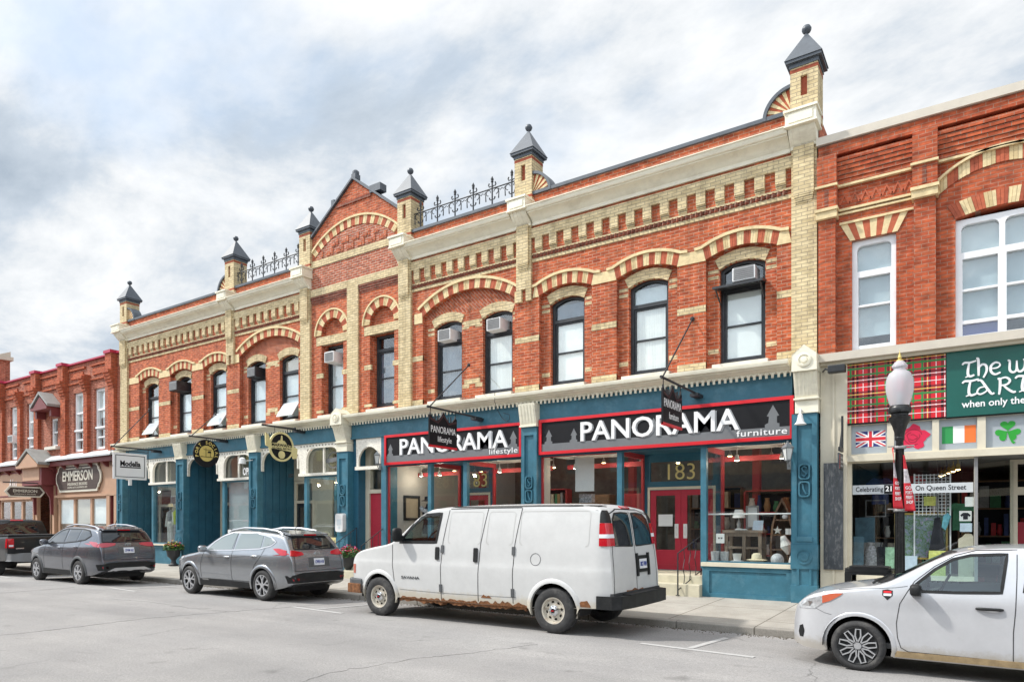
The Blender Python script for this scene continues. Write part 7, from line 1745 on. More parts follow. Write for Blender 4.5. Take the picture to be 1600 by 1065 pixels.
            m_ = MB(); m_.lathe([(rr * 0.19, q * -0.004), (rr * 0.17, q * -0.013), (0, q * -0.014)], c, 16, 'y'); m_.build('cap_disc', 'black_plastic', hub)
            m_ = MB(); m_.text('GMC', fr, 0, -0.011, 0.0145, w=0.052, h=0.022, th=0.002, bold=0.03, align='c'); m_.build('lettering', 'sign_red', hub)
        elif design == 'snow':
            m_.lathe([(rr - 0.002, q * 0.006), (rr * 0.98, q * 0.004), (rr * 0.88, q * 0.02), (rr * 0.55, q * 0.03), (0, q * 0.022)], c, 36, 'y', caps=False); cov = m_.build('wheel_cover', 'black_plastic', tyre, smooth=40)
            m_ = MB()
            for k in range(9):
                a = k * 2 * PI / 9 + 0.15
                rot = lambda u, v, a=a: (u * math.cos(a) - v * math.sin(a), u * math.sin(a) + v * math.cos(a))
                P = [rot(rr * 0.28, 0.012), rot(rr * 0.55, rr * 0.15), rot(rr * 0.88, rr * 0.14), rot(rr * 0.90, 0.0), rot(rr * 0.88, -rr * 0.14), rot(rr * 0.55, -rr * 0.15), rot(rr * 0.28, -0.012)]
                P = [rot(rr * 0.20, 0.0), rot(rr * 0.52, rr * 0.135), rot(rr * 0.90, rr * 0.115), rot(rr * 0.90, -rr * 0.115), rot(rr * 0.52, -rr * 0.135), rot(rr * 0.20, 0.0)]
                m_.ribbon(P, 0.016, -0.03, 0.000 + 0.0003 * k, fr=fr)
            m_.lathe([(rr * 0.2, q * 0.01), (rr * 0.17, q * -0.002), (0, q * -0.004)], c, 18, 'y'); m_.build('cover_spokes', 'alloy', cov)
        else:
            n_, tw, wsp = design
            m_.lathe([(rr + 0.003, q * 0.003), (rr - 0.012, q * 0.006), (rr - 0.02, q * 0.03)], c, 36, 'y', caps=False)
            for k in range(n_):
                for t in ((-1, 1) if tw else (0,)):
                    a = k * 2 * PI / n_ + PI / 2; a1, a2 = a + t * 0.10, a + t * 0.26
                    P = [(rr * 0.10 * math.cos(a), rr * 0.10 * math.sin(a)), (rr * 0.5 * math.cos(a1), rr * 0.5 * math.sin(a1)), (rr * 0.97 * math.cos(a2), rr * 0.97 * math.sin(a2))]
                    m_.ribbon(P, [wsp * 0.8, wsp * 0.8, wsp * 1.15], -0.035, -0.006 + 0.0004 * k + 0.0002 * t, fr=fr)
            m_.lathe([(rr * 0.24, q * 0.02), (rr * 0.22, q * 0.002), (rr * 0.12, q * 0.0), (0, q * 0.0)], c, 18, 'y'); rim = m_.build('rim', 'alloy', tyre, smooth=30)
        return tyre
    def wheels_all(s, r, width, rr, design):
        for wx in s.wheels:
            for sg in (-1, 1): s.wheel(wx, sg, r, width, rr, design)
    def mirror(s, x, z, sg, mat_, sx=0.10, sy=0.20, sz=0.16):
        m_ = MB(); p = s.cast('side', x, z - 0.03, 0.0, sg); c = Vector(p) + Vector((0.0, sg * (sy * 0.62), 0.06))
        for k in range(1): 
            V = []; n1, n2 = 10, 8
            for i in range(n1 + 1):
                th = PI * i / n1
                for j in range(n2 * 2):
                    ph = 2 * PI * j / (n2 * 2); f = lambda q: math.copysign(abs(q) ** 0.6, q)
                    V.append((c.x + sx * 0.5 * f(math.sin(th)) * f(math.cos(ph)), c.y + sy * 0.5 * f(math.cos(th)), c.z + sz * 0.5 * f(math.sin(th)) * f(math.sin(ph))))
            m_.add(V, [(i * 16 + j, i * 16 + (j + 1) % 16, (i + 1) * 16 + (j + 1) % 16, (i + 1) * 16 + j) for i in range(n1) for j in range(16)])
        m_.hexa([(p[0] + a, y, z0 + b2) for a in (-0.05, 0.05) for y, z0 in ((p[1] - sg * 0.03, p[2]), (c.y - sg * sy * 0.2, c.z - 0.03)) for b2 in (-0.03, 0.03)])
        return m_.build('wing_mirror', mat_, s.root, smooth=60)
    def handle(s, x0, x1, z, mat_, sg=-1, th=0.035):
        m_ = MB(); n_ = 8; P = []
        for i in range(n_ + 1):
            t = i / n_; o = 0.008 + 0.028 * math.sin(PI * t) ** 0.6 if 0 < t < 1 else 0.004
            P.append(Vector(s.cast('side', x0 + (x1 - x0) * t, z, o, sg)))
        m_.tube(P, [th * 0.35] + [th * 0.5] * (n_ - 1) + [th * 0.35], 8); return m_.build('door_handle', mat_, s.root, smooth=50)
def seat_set(car, xs, zf, ztop, yoff):
    for x in xs:
        for sg in (-1, 1):
            m_ = MB(); cx_, cy_ = x, sg * yoff
            m_.hexa([car.w(a, cy_ + b2, z) for a in (cx_ - 0.45, cx_ + 0.05) for b2 in (-0.24, 0.24) for z in (zf, zf + 0.18)])
            m_.hexa([car.w(cx_ + a + q * 0.16, cy_ + b2, zf + 0.12 + q * (ztop - zf - 0.12)) for a in (0.0, 0.14) for b2 in (-0.22, 0.22) for q in (0, 1)])
            m_.hexa([car.w(cx_ + a, cy_ + b2, z) for a in (0.17, 0.26) for b2 in (-0.13, 0.13) for z in (ztop + 0.02, ztop + 0.2)])
            m_.build('seat', 'seat_cloth', car.root, bevel=0.03)
def cockpit(car, xd, zd, hw, wheel_c, wr=0.18, tilt=0.45):
    m_ = MB(); m_.hexa([car.w(x, y, z) for x, zz in ((xd - 0.45, (zd - 0.45, zd - 0.02)), (xd, (zd - 0.5, zd + 0.03))) for y in (-hw, hw) for z in zz]); m_.build('dashboard', 'seat_cloth', car.root, bevel=0.03)
    c = Vector(car.w(*wheel_c)); P = []
    for k in range(25): a = 2 * PI * k / 24; P.append(c + Vector((wr * math.sin(a) * tilt, wr * math.cos(a), wr * math.sin(a) * math.sqrt(1 - tilt * tilt))))
    m_ = MB(); m_.tube(P, 0.015, 6, caps=False); m_.tube([P[0], P[12]], 0.02, 6); m_.tube([c, P[18]], 0.02, 6); m_.tube([c, c + Vector((-0.25, 0, -0.12))], 0.03, 6); m_.build('steering_wheel', 'black_plastic', car.root, smooth=50)

# ---- white cargo van ---------------------------------------------------
VW = [(1.42, 1.44), (1.50, 1.50), (1.78, 1.80), (1.94, 1.945), (2.42, 1.975), (2.34, 1.45)]
van = Car('cargo_van', 'rusty white cargo van with windowless sides and bare steel wheels', None, -10.6, -5.70, 2.0,
    [(0, 0.72), (0.02, 0.90), (0.05, 1.05), (0.13, 1.20), (0.34, 1.29), (0.70, 1.36), (1.14, 1.43), (1.30, 1.52), (1.75, 1.88), (1.98, 2.03), (2.20, 2.10), (2.7, 2.135), (4.0, 2.15), (5.2, 2.135), (5.56, 2.10), (5.68, 2.04), (5.75, 1.93), (5.82, 1.50), (5.865, 1.10), (5.885, 0.70), (5.89, 0.56)],
    [(0, 0.50), (0.3, 0.42), (1.3, 0.38), (4.2, 0.38), (5.3, 0.44), (5.98, 0.48)],
    [(0, 0.80), (0.05, 0.86), (0.2, 0.93), (0.5, 0.975), (1.2, 1.0), (5.5, 1.0), (5.68, 0.99), (5.80, 0.955), (5.89, 0.92)],
    [(0.38, 0.965), (0.55, 0.985), (0.9, 1.0), (1.04, 1.0), (1.10, 0.985), (1.4, 0.97), (1.75, 0.93), (2.0, 0.885), (2.15, 0.86)],
    [(0, 0.07), (1.1, 0.07), (1.5, 0.10), (2.2, 0.07), (5.4, 0.07), (5.75, 0.12), (5.9, 0.05), (6, 0.05)], 'van_white', step=0.045, wheels=(0.90, 4.84), Rw=0.385,
    holes=(('side', VW), ('front', [(-0.80, 1.47), (-0.68, 1.93), (0.68, 1.93), (0.80, 1.47)])))
van.arches('van_white', w=0.075, eps=0.02)
van.wheels_all(0.375, 0.235, 0.215, 'steel')
for sg in (-1, 1):
    m_ = MB(); van.patch(m_, 'side', VW, -0.004, sk=-0.010, sg=sg); van_g = m_.build('side_window', 'car_glass', van.root)
    m_ = MB(); van.line(m_, 'side', VW, 0.055, 0.004, sg, closed=True); m_.build('window_seal', 'black_plastic', van.root)
    van.mirror(1.48, 1.55, sg, 'black_plastic', 0.11, 0.22, 0.27)
van.one('windscreen', 'car_glass', 'front', [(-0.80, 1.47), (-0.68, 1.93), (0.68, 1.93), (0.80, 1.47)], -0.004)
m_ = MB(); van.line(m_, 'front', [(-0.80, 1.47), (-0.68, 1.93), (0.68, 1.93), (0.80, 1.47)], 0.06, 0.004, closed=True); m_.build('windscreen_seal', 'black_plastic', van.root)
van.seams('door_seam', 'side', [[(1.24, 1.45), (1.27, 1.0), (1.32, 0.62), (1.42, 0.43)], [(2.60, 2.04), (2.50, 1.45), (2.47, 1.0), (2.47, 0.41)], [(3.47, 2.06), (3.36, 1.45), (3.32, 0.9), (3.31, 0.43)], [(4.18, 2.06), (4.08, 1.45), (4.05, 0.9), (4.05, 0.44)], [(2.62, 2.055), (3.46, 2.065), (4.17, 2.065)]], 0.013)
van.seams('roof_gutter', 'side', [[(1.85, 1.99), (2.15, 2.07), (2.7, 2.085), (4.5, 2.09), (5.65, 2.075)]], 0.022, 'black_plastic', 0.006)
van.seams('sill_seam', 'side', [[(1.45, 0.545), (2.47, 0.53), (3.3, 0.535), (4.12, 0.545)]], 0.006, 'grey_plastic')
pm('van_crease', (0.50, 0.50, 0.485), 0.4, var=0.05)
for a, b2 in ((2.66, 3.38), (3.52, 4.06), (4.22, 5.52)):
    van.seams('pressed_panel', 'side', [[(x - 0.11 * (z - 1.4) * -1.0 * (0.6 if a < 4.2 else 0.12) if True else x, z) for x, z in roundrect(a - 0.05, b2 - 0.04, 1.43, 2.0, 0.06, 4)] + [(a - 0.05 + 0.0, 1.49)]], 0.010, 'van_crease', 0.003)
van.seams('fuel_flap', 'side', [[(4.50 + 0.10 * math.cos(k * PI / 8), 1.20 + 0.10 * math.sin(k * PI / 8)) for k in range(17)]], 0.010, 'grey_plastic', sides=(-1,))
for x, z, sx, sz in ((2.38, 1.25, 0.085, 0.23), (3.26, 1.24, 0.085, 0.25)): van.one('door_handle', 'black_plastic', 'side', roundrect(x - sx / 2, x + sx / 2, z - sz / 2, z + sz / 2, 0.02), 0.022)
for x, z in ((2.50, 1.33), (2.47, 0.62), (4.06, 1.33), (4.05, 0.62)): van.one('hinge', 'grey_plastic', 'side', rect(x - 0.03, x + 0.03, z - 0.07, z + 0.07), 0.018)
# rust along the sills and around the arches
rn = random.Random(11)
def rust_patch(x0, x1, zb, amp, seed):
    r2 = random.Random(seed); n_ = max(4, int((x1 - x0) / 0.05)); top = []
    for i in range(n_ + 1):
        x = x0 + (x1 - x0) * i / n_; top.append((x, zb + amp * (0.25 + 0.75 * r2.random()) * (0.3 if i in (0, n_) else 1)))
    van.one('rust_patch', 'rust', 'side', [(x0, zb), (x1, zb)] + top[::-1], 0.006, sp=0.05)
rust_patch(1.46, 2.45, 0.385, 0.045, 1); rust_patch(2.46, 3.30, 0.385, 0.06, 2); rust_patch(3.31, 4.04, 0.385, 0.09, 3); rust_patch(4.04, 4.34, 0.385, 0.15, 4); rust_patch(5.30, 5.52, 0.47, 0.11, 5); rust_patch(3.38, 3.60, 0.50, 0.06, 8)
r2 = random.Random(21); m_ = MB(); lo = [(1.42 + 0.06 * i, 0.315 + 0.05 * r2.random() - (0.02 if i % 7 == 3 else 0)) for i in range(49)]
m_.plate([(1.42, 0.395)] + lo + [(4.30, 0.395)], [], 0.0, 0.16, fr=lambda u, v, d: van.w(u, -0.79 - d, v)); m_.build('sill', 'rust', van.root)
# bumpers, lights, rear doors
m_ = MB()
Pp = [(0.42, -0.99), (0.12, -0.97), (-0.05, -0.86), (-0.12, -0.5), (-0.13, 0), (-0.12, 0.5), (-0.05, 0.86), (0.12, 0.97), (0.42, 0.99)]
m_.plate([(a, b2) for a, b2 in Pp] + [(0.3, 0.8), (0.1, 0.6), (0.1, -0.6), (0.3, -0.8)], [], 0.42, 0.70, fr=lambda u, v, d: van.w(u, v, d)); m_.build('front_bumper', 'grey_plastic', van.root, bevel=0.03)
van.one('rust_patch', 'rust', 'front', [(-0.9, 0.5), (-0.6, 0.5), (-0.6, 0.6), (-0.9, 0.56)], 0.01)
m_ = MB(); m_.hexa([van.w(x, y, z) for x, yy in ((0.02, 0.985), (0.40, 1.005)) for y in (-yy, -yy + 0.12) for z in (0.41, 0.60)]); m_.build('bumper_end', 'rust', van.root, bevel=0.02)
m_ = MB(); m_.plate([(5.64, -1.02), (5.9, -1.0), (6.03, -0.9), (6.06, -0.45), (6.06, 0.45), (6.03, 0.9), (5.9, 1.0), (5.64, 1.02), (5.64, 0.92), (5.8, 0.85), (5.8, -0.85), (5.64, -0.92)], [], 0.46, 0.66, fr=lambda u, v, d: van.w(u, v, d)); m_.plate([(5.8, -0.6), (6.05, -0.6), (6.05, 0.6), (5.8, 0.6)], [], 0.655, 0.675, fr=lambda u, v, d: van.w(u, v, d)); m_.build('rear_bumper', 'black_plastic', van.root, bevel=0.025)
for sg in (-1, 1):
    s2 = lambda P: [(sg * a, b2) for a, b2 in P]
    van.one('rear_window', 'tinted_glass', 'rear', s2([(0.06, 1.44), (0.06, 1.95), (0.30, 1.96), (0.55, 1.94), (0.66, 1.85), (0.74, 1.46), (0.70, 1.44)]), 0.006)
    m_ = MB(); van.line(m_, 'rear', s2([(0.06, 1.43), (0.06, 1.96), (0.30, 1.97), (0.56, 1.95), (0.68, 1.86), (0.76, 1.45)]), 0.035, 0.004, closed=True); m_.build('window_seal', 'black_plastic', van.root)
    def wrap(name, mat_, z0, z1, eps, f0=90, f1=14, parent=None, sg=sg):
        """strip bent round the rear corner of the body between two heights"""
        m_ = MB(); nz, na = 5, 12; V = []
        for i in range(nz + 1):
            z = z0 + (z1 - z0) * i / nz
            for k in range(na + 1):
                a = R(f0 + (f1 - f0) * k / na); o = Vector((5.66 - 0.02 * (z - 1.44), sg * 0.70, z)); d = Vector((math.cos(a), sg * math.sin(a), 0))
                h, n, ii, dd = van.bvh.ray_cast(o, d)
                if h is None: h, n, ii, dd = van.bvh.find_nearest(o + d * 0.25)
                if n.dot(d) < 0: n = -n
                p_ = h + n * eps; V.append(van.w(p_.x, p_.y, p_.z))
        m_.add(V, [(i * (na + 1) + k, i * (na + 1) + k + 1, (i + 1) * (na + 1) + k + 1, (i + 1) * (na + 1) + k) for i in range(nz) for k in range(na)])
        return m_.build(name, mat_, parent or van.root, smooth=50)
    tl = wrap('tail_light', 'tail_red', 1.44, 1.80, 0.014); wrap('reversing_lens', 'plate_white', 1.565, 1.625, 0.018, parent=tl); wrap('pillar_cover', 'black_plastic', 1.805, 2.0, 0.010, 90, 20)
    hl = van.one('headlight', 'lamp_clear', 'front', s2([(0.55, 0.98), (0.55, 1.14), (0.78, 1.13), (0.80, 0.98)]), 0.01)
    van.one('indicator', 'lamp_amber', 'side', [(0.10, 0.80), (0.10, 0.98), (0.20, 0.98), (0.18, 0.80)], 0.01, sg=sg)
van.one('grille', 'black_plastic', 'front', [(-0.52, 0.80), (-0.52, 1.14), (0.52, 1.14), (0.52, 0.80)], 0.012)
van.seams('rear_door_seam', 'rear', [[(0.0, 0.68), (0.0, 2.04)], [(-0.86, 0.66), (-0.84, 1.3), (-0.72, 1.95), (-0.4, 2.03), (0.4, 2.03), (0.72, 1.95), (0.84, 1.3), (0.86, 0.66), (-0.86, 0.66)]], 0.016)
van.one('high_brake_light', 'tail_red', 'rear', [(-0.16, 2.04), (-0.16, 2.075), (0.16, 2.075), (0.16, 2.04)], 0.02)
m_ = MB(); van.patch(m_, 'rear', [(0.07, 0.98), (0.07, 1.26), (0.45, 1.26), (0.45, 0.98)], 0.016)
for a, b2 in ((0.03, 0.95), (0.49, 0.95)): van.patch(m_, 'rear', rect(a - 0.03, a + 0.03, 0.92, 1.30), 0.03)
m_.build('plate_holder', 'black_plastic', van.root)
plate = van.one('number_plate', 'plate_white', 'rear', rect(0.11, 0.41, 1.04, 1.20), 0.022)
m_ = MB(); px_ = van.cast('rear', 0.26, 1.1, 0.024)[0]; m_.text('BK2 7HN', lambda u, v, d: (px_ + d, van.Yc + u, v), 0.26, 1.085, 0.0, w=0.25, h=0.075, th=0.003, align='c', bold=0.02); m_.build('lettering', 'plate_blue', plate)
m_ = MB(); van.patch(m_, 'rear', [(-0.45, 0.675), (0.3, 0.675), (0.22, 0.72), (0.05, 0.70), (-0.1, 0.74), (-0.22, 0.71), (-0.4, 0.72)], 0.006, sp=0.05); m_.build('rust_patch', 'rust', van.root)
m_ = MB(); van_p = van.cast('side', 1.62, 0.80, 0.004); m_.text('SAVANA', lambda u, v, d: (van.X0 + u, van_p[1] - d, v), 1.50, 0.755, 0.0, w=0.46, h=0.05, th=0.004, bold=0.02); m_.build('lettering', 'grey_plastic', van.root)
cockpit(van, 1.55, 1.42, 0.86, (1.85, -0.42, 1.48), 0.20); seat_set(van, (2.45,), 0.75, 1.45, 0.45)
m_ = MB(); m_.hexa([van.w(x, y, z) for x in (0.5, 5.9) for y in (-0.93, 0.93) for z in (0.62, 0.70)]); m_.hexa([van.w(x, y, z) for x in (2.9, 2.95) for y in (-0.84, 0.84) for z in (0.7, 1.9)]); m_.build('cabin_floor', 'seat_cloth', van.root)

# ---- white hatchback at the right edge ---------------------------------------
MWF = [(1.37, 1.005), (1.42, 1.09), (1.60, 1.26), (1.78, 1.385), (1.95, 1.435), (2.29, 1.455), (2.235, 1.03), (1.8, 1.01)]
MWR = [(2.44, 1.04), (2.50, 1.455), (2.85, 1.445), (3.15, 1.36), (3.35, 1.20), (3.34, 1.09)]
mic = Car('hatchback_car', 'white compact hatchback with dark snowflake wheel covers at the right edge', None, -2.03, -6.06, 1.665,
    [(0, 0.46), (0.005, 0.62), (0.03, 0.74), (0.12, 0.86), (0.30, 0.955), (0.58, 1.02), (0.85, 1.06), (1.06, 1.095), (1.30, 1.235), (1.56, 1.39), (1.80, 1.50), (2.1, 1.55), (2.5, 1.565), (3.0, 1.54), (3.4, 1.49), (3.55, 1.42), (3.70, 1.15), (3.78, 0.95), (3.82, 0.7), (3.83, 0.45)],
    [(0, 0.26), (0.2, 0.20), (1.2, 0.20), (3.4, 0.20), (3.83, 0.34)],
    [(0, 0.60), (0.05, 0.70), (0.14, 0.80), (0.28, 0.89), (0.5, 0.95), (0.9, 0.985), (1.5, 1.0), (3.0, 1.0), (3.45, 0.96), (3.7, 0.9), (3.83, 0.8)],
    [(0.18, 0.94), (0.32, 0.965), (0.55, 0.99), (0.75, 1.0), (0.90, 0.985), (1.0, 0.955), (1.08, 0.93), (1.45, 0.80), (1.56, 0.74)],
    [(0, 0.08), (0.3, 0.075), (1.0, 0.07), (1.3, 0.09), (1.8, 0.07), (3.3, 0.08), (3.83, 0.06)], 'silver_paint', step=0.032, wheels=(0.80, 3.25), Rw=0.305,
    holes=(('side', MWF), ('side', MWR), ('front', [(-0.66, 1.115), (-0.52, 1.45), (0.52, 1.45), (0.66, 1.115)])))
mic.arches('silver_paint', w=0.05, eps=0.010, Rx=0.005)
mic.wheels_all(0.305, 0.185, 0.228, 'snow')
for sg in (-1, 1):
    for P in (MWF, MWR):
        m_ = MB(); mic.patch(m_, 'side', P, -0.004, sk=-0.010, sg=sg); m_.build('side_window', 'car_glass', mic.root)
        m_ = MB(); mic.line(m_, 'side', P, 0.034, 0.003, sg, closed=True); m_.build('window_seal', 'black_plastic', mic.root)
    mic.mirror(1.42, 1.00, sg, 'black_plastic', 0.12, 0.20, 0.14)
    mic.handle(2.0, 2.25, 0.845, 'black_plastic', sg); mic.handle(3.0, 3.22, 0.88, 'black_plastic', sg)
    hl = mic.one('headlight', 'lamp_clear', 'side', [(0.10, 0.71), (0.085, 0.765), (0.20, 0.835), (0.38, 0.885), (0.42, 0.87), (0.39, 0.79), (0.30, 0.725)], 0.008, sg=sg)
    m_ = MB(); mic.patch(m_, 'side', [(0.395, 0.80), (0.39, 0.89), (0.50, 0.925), (0.63, 0.935), (0.60, 0.905), (0.48, 0.83)], 0.009, sg=sg); m_.build('indicator_lens', 'lamp_amber', hl, smooth=40)
    m_ = MB(); mic.patch(m_, 'side', [(0.14, 0.75), (0.22, 0.815), (0.28, 0.81), (0.24, 0.75)], 0.012, sg=sg); m_.build('reflector', 'chrome', hl)
    mic.one('fog_lamp', 'black_plastic', 'side', [(0.10, 0.34), (0.085, 0.40), (0.10, 0.48), (0.14, 0.50), (0.16, 0.42), (0.14, 0.34)], 0.008, sg=sg)
    mic.one('sill_strip', 'sill_grime', 'side', [(1.18, 0.215), (2.85, 0.215), (2.85, 0.285), (1.22, 0.285)], 0.008, sg=sg) if 'sill_grime' in M else None
    mic.one('tail_light', 'tail_red', 'side', [(3.5, 1.0), (3.52, 1.18), (3.66, 1.14), (3.70, 1.0)], 0.01, sg=sg)
mic.one('windscreen', 'car_glass', 'front', [(-0.66, 1.115), (-0.52, 1.45), (0.52, 1.45), (0.66, 1.115)], -0.004)
m_ = MB(); mic.line(m_, 'front', [(-0.66, 1.115), (-0.52, 1.45), (0.52, 1.45), (0.66, 1.115)], 0.045, 0.003, closed=True); m_.build('windscreen_seal', 'black_plastic', mic.root)
m_ = MB(); mic.patch(m_, 'front', [(-0.62, 1.068), (-0.62, 1.10), (0.62, 1.10), (0.62, 1.068)], 0.006); m_.build('cowl', 'black_plastic', mic.root)
mic.seams('door_seam', 'side', [[(1.33, 1.00), (1.25, 0.85), (1.215, 0.62), (1.225, 0.45), (1.26, 0.33), (1.33, 0.29), (2.34, 0.28)], [(1.33, 1.00), (1.40, 1.12), (1.60, 1.30), (1.80, 1.43), (2.0, 1.49), (2.38, 1.505), (2.375, 1.2), (2.36, 0.85), (2.34, 0.6), (2.34, 0.28)], [(2.34, 0.28), (2.80, 0.30), (2.95, 0.45), (3.1, 0.68), (3.3, 0.8), (3.42, 1.1)]], 0.008)
mic.seams('panel_seam', 'side', [[(0.30, 0.735), (0.42, 0.68), (0.50, 0.665)], [(0.58, 0.975), (0.85, 1.005), (1.2, 1.035), (1.33, 1.06)]], 0.005, 'grey_plastic')
bd = mic.one('fender_badge', 'black_plastic', 'side', [(1.065, 1.0), (1.065, 0.94), (1.12, 0.885), (1.175, 0.94), (1.175, 1.0), (1.12, 1.012)], 0.004, sp=0.03)
m_ = MB(); mic.patch(m_, 'side', [(1.078, 0.962), (1.162, 0.962), (1.162, 0.935), (1.078, 0.935)], 0.006, sp=0.03); m_.build('badge_band', 'plate_white', bd); m_ = MB(); mic.patch(m_, 'side', [(1.078, 0.994), (1.162, 0.994), (1.162, 0.968), (1.078, 0.968)], 0.006, sp=0.03); m_.build('badge_top', 'sign_red', bd)
mic.one('grille', 'black_plastic', 'front', [(-0.30, 0.56), (-0.34, 0.66), (0.34, 0.66), (0.30, 0.56)], 0.008); mic.one('lower_grille', 'black_plastic', 'front', [(-0.34, 0.34), (-0.36, 0.46), (0.36, 0.46), (0.34, 0.34)], 0.008)
m_ = MB(); m_.tube([mic.w(0.97, -0.55, 1.09), mic.w(1.06, -0.2, 1.13)], 0.012, 5); m_.tube([mic.w(0.99, 0.05, 1.095), mic.w(1.10, 0.45, 1.12)], 0.012, 5); m_.tube([mic.w(0.97, -0.55, 1.085), mic.w(0.94, -0.58, 1.065)], 0.015, 5); m_.build('wiper', 'black_plastic', mic.root)
cockpit(mic, 1.45, 1.04, 0.70, (1.66, -0.36, 1.03), 0.17); seat_set(mic, (2.35, 3.15), 0.45, 1.10, 0.36)
m_ = MB(); m_.hexa([mic.w(x, y, z) for x in (0.9, 3.5) for y in (-0.76, 0.76) for z in (0.30, 0.36)]); m_.build('cabin_floor', 'seat_cloth', mic.root)

# ---- crossovers ------------------------------------------------------------------
def suv(name, label, X0, Yl, W, S, H, wheels, Rw, paint, design, rr, tl_side, tl_rear, tl_mat, plate_z, extra):
    """S: length scale"""
    sx = lambda P: [(a * S, b2 * H) for a, b2 in P]
    car = Car(name, label, None, X0, Yl, W,
        sx([(0, 0.52), (0.01, 0.72), (0.06, 0.84), (0.20, 0.96), (0.5, 1.03), (0.95, 1.09), (1.20, 1.14), (1.55, 1.37), (1.90, 1.55), (2.20, 1.635), (2.6, 1.655), (3.3, 1.64), (3.9, 1.59), (4.12, 1.54), (4.2, 1.50), (4.42, 1.22), (4.50, 1.08), (4.56, 0.95), (4.58, 0.72), (4.60, 0.66), (4.60, 0.48)]),
        [(0, 0.30), (0.3 * S, 0.24), (4.0 * S, 0.26), (4.35 * S, 0.32), (4.6 * S, 0.42)],
        [(0, 0.66), (0.05, 0.78), (0.16 * S, 0.88), (0.4 * S, 0.955), (0.9 * S, 0.99), (1.6 * S, 1.0), (3.5 * S, 1.0), (4.1 * S, 0.97), (4.4 * S, 0.925), (4.55 * S, 0.87), (4.6 * S, 0.80)],
        [(0.22, 0.94), (0.4, 0.975), (0.6 * H, 1.0), (0.85 * H, 0.995), (1.02 * H, 0.97), (1.10 * H, 0.94), (1.2 * H, 0.90), (1.5 * H, 0.79), (1.66 * H, 0.70)],
        [(0, 0.08), (0.4, 0.12), (1.1 * S, 0.09), (1.5 * S, 0.10), (2.2 * S, 0.09), (3.8 * S, 0.09), (4.3 * S, 0.07), (4.6 * S, 0.06)], paint, step=0.055, wheels=wheels, Rw=Rw)
    car.arches('grey_plastic' if extra.get('clad') else paint, w=0.075, eps=0.018); car.wheels_all(Rw, 0.225, rr, design)
    for sg in (-1, 1):
        for P, nm in ((extra['w1'], 'side_window'), (extra['w2'], 'side_window'), (extra['w3'], 'quarter_window')):
            wd = car.one(nm, extra.get('glass', 'sky_toned_glass'), 'side', P, 0.006, sg=sg)
        m_ = MB(); car.line(m_, 'side', extra['frame'], 0.03, 0.008, sg, closed=True); m_.build('window_trim', extra.get('trim', 'black_plastic'), car.root)
        car.mirror(extra['mir'][0], extra['mir'][1], sg, paint, 0.13, 0.22, 0.17)
        for hx, hz in extra['handles']: car.handle(hx - 0.1, hx + 0.1, hz, extra.get('hmat', paint), sg, 0.04)
        tl = car.one('tail_light', tl_mat, 'side', tl_side, 0.014, sg=sg)
        m_ = MB(); car.patch(m_, 'rear', [(sg * a, b2) for a, b2 in tl_rear], 0.016); m_.build('inner_lens', tl_mat, tl, smooth=40)
        car.one('reflector', 'tail_red', 'rear', [(sg * a, b2) for a, b2 in ((0.60, 0.49), (0.60, 0.54), (0.76, 0.54), (0.74, 0.49))], 0.012)
        car.one('headlight', 'lamp_clear', 'side', [(0.10 * S, 0.80 * H), (0.10 * S, 0.88 * H), (0.42 * S, 0.96 * H), (0.52 * S, 0.94 * H), (0.4 * S, 0.86 * H)], 0.008, sg=sg)
        car.one('sill_cladding', 'black_plastic', 'side', [(wheels[0] + Rw + 0.12, 0.25), (wheels[1] - Rw - 0.12, 0.25), (wheels[1] - Rw - 0.12, 0.40), (wheels[0] + Rw + 0.12, 0.42)], 0.014, sg=sg)
        # roof rail
        P = [Vector(car.cast('top', x, sg * (W / 2 * extra.get('railw', 0.66)), o)) for x, o in ((1.95 * S, 0.0), (2.1 * S, 0.05), (2.6 * S, 0.07), (3.3 * S, 0.07), (3.8 * S, 0.055), (4.0 * S, 0.0))]
        m_ = MB(); m_.tube(P, 0.022, 6); m_.build('roof_rail', 'alloy', car.root, smooth=50)
    rw = extra['rear_win']; car.one('rear_window', 'tinted_glass', 'rear', [(a, b2) for a, b2 in rw], 0.008); m_ = MB(); car.line(m_, 'rear', rw, 0.04, 0.006, closed=True); m_.build('window_trim', 'black_plastic', car.root)
    m_ = MB(); yo = W / 2 * 0.62; zt = extra['spoil']; xe = extra['spx']
    m_.hexa([car.w(x, y, z) for x, zz in ((xe - 0.35, (zt + 0.01, zt + 0.06)), (xe + 0.10, (zt - 0.06, zt - 0.02))) for y in (-yo, yo) for z in zz]); spo = m_.build('spoiler', paint, car.root, bevel=0.012)
    m_ = MB(); m_.hexa([car.w(x, y, zt - 0.058 + q * 0.028) for x in (xe + 0.095, xe + 0.108) for y in (-0.18, 0.18) for q in (0, 1)]); m_.build('high_brake_light', 'tail_red', spo)
    car.one('lower_bumper', 'black_plastic', 'rear', [(-0.80 * W / 1.81, 0.43), (-0.83 * W / 1.81, 0.60), (-0.5, 0.66), (0.5, 0.66), (0.83 * W / 1.81, 0.60), (0.80 * W / 1.81, 0.43)], 0.012)
    if extra.get('skid'): car.one('skid_plate', 'alloy', 'rear', [(-0.62, 0.42), (-0.42, 0.50), (0.42, 0.50), (0.62, 0.42)], 0.022)
    car.seams('tailgate_seam', 'rear', extra['gate'], 0.012); car.seams('door_seam', 'side', extra['seams'], 0.012)
    z = plate_z; rc_ = car.one('plate_recess', 'grey_plastic', 'rear', rect(-0.30, 0.30, z - 0.03, z + 0.18), 0.006); pl = car.one('number_plate', 'plate_white', 'rear', rect(-0.15, 0.15, z, z + 0.155), 0.014)
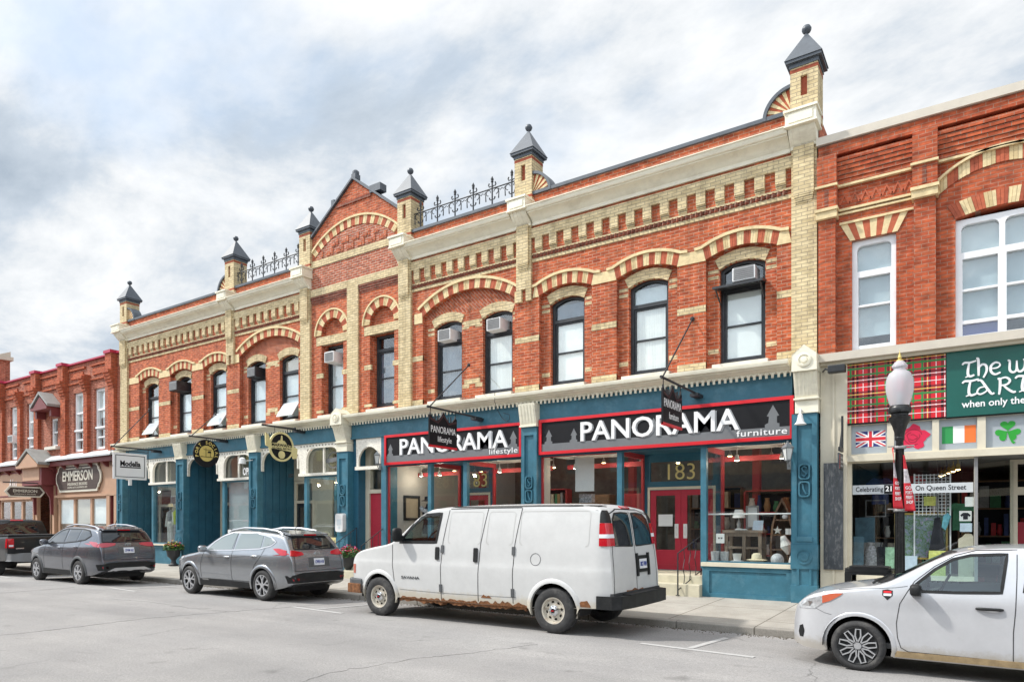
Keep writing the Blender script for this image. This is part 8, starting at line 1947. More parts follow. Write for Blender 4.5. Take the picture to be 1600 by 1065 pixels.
    m_ = MB(); px_ = car.cast('rear', 0.0, z + 0.08, 0.018)[0]; fr = lambda u, v, d: (px_ + d + 0.004, car.Yc + u, v); m_.text(extra['plate'], fr, 0, z + 0.045, 0.0, w=0.25, h=0.075, th=0.003, align='c', bold=0.02); m_.build('lettering', 'plate_blue', pl)
    bz = extra['bz']; bx_ = car.cast('rear', 0.0, bz, 0.004)[0]; fr = lambda u, v, d: (bx_ + d, car.Yc + u, v); m_ = MB()
    if extra['emblem'] == 'ring': m_.plate(arc(0, bz, 0.062, 0, 2 * PI, 20)[:-1], [arc(0, bz, 0.045, 0, 2 * PI, 20)[:-1]], 0.0, 0.015, fr=fr); m_.bx(-0.075, 0.075, bz - 0.014, bz + 0.014, 0.0, 0.018, fr=fr)
    else:
        el = lambda cx_, cz_, a, b2, k: [(cx_ + a * math.cos(t), cz_ + b2 * math.sin(t)) for t in [j * 2 * PI / k for j in range(k)]]
        for cx_, cz_, a, b2, o in ((0, bz, 0.085, 0.058, 0), (0, bz, 0.030, 0.056, 0.001), (0, bz + 0.018, 0.058, 0.026, 0.002)): m_.plate(el(cx_, cz_, a, b2, 22), [el(cx_, cz_, a - 0.012, b2 - 0.012, 22)], 0.0, 0.014 + o, fr=fr)
    m_.build('emblem', 'chrome', car.root)
    m_ = MB(); wz = rw[0][1] + 0.03; m_.tube([Vector(car.cast('rear', 0.0, wz, 0.02)), Vector(car.cast('rear', 0.42, wz + 0.03, 0.02))], 0.012, 5); m_.build('wiper', 'black_plastic', car.root)
    m_ = MB(); q = Vector(car.cast('top', 3.7 * S, 0.0, 0.0)); m_.tube([q, q + Vector((0.16, 0, 0.2))], 0.008, 5); m_.build('aerial', 'black_plastic', car.root)
    return car
q = suv('crossover_car', 'mid grey crossover with silver roof rails parked just left of the white van', -17.6, -5.36, 1.80, 1.035, 1.0, (0.80, 3.78), 0.352, 'grey_paint', (5, True, 0.034), 0.245,
    [(4.08, 1.205), (4.28, 1.215), (4.52, 1.17), (4.54, 1.06), (4.40, 1.055), (4.24, 1.12)], [(0.42, 1.12), (0.40, 1.06), (0.60, 1.035), (0.84, 1.05), (0.86, 1.17), (0.62, 1.165)], 'tail_red', 0.82,
    dict(w1=[(1.50, 1.135), (1.75, 1.30), (2.05, 1.45), (2.35, 1.535), (2.60, 1.555), (2.54, 1.165)], w2=[(2.66, 1.17), (2.72, 1.555), (3.35, 1.545), (3.62, 1.50), (3.62, 1.22)], w3=[(3.68, 1.225), (3.68, 1.49), (3.92, 1.44), (4.06, 1.36), (3.98, 1.30)],
         frame=[(1.46, 1.115), (1.75, 1.325), (2.05, 1.475), (2.4, 1.57), (3.35, 1.57), (3.9, 1.47), (4.12, 1.36), (3.98, 1.27), (3.6, 1.195), (2.6, 1.145)], trim='alloy', mir=(1.55, 1.13), handles=((2.40, 0.98), (3.46, 1.02)), hmat='chrome',
         rear_win=[(-0.60, 1.20), (-0.50, 1.45), (0.50, 1.45), (0.60, 1.20)], spoil=1.565, spx=4.30, bz=1.10, emblem='ring', plate='CWEA 418', railw=0.62,
         gate=[[(-0.70, 0.70), (-0.68, 1.0), (-0.66, 1.18)], [(0.70, 0.70), (0.68, 1.0), (0.66, 1.18)], [(-0.70, 0.70), (0.70, 0.70)]],
         seams=[[(1.42, 1.10), (1.33, 0.8), (1.34, 0.45)], [(2.62, 1.55), (2.59, 1.1), (2.60, 0.8), (2.64, 0.42)], [(3.80, 1.25), (3.72, 1.05), (3.5, 0.80), (3.36, 0.5)], [(1.36, 0.42), (3.36, 0.42)]]))
q.seams('body_crease', 'side', [[(1.3, 0.95), (2.6, 0.985), (3.9, 1.06)], [(1.35, 0.56), (2.6, 0.54), (3.3, 0.60)]], 0.012, 'grey_paint', 0.010)
r = suv('crossover_car', 'dark grey crossover with pinkish tail lights behind the black pickup', -25.5, -5.74, 1.845, 1.03, 1.045, (0.81, 3.56), 0.352, 'dark_grey_paint', (5, True, 0.040), 0.225,
    [(4.06, 1.24), (4.16, 1.26), (4.44, 1.24), (4.52, 1.20), (4.50, 1.10), (4.36, 1.12)], [(0.34, 1.205), (0.36, 1.15), (0.58, 1.10), (0.80, 1.09), (0.84, 1.20), (0.60, 1.22)], 'tail_pink', 0.92,
    dict(w1=[(1.52, 1.195), (1.85, 1.40), (2.15, 1.535), (2.48, 1.60), (2.60, 1.605), (2.54, 1.225)], w2=[(2.66, 1.23), (2.72, 1.605), (3.40, 1.60), (3.30, 1.27)], w3=[(3.38, 1.275), (3.48, 1.60), (3.85, 1.56), (4.02, 1.42), (3.80, 1.33)], frame=[(1.46, 1.175), (1.85, 1.425), (2.15, 1.56), (2.5, 1.625), (3.45, 1.62), (3.9, 1.57), (4.08, 1.42), (3.8, 1.30), (3.3, 1.245), (2.6, 1.2)], glass='tinted_glass',
         mir=(1.58, 1.19), handles=((2.38, 1.06), (3.36, 1.09)), rear_win=[(-0.68, 1.25), (-0.60, 1.50), (0.60, 1.50), (0.68, 1.25)], spoil=1.64, spx=4.28, bz=1.165, emblem='ellipses', plate='CFVM 562', railw=0.62, skid=True, clad=True,
         gate=[[(-0.72, 0.74), (-0.70, 1.0), (-0.66, 1.24)], [(0.72, 0.74), (0.70, 1.0), (0.66, 1.24)], [(-0.72, 0.74), (0.72, 0.74)]],
         seams=[[(1.42, 1.15), (1.36, 0.8), (1.38, 0.42)], [(2.62, 1.6), (2.59, 1.1), (2.62, 0.42)], [(3.60, 1.30), (3.52, 1.05), (3.3, 0.78), (3.14, 0.5)]]))

# ---- black pickup at the left edge -------------------------------------------------
tr = Car('pickup_truck', 'black pickup truck cut off by the left edge of the picture', None, -32.75, -5.72, 2.02,
    [(0, 0.70), (0.02, 0.95), (0.1, 1.10), (0.4, 1.18), (1.3, 1.24), (1.55, 1.30), (2.15, 1.78), (2.4, 1.90), (3.0, 1.955), (3.75, 1.94), (3.9, 1.90), (4.02, 1.50), (4.05, 1.33), (4.1, 1.32), (5.6, 1.345), (5.74, 1.35), (5.80, 1.32), (5.82, 1.0), (5.83, 0.62)],
    [(0, 0.45), (0.4, 0.40), (5.4, 0.50), (5.83, 0.56)], [(0, 0.85), (0.15, 0.93), (0.6, 0.98), (5.6, 1.0), (5.83, 0.985)],
    [(0.4, 0.97), (0.8, 1.0), (1.15, 0.985), (1.35, 0.955), (1.9, 0.82), (1.97, 0.78)], [(0, 0.06), (1.3, 0.07), (2.3, 0.09), (3.8, 0.08), (4.1, 0.035), (5.83, 0.03)], 'black_paint', step=0.06, wheels=(0.95, 4.65), Rw=0.40)
tr.arches('black_paint', w=0.075, eps=0.02); tr.wheels_all(0.395, 0.26, 0.25, (5, True, 0.045))
tr.one('rear_window', 'tinted_glass', 'rear', [(-0.66, 1.40), (-0.58, 1.82), (0.58, 1.82), (0.66, 1.40)], 0.006); tr.one('high_brake_light', 'tail_red', 'rear', [(-0.2, 1.87), (-0.2, 1.905), (0.2, 1.905), (0.2, 1.87)], 0.02)
for sg in (-1, 1):
    tl = tr.one('tail_light', 'tail_red', 'rear', [(sg * a, b2) for a, b2 in ((0.80, 0.96), (0.80, 1.27), (0.965, 1.27), (0.965, 0.96))], 0.018); m_ = MB(); tr.patch(m_, 'rear', [(sg * a, b2) for a, b2 in ((0.82, 1.00), (0.82, 1.06), (0.95, 1.06), (0.95, 1.00))], 0.022); m_.build('reversing_lens', 'plate_white', tl)
    m_ = MB(); tr.patch(m_, 'side', rect(5.68, 5.80, 0.96, 1.27), 0.012, sg=sg); m_.build('side_lens', 'tail_red', tl, smooth=40)
    for P in ([(2.15, 1.30), (2.5, 1.66), (2.65, 1.78), (3.0, 1.81), (3.0, 1.33)], [(3.08, 1.33), (3.08, 1.81), (3.55, 1.80), (3.7, 1.40)]): tr.one('side_window', 'tinted_glass', 'side', P, 0.006, sg=sg)
    tr.mirror(2.25, 1.34, sg, 'black_plastic', 0.14, 0.26, 0.26)
m_ = MB(); m_.plate([(5.75, -1.0), (5.98, -0.96), (6.02, -0.6), (6.02, 0.6), (5.98, 0.96), (5.75, 1.0)], [], 0.52, 0.76, fr=lambda u, v, d: tr.w(u, v, d)); m_.build('rear_bumper', 'grey_metal_bumper', tr.root, bevel=0.03)
m_ = MB(); m_.hexa([tr.w(x, y, z) for x in (4.15, 5.72) for y in (-0.93, 0.93) for z in (1.34, 1.40)]); m_.build('bed_cover', 'black_plastic', tr.root, bevel=0.02)
tr.seams('tailgate_seam', 'rear', [[(-0.78, 0.78), (-0.78, 1.32)], [(0.78, 0.78), (0.78, 1.32)]], 0.014); tr.one('tailgate_badge', 'chrome', 'rear', rect(-0.74, -0.5, 0.92, 0.96), 0.006); tr.one('tailgate_handle', 'black_plastic', 'rear', rect(-0.14, 0.14, 1.18, 1.26), 0.012)
# ------------------------------------------------------------------ goods in the shop windows
pm('teal_print', (0.06, 0.12, 0.16), 0.7, var=0.4, scale=6); pm('dark_cloth', (0.018, 0.020, 0.028), 0.95, var=0.3, scale=6); pm('aqua_cloth', (0.10, 0.33, 0.40), 0.8, var=0.4, scale=14)
pm('paper', (0.72, 0.73, 0.72), 0.8, var=0.03); pm('yellow_paper', (0.60, 0.62, 0.16), 0.7, var=0.25, scale=25); pm('blue_paper', (0.52, 0.62, 0.72), 0.7, var=0.1, scale=12); pm('green_paper', (0.25, 0.42, 0.28), 0.7, var=0.35, scale=16)
pm('brass_frame', (0.45, 0.32, 0.08), 0.4, var=0.12); pm('tin_print', (0.52, 0.54, 0.56), 0.6, var=0.35, scale=14, stretch=(3, 1, 1)); pm('lime_cloth', (0.42, 0.52, 0.03), 0.8, var=0.1); pm('pattern_cloth', (0.30, 0.30, 0.32), 0.85, var=0.75, scale=26)
pm('mannequin_grey', (0.5, 0.48, 0.45), 0.5, var=0.05); pm('terracotta', (0.35, 0.10, 0.05), 0.8)
def garden_canvas():
    m, nt, N, L, b = new_mat('canvas_print'); g = nd(N, 'ShaderNodeNewGeometry')
    n = nd(N, 'ShaderNodeTexNoise'); n.inputs['Scale'].default_value = 16; n.inputs['Detail'].default_value = 6; n.inputs['Roughness'].default_value = 0.8; n.inputs['Distortion'].default_value = 0.8; L.new(g.outputs['Position'], n.inputs['Vector'])
    r = nd(N, 'ShaderNodeValToRGB'); E_ = r.color_ramp.elements; E_[0].position, E_[1].position = 0.28, 0.72; E_[0].color = (0.02, 0.04, 0.05, 1); E_[1].color = (0.60, 0.58, 0.62, 1)
    for p, c in ((0.40, (0.06, 0.13, 0.09, 1)), (0.48, (0.18, 0.28, 0.13, 1)), (0.55, (0.20, 0.27, 0.42, 1)), (0.62, (0.42, 0.26, 0.34, 1))): e = E_.new(p); e.color = c
    L.new(n.outputs['Fac'], r.inputs[0]); L.new(r.outputs[0], b.inputs['Base Color'])
garden_canvas()
def gbox(root, name, mat_, x0, x1, y0, y1, z0, z1, bevel=0.0):
    m_ = MB(); m_.box(x0, x1, y0, y1, z0, z1); return m_.build(name, mat_, root, bevel=bevel)
def simple(name, label, cat, mat_, fn, part, smooth=None, grp=None, loc=(0, 0, 0)):
    r_ = thing(name, label, cat, loc, grp); m_ = MB(); fn(m_); m_.build(part, mat_, r_, smooth=smooth); return r_
FZ = 0.862
# furniture shop, right window
r_ = thing('console_table', 'rustic wooden console with shelf in the furniture shop window', 'table', (-4.4, 0.6, FZ))
for x in (-4.80, -4.40, -4.05): gbox(r_, 'leg', 'wood_grey', x - 0.035, x + 0.035, 0.45, 0.52, FZ, 1.58); gbox(r_, 'leg', 'wood_grey', x - 0.035, x + 0.035, 0.82, 0.89, FZ, 1.58)
gbox(r_, 'table_top', 'wood_grey', -4.88, -3.98, 0.42, 0.92, 1.58, 1.64); gbox(r_, 'shelf', 'wood_grey', -4.83, -4.03, 0.46, 0.88, 1.22, 1.26); gbox(r_, 'shelf', 'wood_grey', -4.83, -4.03, 0.46, 0.88, 0.90, 0.95); gbox(r_, 'apron', 'wood_grey', -4.82, -4.03, 0.455, 0.475, 1.50, 1.58); gbox(r_, 'back_panel', 'dark_cloth', -4.83, -4.03, 0.88, 0.9, 0.9, 1.58)
r_ = thing('table_lamp', 'table lamp with pleated cream shade on the wooden console', 'lamp', (-4.57, 0.66, 1.64))
m_ = MB(); m_.lathe([(0.09, 0), (0.09, 0.02), (0.03, 0.05), (0.05, 0.14), (0.02, 0.24), (0.012, 0.34)], (-4.57, 0.66, 1.64), 14); m_.build('base', 'ac_grey', r_, smooth=40); m_ = MB(); m_.lathe([(0.15, 0.28), (0.085, 0.47)], (-4.57, 0.66, 1.64), 24); m_.build('lamp_shade', 'fabric_white', r_)
simple('sun_hat', 'wide brimmed straw hat lying in front of the wooden console', 'hat', 'straw', lambda m_: m_.lathe([(0.0, 0.0), (0.21, 0.0), (0.22, 0.012), (0.115, 0.03), (0.105, 0.12), (0.07, 0.155), (0, 0.165)], (-4.07, 0.28, 0.98), 28), 'crown', 40); gbox(None, 'display_block', 'ac_white', -4.2, -3.95, 0.2, 0.38, FZ, 0.98) if False else None
r_ = thing('display_crate', 'white crate under the straw hat in the furniture shop window', 'crate', (-4.07, 0.28, FZ)); gbox(r_, 'box', 'ac_white', -4.19, -3.95, 0.19, 0.37, FZ, 0.978, 0.006); gbox(r_, 'slot', 'dark_cloth', -4.12, -4.02, 0.186, 0.195, 0.92, 0.94)
simple('bucket', 'small white bucket in front of the wooden console', 'bucket', 'ac_white', lambda m_: m_.lathe([(0.075, 0), (0.10, 0.15), (0.105, 0.155), (0.095, 0.155), (0.07, 0.01), (0, 0.01)], (-4.50, 0.28, FZ + 0.1), 18), 'pail', 40)
r_ = thing('display_crate', 'low white crate under the small bucket', 'crate', (-4.5, 0.28, FZ)); gbox(r_, 'box', 'ac_white', -4.62, -4.38, 0.18, 0.38, FZ, FZ + 0.098, 0.006); gbox(r_, 'slot', 'dark_cloth', -4.55, -4.45, 0.176, 0.185, FZ + 0.04, FZ + 0.06)
for i, (x, lb) in enumerate(((-5.0, 'left of two printed tin planters at the corner of the furniture window'), (-4.79, 'right of two printed tin planters at the corner of the furniture window'))):
    r_ = thing('tin_planter', lb, 'planter', (x, 0.3, FZ), 'printed tin planters'); m_ = MB(); m_.lathe([(0.08, 0), (0.10, 0.28), (0.105, 0.29), (0.09, 0.285), (0.075, 0.02), (0, 0.02)], (x, 0.3, FZ), 4 if False else 16); m_.build('tin', 'tin_print', r_, smooth=40)
# boat shaped shelf
r_ = thing('boat_shelf', 'upright boat shaped wooden shelf at the right of the furniture window', 'shelf', (-3.6, 0.75, FZ))
bo = [(-3.85, FZ), (-3.87, 1.3), (-3.83, 1.75), (-3.74, 2.1), (-3.61, 2.36), (-3.48, 2.1), (-3.39, 1.75), (-3.35, 1.3), (-3.37, FZ)]; bi = [(-3.81, FZ + 0.04), (-3.83, 1.3), (-3.79, 1.74), (-3.71, 2.06), (-3.61, 2.27), (-3.51, 2.06), (-3.43, 1.74), (-3.39, 1.3), (-3.41, FZ + 0.04)]
m_ = MB(); m_.plate(bo, [bi], -0.95, -0.58); m_.build('hull', 'wood_brown', r_); m_ = MB(); m_.plate(bo, [], -0.97, -0.95); m_.build('back_panel', 'wood_grey', r_)
for z, w in ((1.2, 0.22), (1.52, 0.21), (1.85, 0.16)): gbox(r_, 'shelf', 'wood_brown', -3.61 - w, -3.61 + w, 0.60, 0.94, z, z + 0.03)
st = []
for k in range(10): a = PI / 2 + k * PI / 5; q = 0.10 if k % 2 == 0 else 0.04; st.append((-3.70 + q * math.cos(a), 1.64 + q * math.sin(a)))
simple('starfish', 'pale starfish ornament on the boat shelf', 'ornament', 'plaster', lambda m_: m_.plate(st, [], -0.60, -0.57), 'star')
simple('gull_ornament', 'white bird ornament on the top tier of the boat shelf', 'ornament', 'ac_white', lambda m_: (m_.lathe([(0, 0), (0.05, 0.02), (0.07, 0.07), (0.04, 0.12), (0, 0.13)], (-3.55, 0.62, 1.88), 12, squash=0.6), m_.lathe([(0, 0), (0.035, 0.03), (0.03, 0.06), (0, 0.075)], (-3.50, 0.62, 1.97), 10)), 'bird', 50)
for i, (x, lb) in enumerate(((-3.50, 'left of two small white cards on the boat shelf'), (-3.42, 'right of two small white cards on the boat shelf'))): simple('card', lb, 'card', 'paper', lambda m_, x=x: m_.box(x - 0.035, x + 0.035, 0.58, 0.59, 1.55, 1.68), 'sheet', None, 'white cards on the boat shelf')
r_ = thing('parasol', 'folded white lace parasol leaning by the boat shelf', 'umbrella', (-3.5, 0.42, FZ)); m_ = MB(); m_.tube([(-3.40, 0.42, FZ), (-3.62, 0.45, 1.62)], 0.012, 6); m_.build('stick', 'wood_brown', r_); m_ = MB(); m_.tube([(-3.44, 0.42, 1.12), (-3.48, 0.43, 1.30), (-3.56, 0.44, 1.52)], [0.03, 0.13, 0.05], 12); m_.build('canopy', 'fabric_white', r_)
simple('float_ball', 'round white and aqua ornament at the foot of the boat shelf', 'ornament', 'tin_print', lambda m_: m_.lathe([(0, 0)] + [(0.14 * math.sin(k * PI / 10), 0.14 - 0.14 * math.cos(k * PI / 10)) for k in range(1, 10)] + [(0, 0.28)], (-3.64, 0.30, FZ), 18), 'ball', 60)
simple('bottle', 'white ceramic bottle at the right foot of the furniture window', 'bottle', 'ac_white', lambda m_: m_.lathe([(0.06, 0), (0.07, 0.1), (0.05, 0.2), (0.02, 0.26), (0.022, 0.32), (0, 0.32)], (-3.34, 0.30, FZ), 14), 'vessel', 50)
def hearts(m_): m_.box(-5.02, -4.83, 0.42, 0.435, 1.34, 1.56)
r_ = thing('heart_sign', 'white card with two small dark hearts left of the console', 'sign', (-4.92, 0.43, 1.34)); m_ = MB(); hearts(m_); m_.build('board', 'paper', r_); m_ = MB()
for x in (-4.955, -4.895): m_.plate([(x, 1.43), (x - 0.025, 1.465), (x - 0.012, 1.478), (x, 1.468), (x + 0.012, 1.478), (x + 0.025, 1.465)], [], -0.42, -0.417)
m_.build('heart', 'dark_cloth', r_)
m_ = MB(); m_.box(-5.0, -4.98, 0.44, 0.46, FZ, 1.4); m_.box(-5.05, -4.8, 0.40, 0.52, FZ, FZ + 0.02); m_.build('stand', 'iron', r_)
simple('plate_card', 'tilted blue and white print on the console top', 'card', 'blue_paper', lambda m_: m_.hexa([(x, y + q * 0.1, z) for x in (-4.24, -4.02) for y in (0.55, 0.57) for q, z in ((0, 1.642), (1, 1.86))]), 'sheet')
simple('book', 'white book lying on the console beside the lamp', 'book', 'paper', lambda m_: m_.box(-4.6, -4.34, 0.46, 0.58, 1.642, 1.672), 'cover')
r_ = thing('picture_frame', 'tall pale framed board standing behind the console', 'picture', (-4.4, 1.2, FZ)); gbox(r_, 'board', 'paper', -4.52, -4.29, 1.19, 1.21, 1.70, 2.18); m_ = MB(); m_.plate(rect(-4.55, -4.26, 1.67, 2.21), [rect(-4.51, -4.30, 1.71, 2.17)], -1.20, -1.17); m_.build('frame', 'ac_grey', r_); gbox(r_, 'stand', 'ac_grey', -4.42, -4.39, 1.2, 1.24, FZ, 1.68)
m_ = MB(); m_.tube([(-5.14, 0.10, 2.0), (-3.26, 0.10, 2.0)], 0.02, 6); m_.build('window_rail', 'ac_white', B)
# furniture shop, left window
r_ = thing('display_table', 'slim wooden table with printed sign above it in the furniture shop left window', 'table', (-8.6, 0.8, FZ))
gbox(r_, 'table_top', 'wood_brown', -8.95, -8.2, 0.6, 1.0, 2.28, 2.33)
for x in (-8.9, -8.28): gbox(r_, 'leg', 'wood_brown', x, x + 0.05, 0.62, 0.67, FZ, 2.28); gbox(r_, 'leg', 'wood_brown', x, x + 0.05, 0.92, 0.97, FZ, 2.28)
simple('paper_roll', 'hanging sheet of pale paper in the furniture shop left window', 'paper', 'paper', lambda m_: m_.hexa([(x, y, z) for x in (-8.75, -8.2) for y, zz in ((0.5, (2.62, 3.5)), (0.505, (2.62, 3.5))) for z in zz]), 'sheet')
simple('pattern_box', 'black and white patterned box on the slim wooden table', 'box', 'pattern_cloth', lambda m_: m_.box(-8.72, -8.36, 0.66, 0.86, 2.332, 2.56), 'case')
simple('turquoise_bowl', 'turquoise bowl low in the furniture shop left window', 'bowl', 'aqua_cloth', lambda m_: m_.lathe([(0.05, 0), (0.13, 0.08), (0.14, 0.09), (0.12, 0.08), (0.04, 0.01), (0, 0.01)], (-8.0, 0.5, FZ), 16), 'basin', 50)
for i, (x, lb) in enumerate(((-8.9, 'tall dark dresser at the back of the furniture shop left window'), (-7.7, 'tall crimson cabinet at the back of the furniture shop left window'))):
    r_ = thing('cabinet', lb, 'cabinet', (x, 2.2, 0.42)); mm = 'wood_brown' if i == 0 else 'shop_red'; gbox(r_, 'case', mm, x - 0.4, x + 0.4, 2.0, 2.4, 0.42, 2.6, 0.02); gbox(r_, 'door', mm, x - 0.36, x - 0.01, 1.98, 2.0, 0.5, 2.5, 0.005); gbox(r_, 'door', mm, x + 0.01, x + 0.36, 1.98, 2.0, 0.5, 2.5, 0.005)
# lifestyle shop
r_ = thing('framed_photo', 'dark framed street picture on the white side wall of the lifestyle shop', 'picture', (-14.9, 1.0, 2.0)); gbox(r_, 'picture_sheet', 'stucco_tan', -14.985, -14.97, 0.75, 1.35, 1.95, 2.6); m_ = MB(); m_.plate([(0.68, 1.88), (1.42, 1.88), (1.42, 2.67), (0.68, 2.67)], [[(0.76, 1.96), (1.34, 1.96), (1.34, 2.59), (0.76, 2.59)]], 0, 0.04, fr=lambda u, v, d: (-14.985 + d, u, v)); m_.build('frame', 'black_frame', r_)
r_ = thing('dress_form', 'dark dress form with black and white scarf in the lifestyle shop window', 'mannequin', (-14.0, 0.7, FZ)); m_ = MB(); m_.lathe([(0.17, 0.6), (0.19, 0.75), (0.14, 0.98), (0.19, 1.2), (0.17, 1.36), (0.06, 1.44), (0.05, 1.52), (0, 1.53)], (-14.0, 0.7, FZ), 18, squash=0.7); m_.lathe([(0.2, 0), (0.2, 0.02), (0.02, 0.05), (0.02, 0.6)], (-14.0, 0.7, FZ), 12); m_.build('torso', 'dark_cloth', r_, smooth=50); m_ = MB(); m_.tube([(-14.17, 0.62, FZ + 1.40), (-14.05, 0.52, FZ + 1.34), (-13.9, 0.52, FZ + 1.30), (-13.82, 0.56, FZ + 1.05)], 0.07, 8); m_.build('scarf', 'pattern_cloth', r_, smooth=60); m_ = MB(); m_.lathe([(0, 0.14), (0.09, 0.12), (0.10, 0.03), (0.2, 0.0), (0.2, -0.01), (0, -0.01)], (-14.0, 0.7, FZ + 1.62), 16); m_.build('hat', 'dark_cloth', r_, smooth=40)
simple('display_rack', 'white display rack at the back of the lifestyle shop', 'rack', 'white_frame', lambda m_: (m_.box(-12.7, -11.6, 2.4, 2.5, 2.2, 2.3), m_.box(-12.7, -12.6, 2.4, 2.5, 0.42, 2.2), m_.box(-11.7, -11.6, 2.4, 2.5, 0.42, 2.2), m_.box(-12.6, -11.7, 2.4, 2.5, 1.3, 1.36)), 'frame')
# bistro and middle shop interiors
for x, lb in ((-18.0, 'red chair behind the bistro window'), (-17.4, 'second red chair deeper in the bistro')):
    r_ = thing('bistro_chair', lb, 'chair', (x, 1.5, 0.42), 'red bistro chairs'); yy = 1.4 if x < -17.7 else 2.2; gbox(r_, 'seat', 'crimson_paint', x - 0.2, x + 0.2, yy, yy + 0.4, 0.85, 0.9); gbox(r_, 'backrest', 'crimson_paint', x - 0.2, x + 0.2, yy + 0.38, yy + 0.42, 1.0, 1.45)
    for dx_ in (-0.17, 0.17):
        for dy_ in (0.03, 0.39): gbox(r_, 'leg', 'iron', x + dx_ - 0.015, x + dx_ + 0.015, yy + dy_ - 0.015, yy + dy_ + 0.015, 0.42, 0.85 if dy_ < 0.2 else 1.4)
simple('window_decal', 'round grey crest on the arched transom of the bistro', 'decal', 'sign_grey', lambda m_: (m_.plate(arc(-17.45, 3.85, 0.27, 0, 2 * PI, 24)[:-1], [arc(-17.45, 3.85, 0.235, 0, 2 * PI, 24)[:-1]], -0.018, -0.014), m_.plate([(-17.8, 3.9), (-17.1, 3.96), (-17.1, 3.82), (-17.8, 3.76)], [], -0.018, -0.012)), 'crest')
for x, lb in ((-23.2, 'small notice taped to the middle blue shop window post'), (-18.55, 'small notice taped beside the bistro window post')): simple('notice', lb, 'notice', 'paper', lambda m_, x=x: m_.box(x, x + 0.2, 0.008, 0.012, 1.2, 1.55), 'sheet', None, 'notices taped to the shop windows')
# dress shop window
r_ = thing('mannequin', 'mannequin in white trousers and sun hat behind the dress shop window', 'mannequin', (-27.48, 0.25, 0.95))
x, y = -27.48, 0.25; m_ = MB()
for sg in (-1, 1): m_.tube([(x + sg * 0.08, y, 1.75), (x + sg * 0.085, y, 1.3), (x + sg * 0.09, y, 0.96)], [0.095, 0.075, 0.07], 10)
m_.lathe([(0.09, -0.1), (0.17, 0.0), (0.16, 0.1), (0.13, 0.14)], (x, y, 1.72), 14, squash=0.7); m_.build('trousers', 'fabric_white', r_, smooth=60)
m_ = MB(); m_.lathe([(0.13, 0), (0.15, 0.2), (0.17, 0.38), (0.07, 0.47), (0.05, 0.52)], (x, y, 1.84), 14, squash=0.65); m_.build('top', 'pattern_cloth', r_, smooth=60)
m_ = MB()
for sg in (-1, 1): m_.tube([(x + sg * 0.18, y, 2.24), (x + sg * 0.24, y - 0.02, 1.95), (x + sg * 0.25, y - 0.06, 1.65)], [0.055, 0.05, 0.04], 8)
m_.build('sleeve', 'fabric_white', r_, smooth=60); m_ = MB(); m_.lathe([(0, 0), (0.06, 0.03), (0.075, 0.1), (0.06, 0.18), (0, 0.2)], (x, y, 2.34), 12); m_.build('head', 'mannequin_grey', r_, smooth=60); m_ = MB(); m_.lathe([(0.0, 0.12), (0.08, 0.11), (0.09, 0.02), (0.19, 0.0), (0.19, -0.008), (0, -0.008)], (x, y, 2.47), 16); m_.build('hat', 'straw', r_, smooth=40)
r_ = thing('mannequin', 'mannequin in lime cardigan beside the one in white trousers', 'mannequin', (-27.12, 0.3, 0.95)); x, y = -27.12, 0.3
m_ = MB(); m_.lathe([(0.15, 0), (0.17, 0.3), (0.19, 0.5), (0.07, 0.6), (0.05, 0.66)], (x, y, 1.72), 14, squash=0.65); m_.tube([(x - 0.2, y, 2.22), (x - 0.25, y, 1.9), (x - 0.24, y - 0.05, 1.65)], [0.06, 0.05, 0.045], 8); m_.build('cardigan', 'lime_cloth', r_, smooth=60); m_ = MB(); m_.lathe([(0.16, 0), (0.15, 0.4), (0.15, 0.78)], (x, y, 0.96), 12, squash=0.7); m_.build('skirt', 'pattern_cloth', r_, smooth=60); m_ = MB(); m_.lathe([(0, 0), (0.06, 0.03), (0.075, 0.1), (0.06, 0.18), (0, 0.2)], (x, y, 2.36), 12); m_.build('head', 'mannequin_grey', r_, smooth=60)
r_ = thing('air_conditioner', 'white air conditioner on the deep blue recess wall beside the dress shop', 'air conditioner', (-28.35, 0.6, 2.7)); m_ = MB(); m_.box(-28.62, -28.2, 0.9, 1.3, 2.55, 2.95); m_.build('case', 'ac_white', r_, bevel=0.012); m_ = MB(); m_.box(-28.57, -28.25, 0.895, 0.91, 2.60, 2.90); m_.build('grille', 'ac_grey', r_)
# tartan shop window
FZ2 = 0.785
r_ = thing('grid_panel', 'white wire grid display panel in the tartan shop window', 'rack', (-0.75, 0.36, FZ2)); m_ = MB()
for i in range(10): x = -1.05 + i * 0.0645; m_.box(x - 0.006, x + 0.006, 0.35, 0.362, 1.95, 2.76)
for i in range(13): z = 1.97 + i * 0.064; m_.box(-1.06, -0.46, 0.352, 0.36, z - 0.006, z + 0.006)
for x in (-1.06, -0.46): m_.box(x - 0.012, x + 0.012, 0.345, 0.367, FZ2, 2.77)
m_.build('grid', 'white_frame', r_); gbox(r_, 'card', 'yellow_paper', -0.90, -0.70, 0.34, 0.348, 2.14, 2.32)
r_ = thing('framed_painting', 'large garden painting in a thin gilt frame in the tartan shop window', 'painting', (-0.95, 0.42, FZ2)); gbox(r_, 'canvas', 'canvas_print', -1.38, -0.54, 0.41, 0.43, 1.12, 1.97); m_ = MB(); m_.plate(rect(-1.41, -0.50, 1.09, 2.0), [rect(-1.375, -0.535, 1.125, 1.965)], -0.44, -0.39); m_.build('frame', 'brass_frame', r_); gbox(r_, 'easel', 'wood_brown', -1.0, -0.94, 0.44, 0.5, FZ2, 1.1)
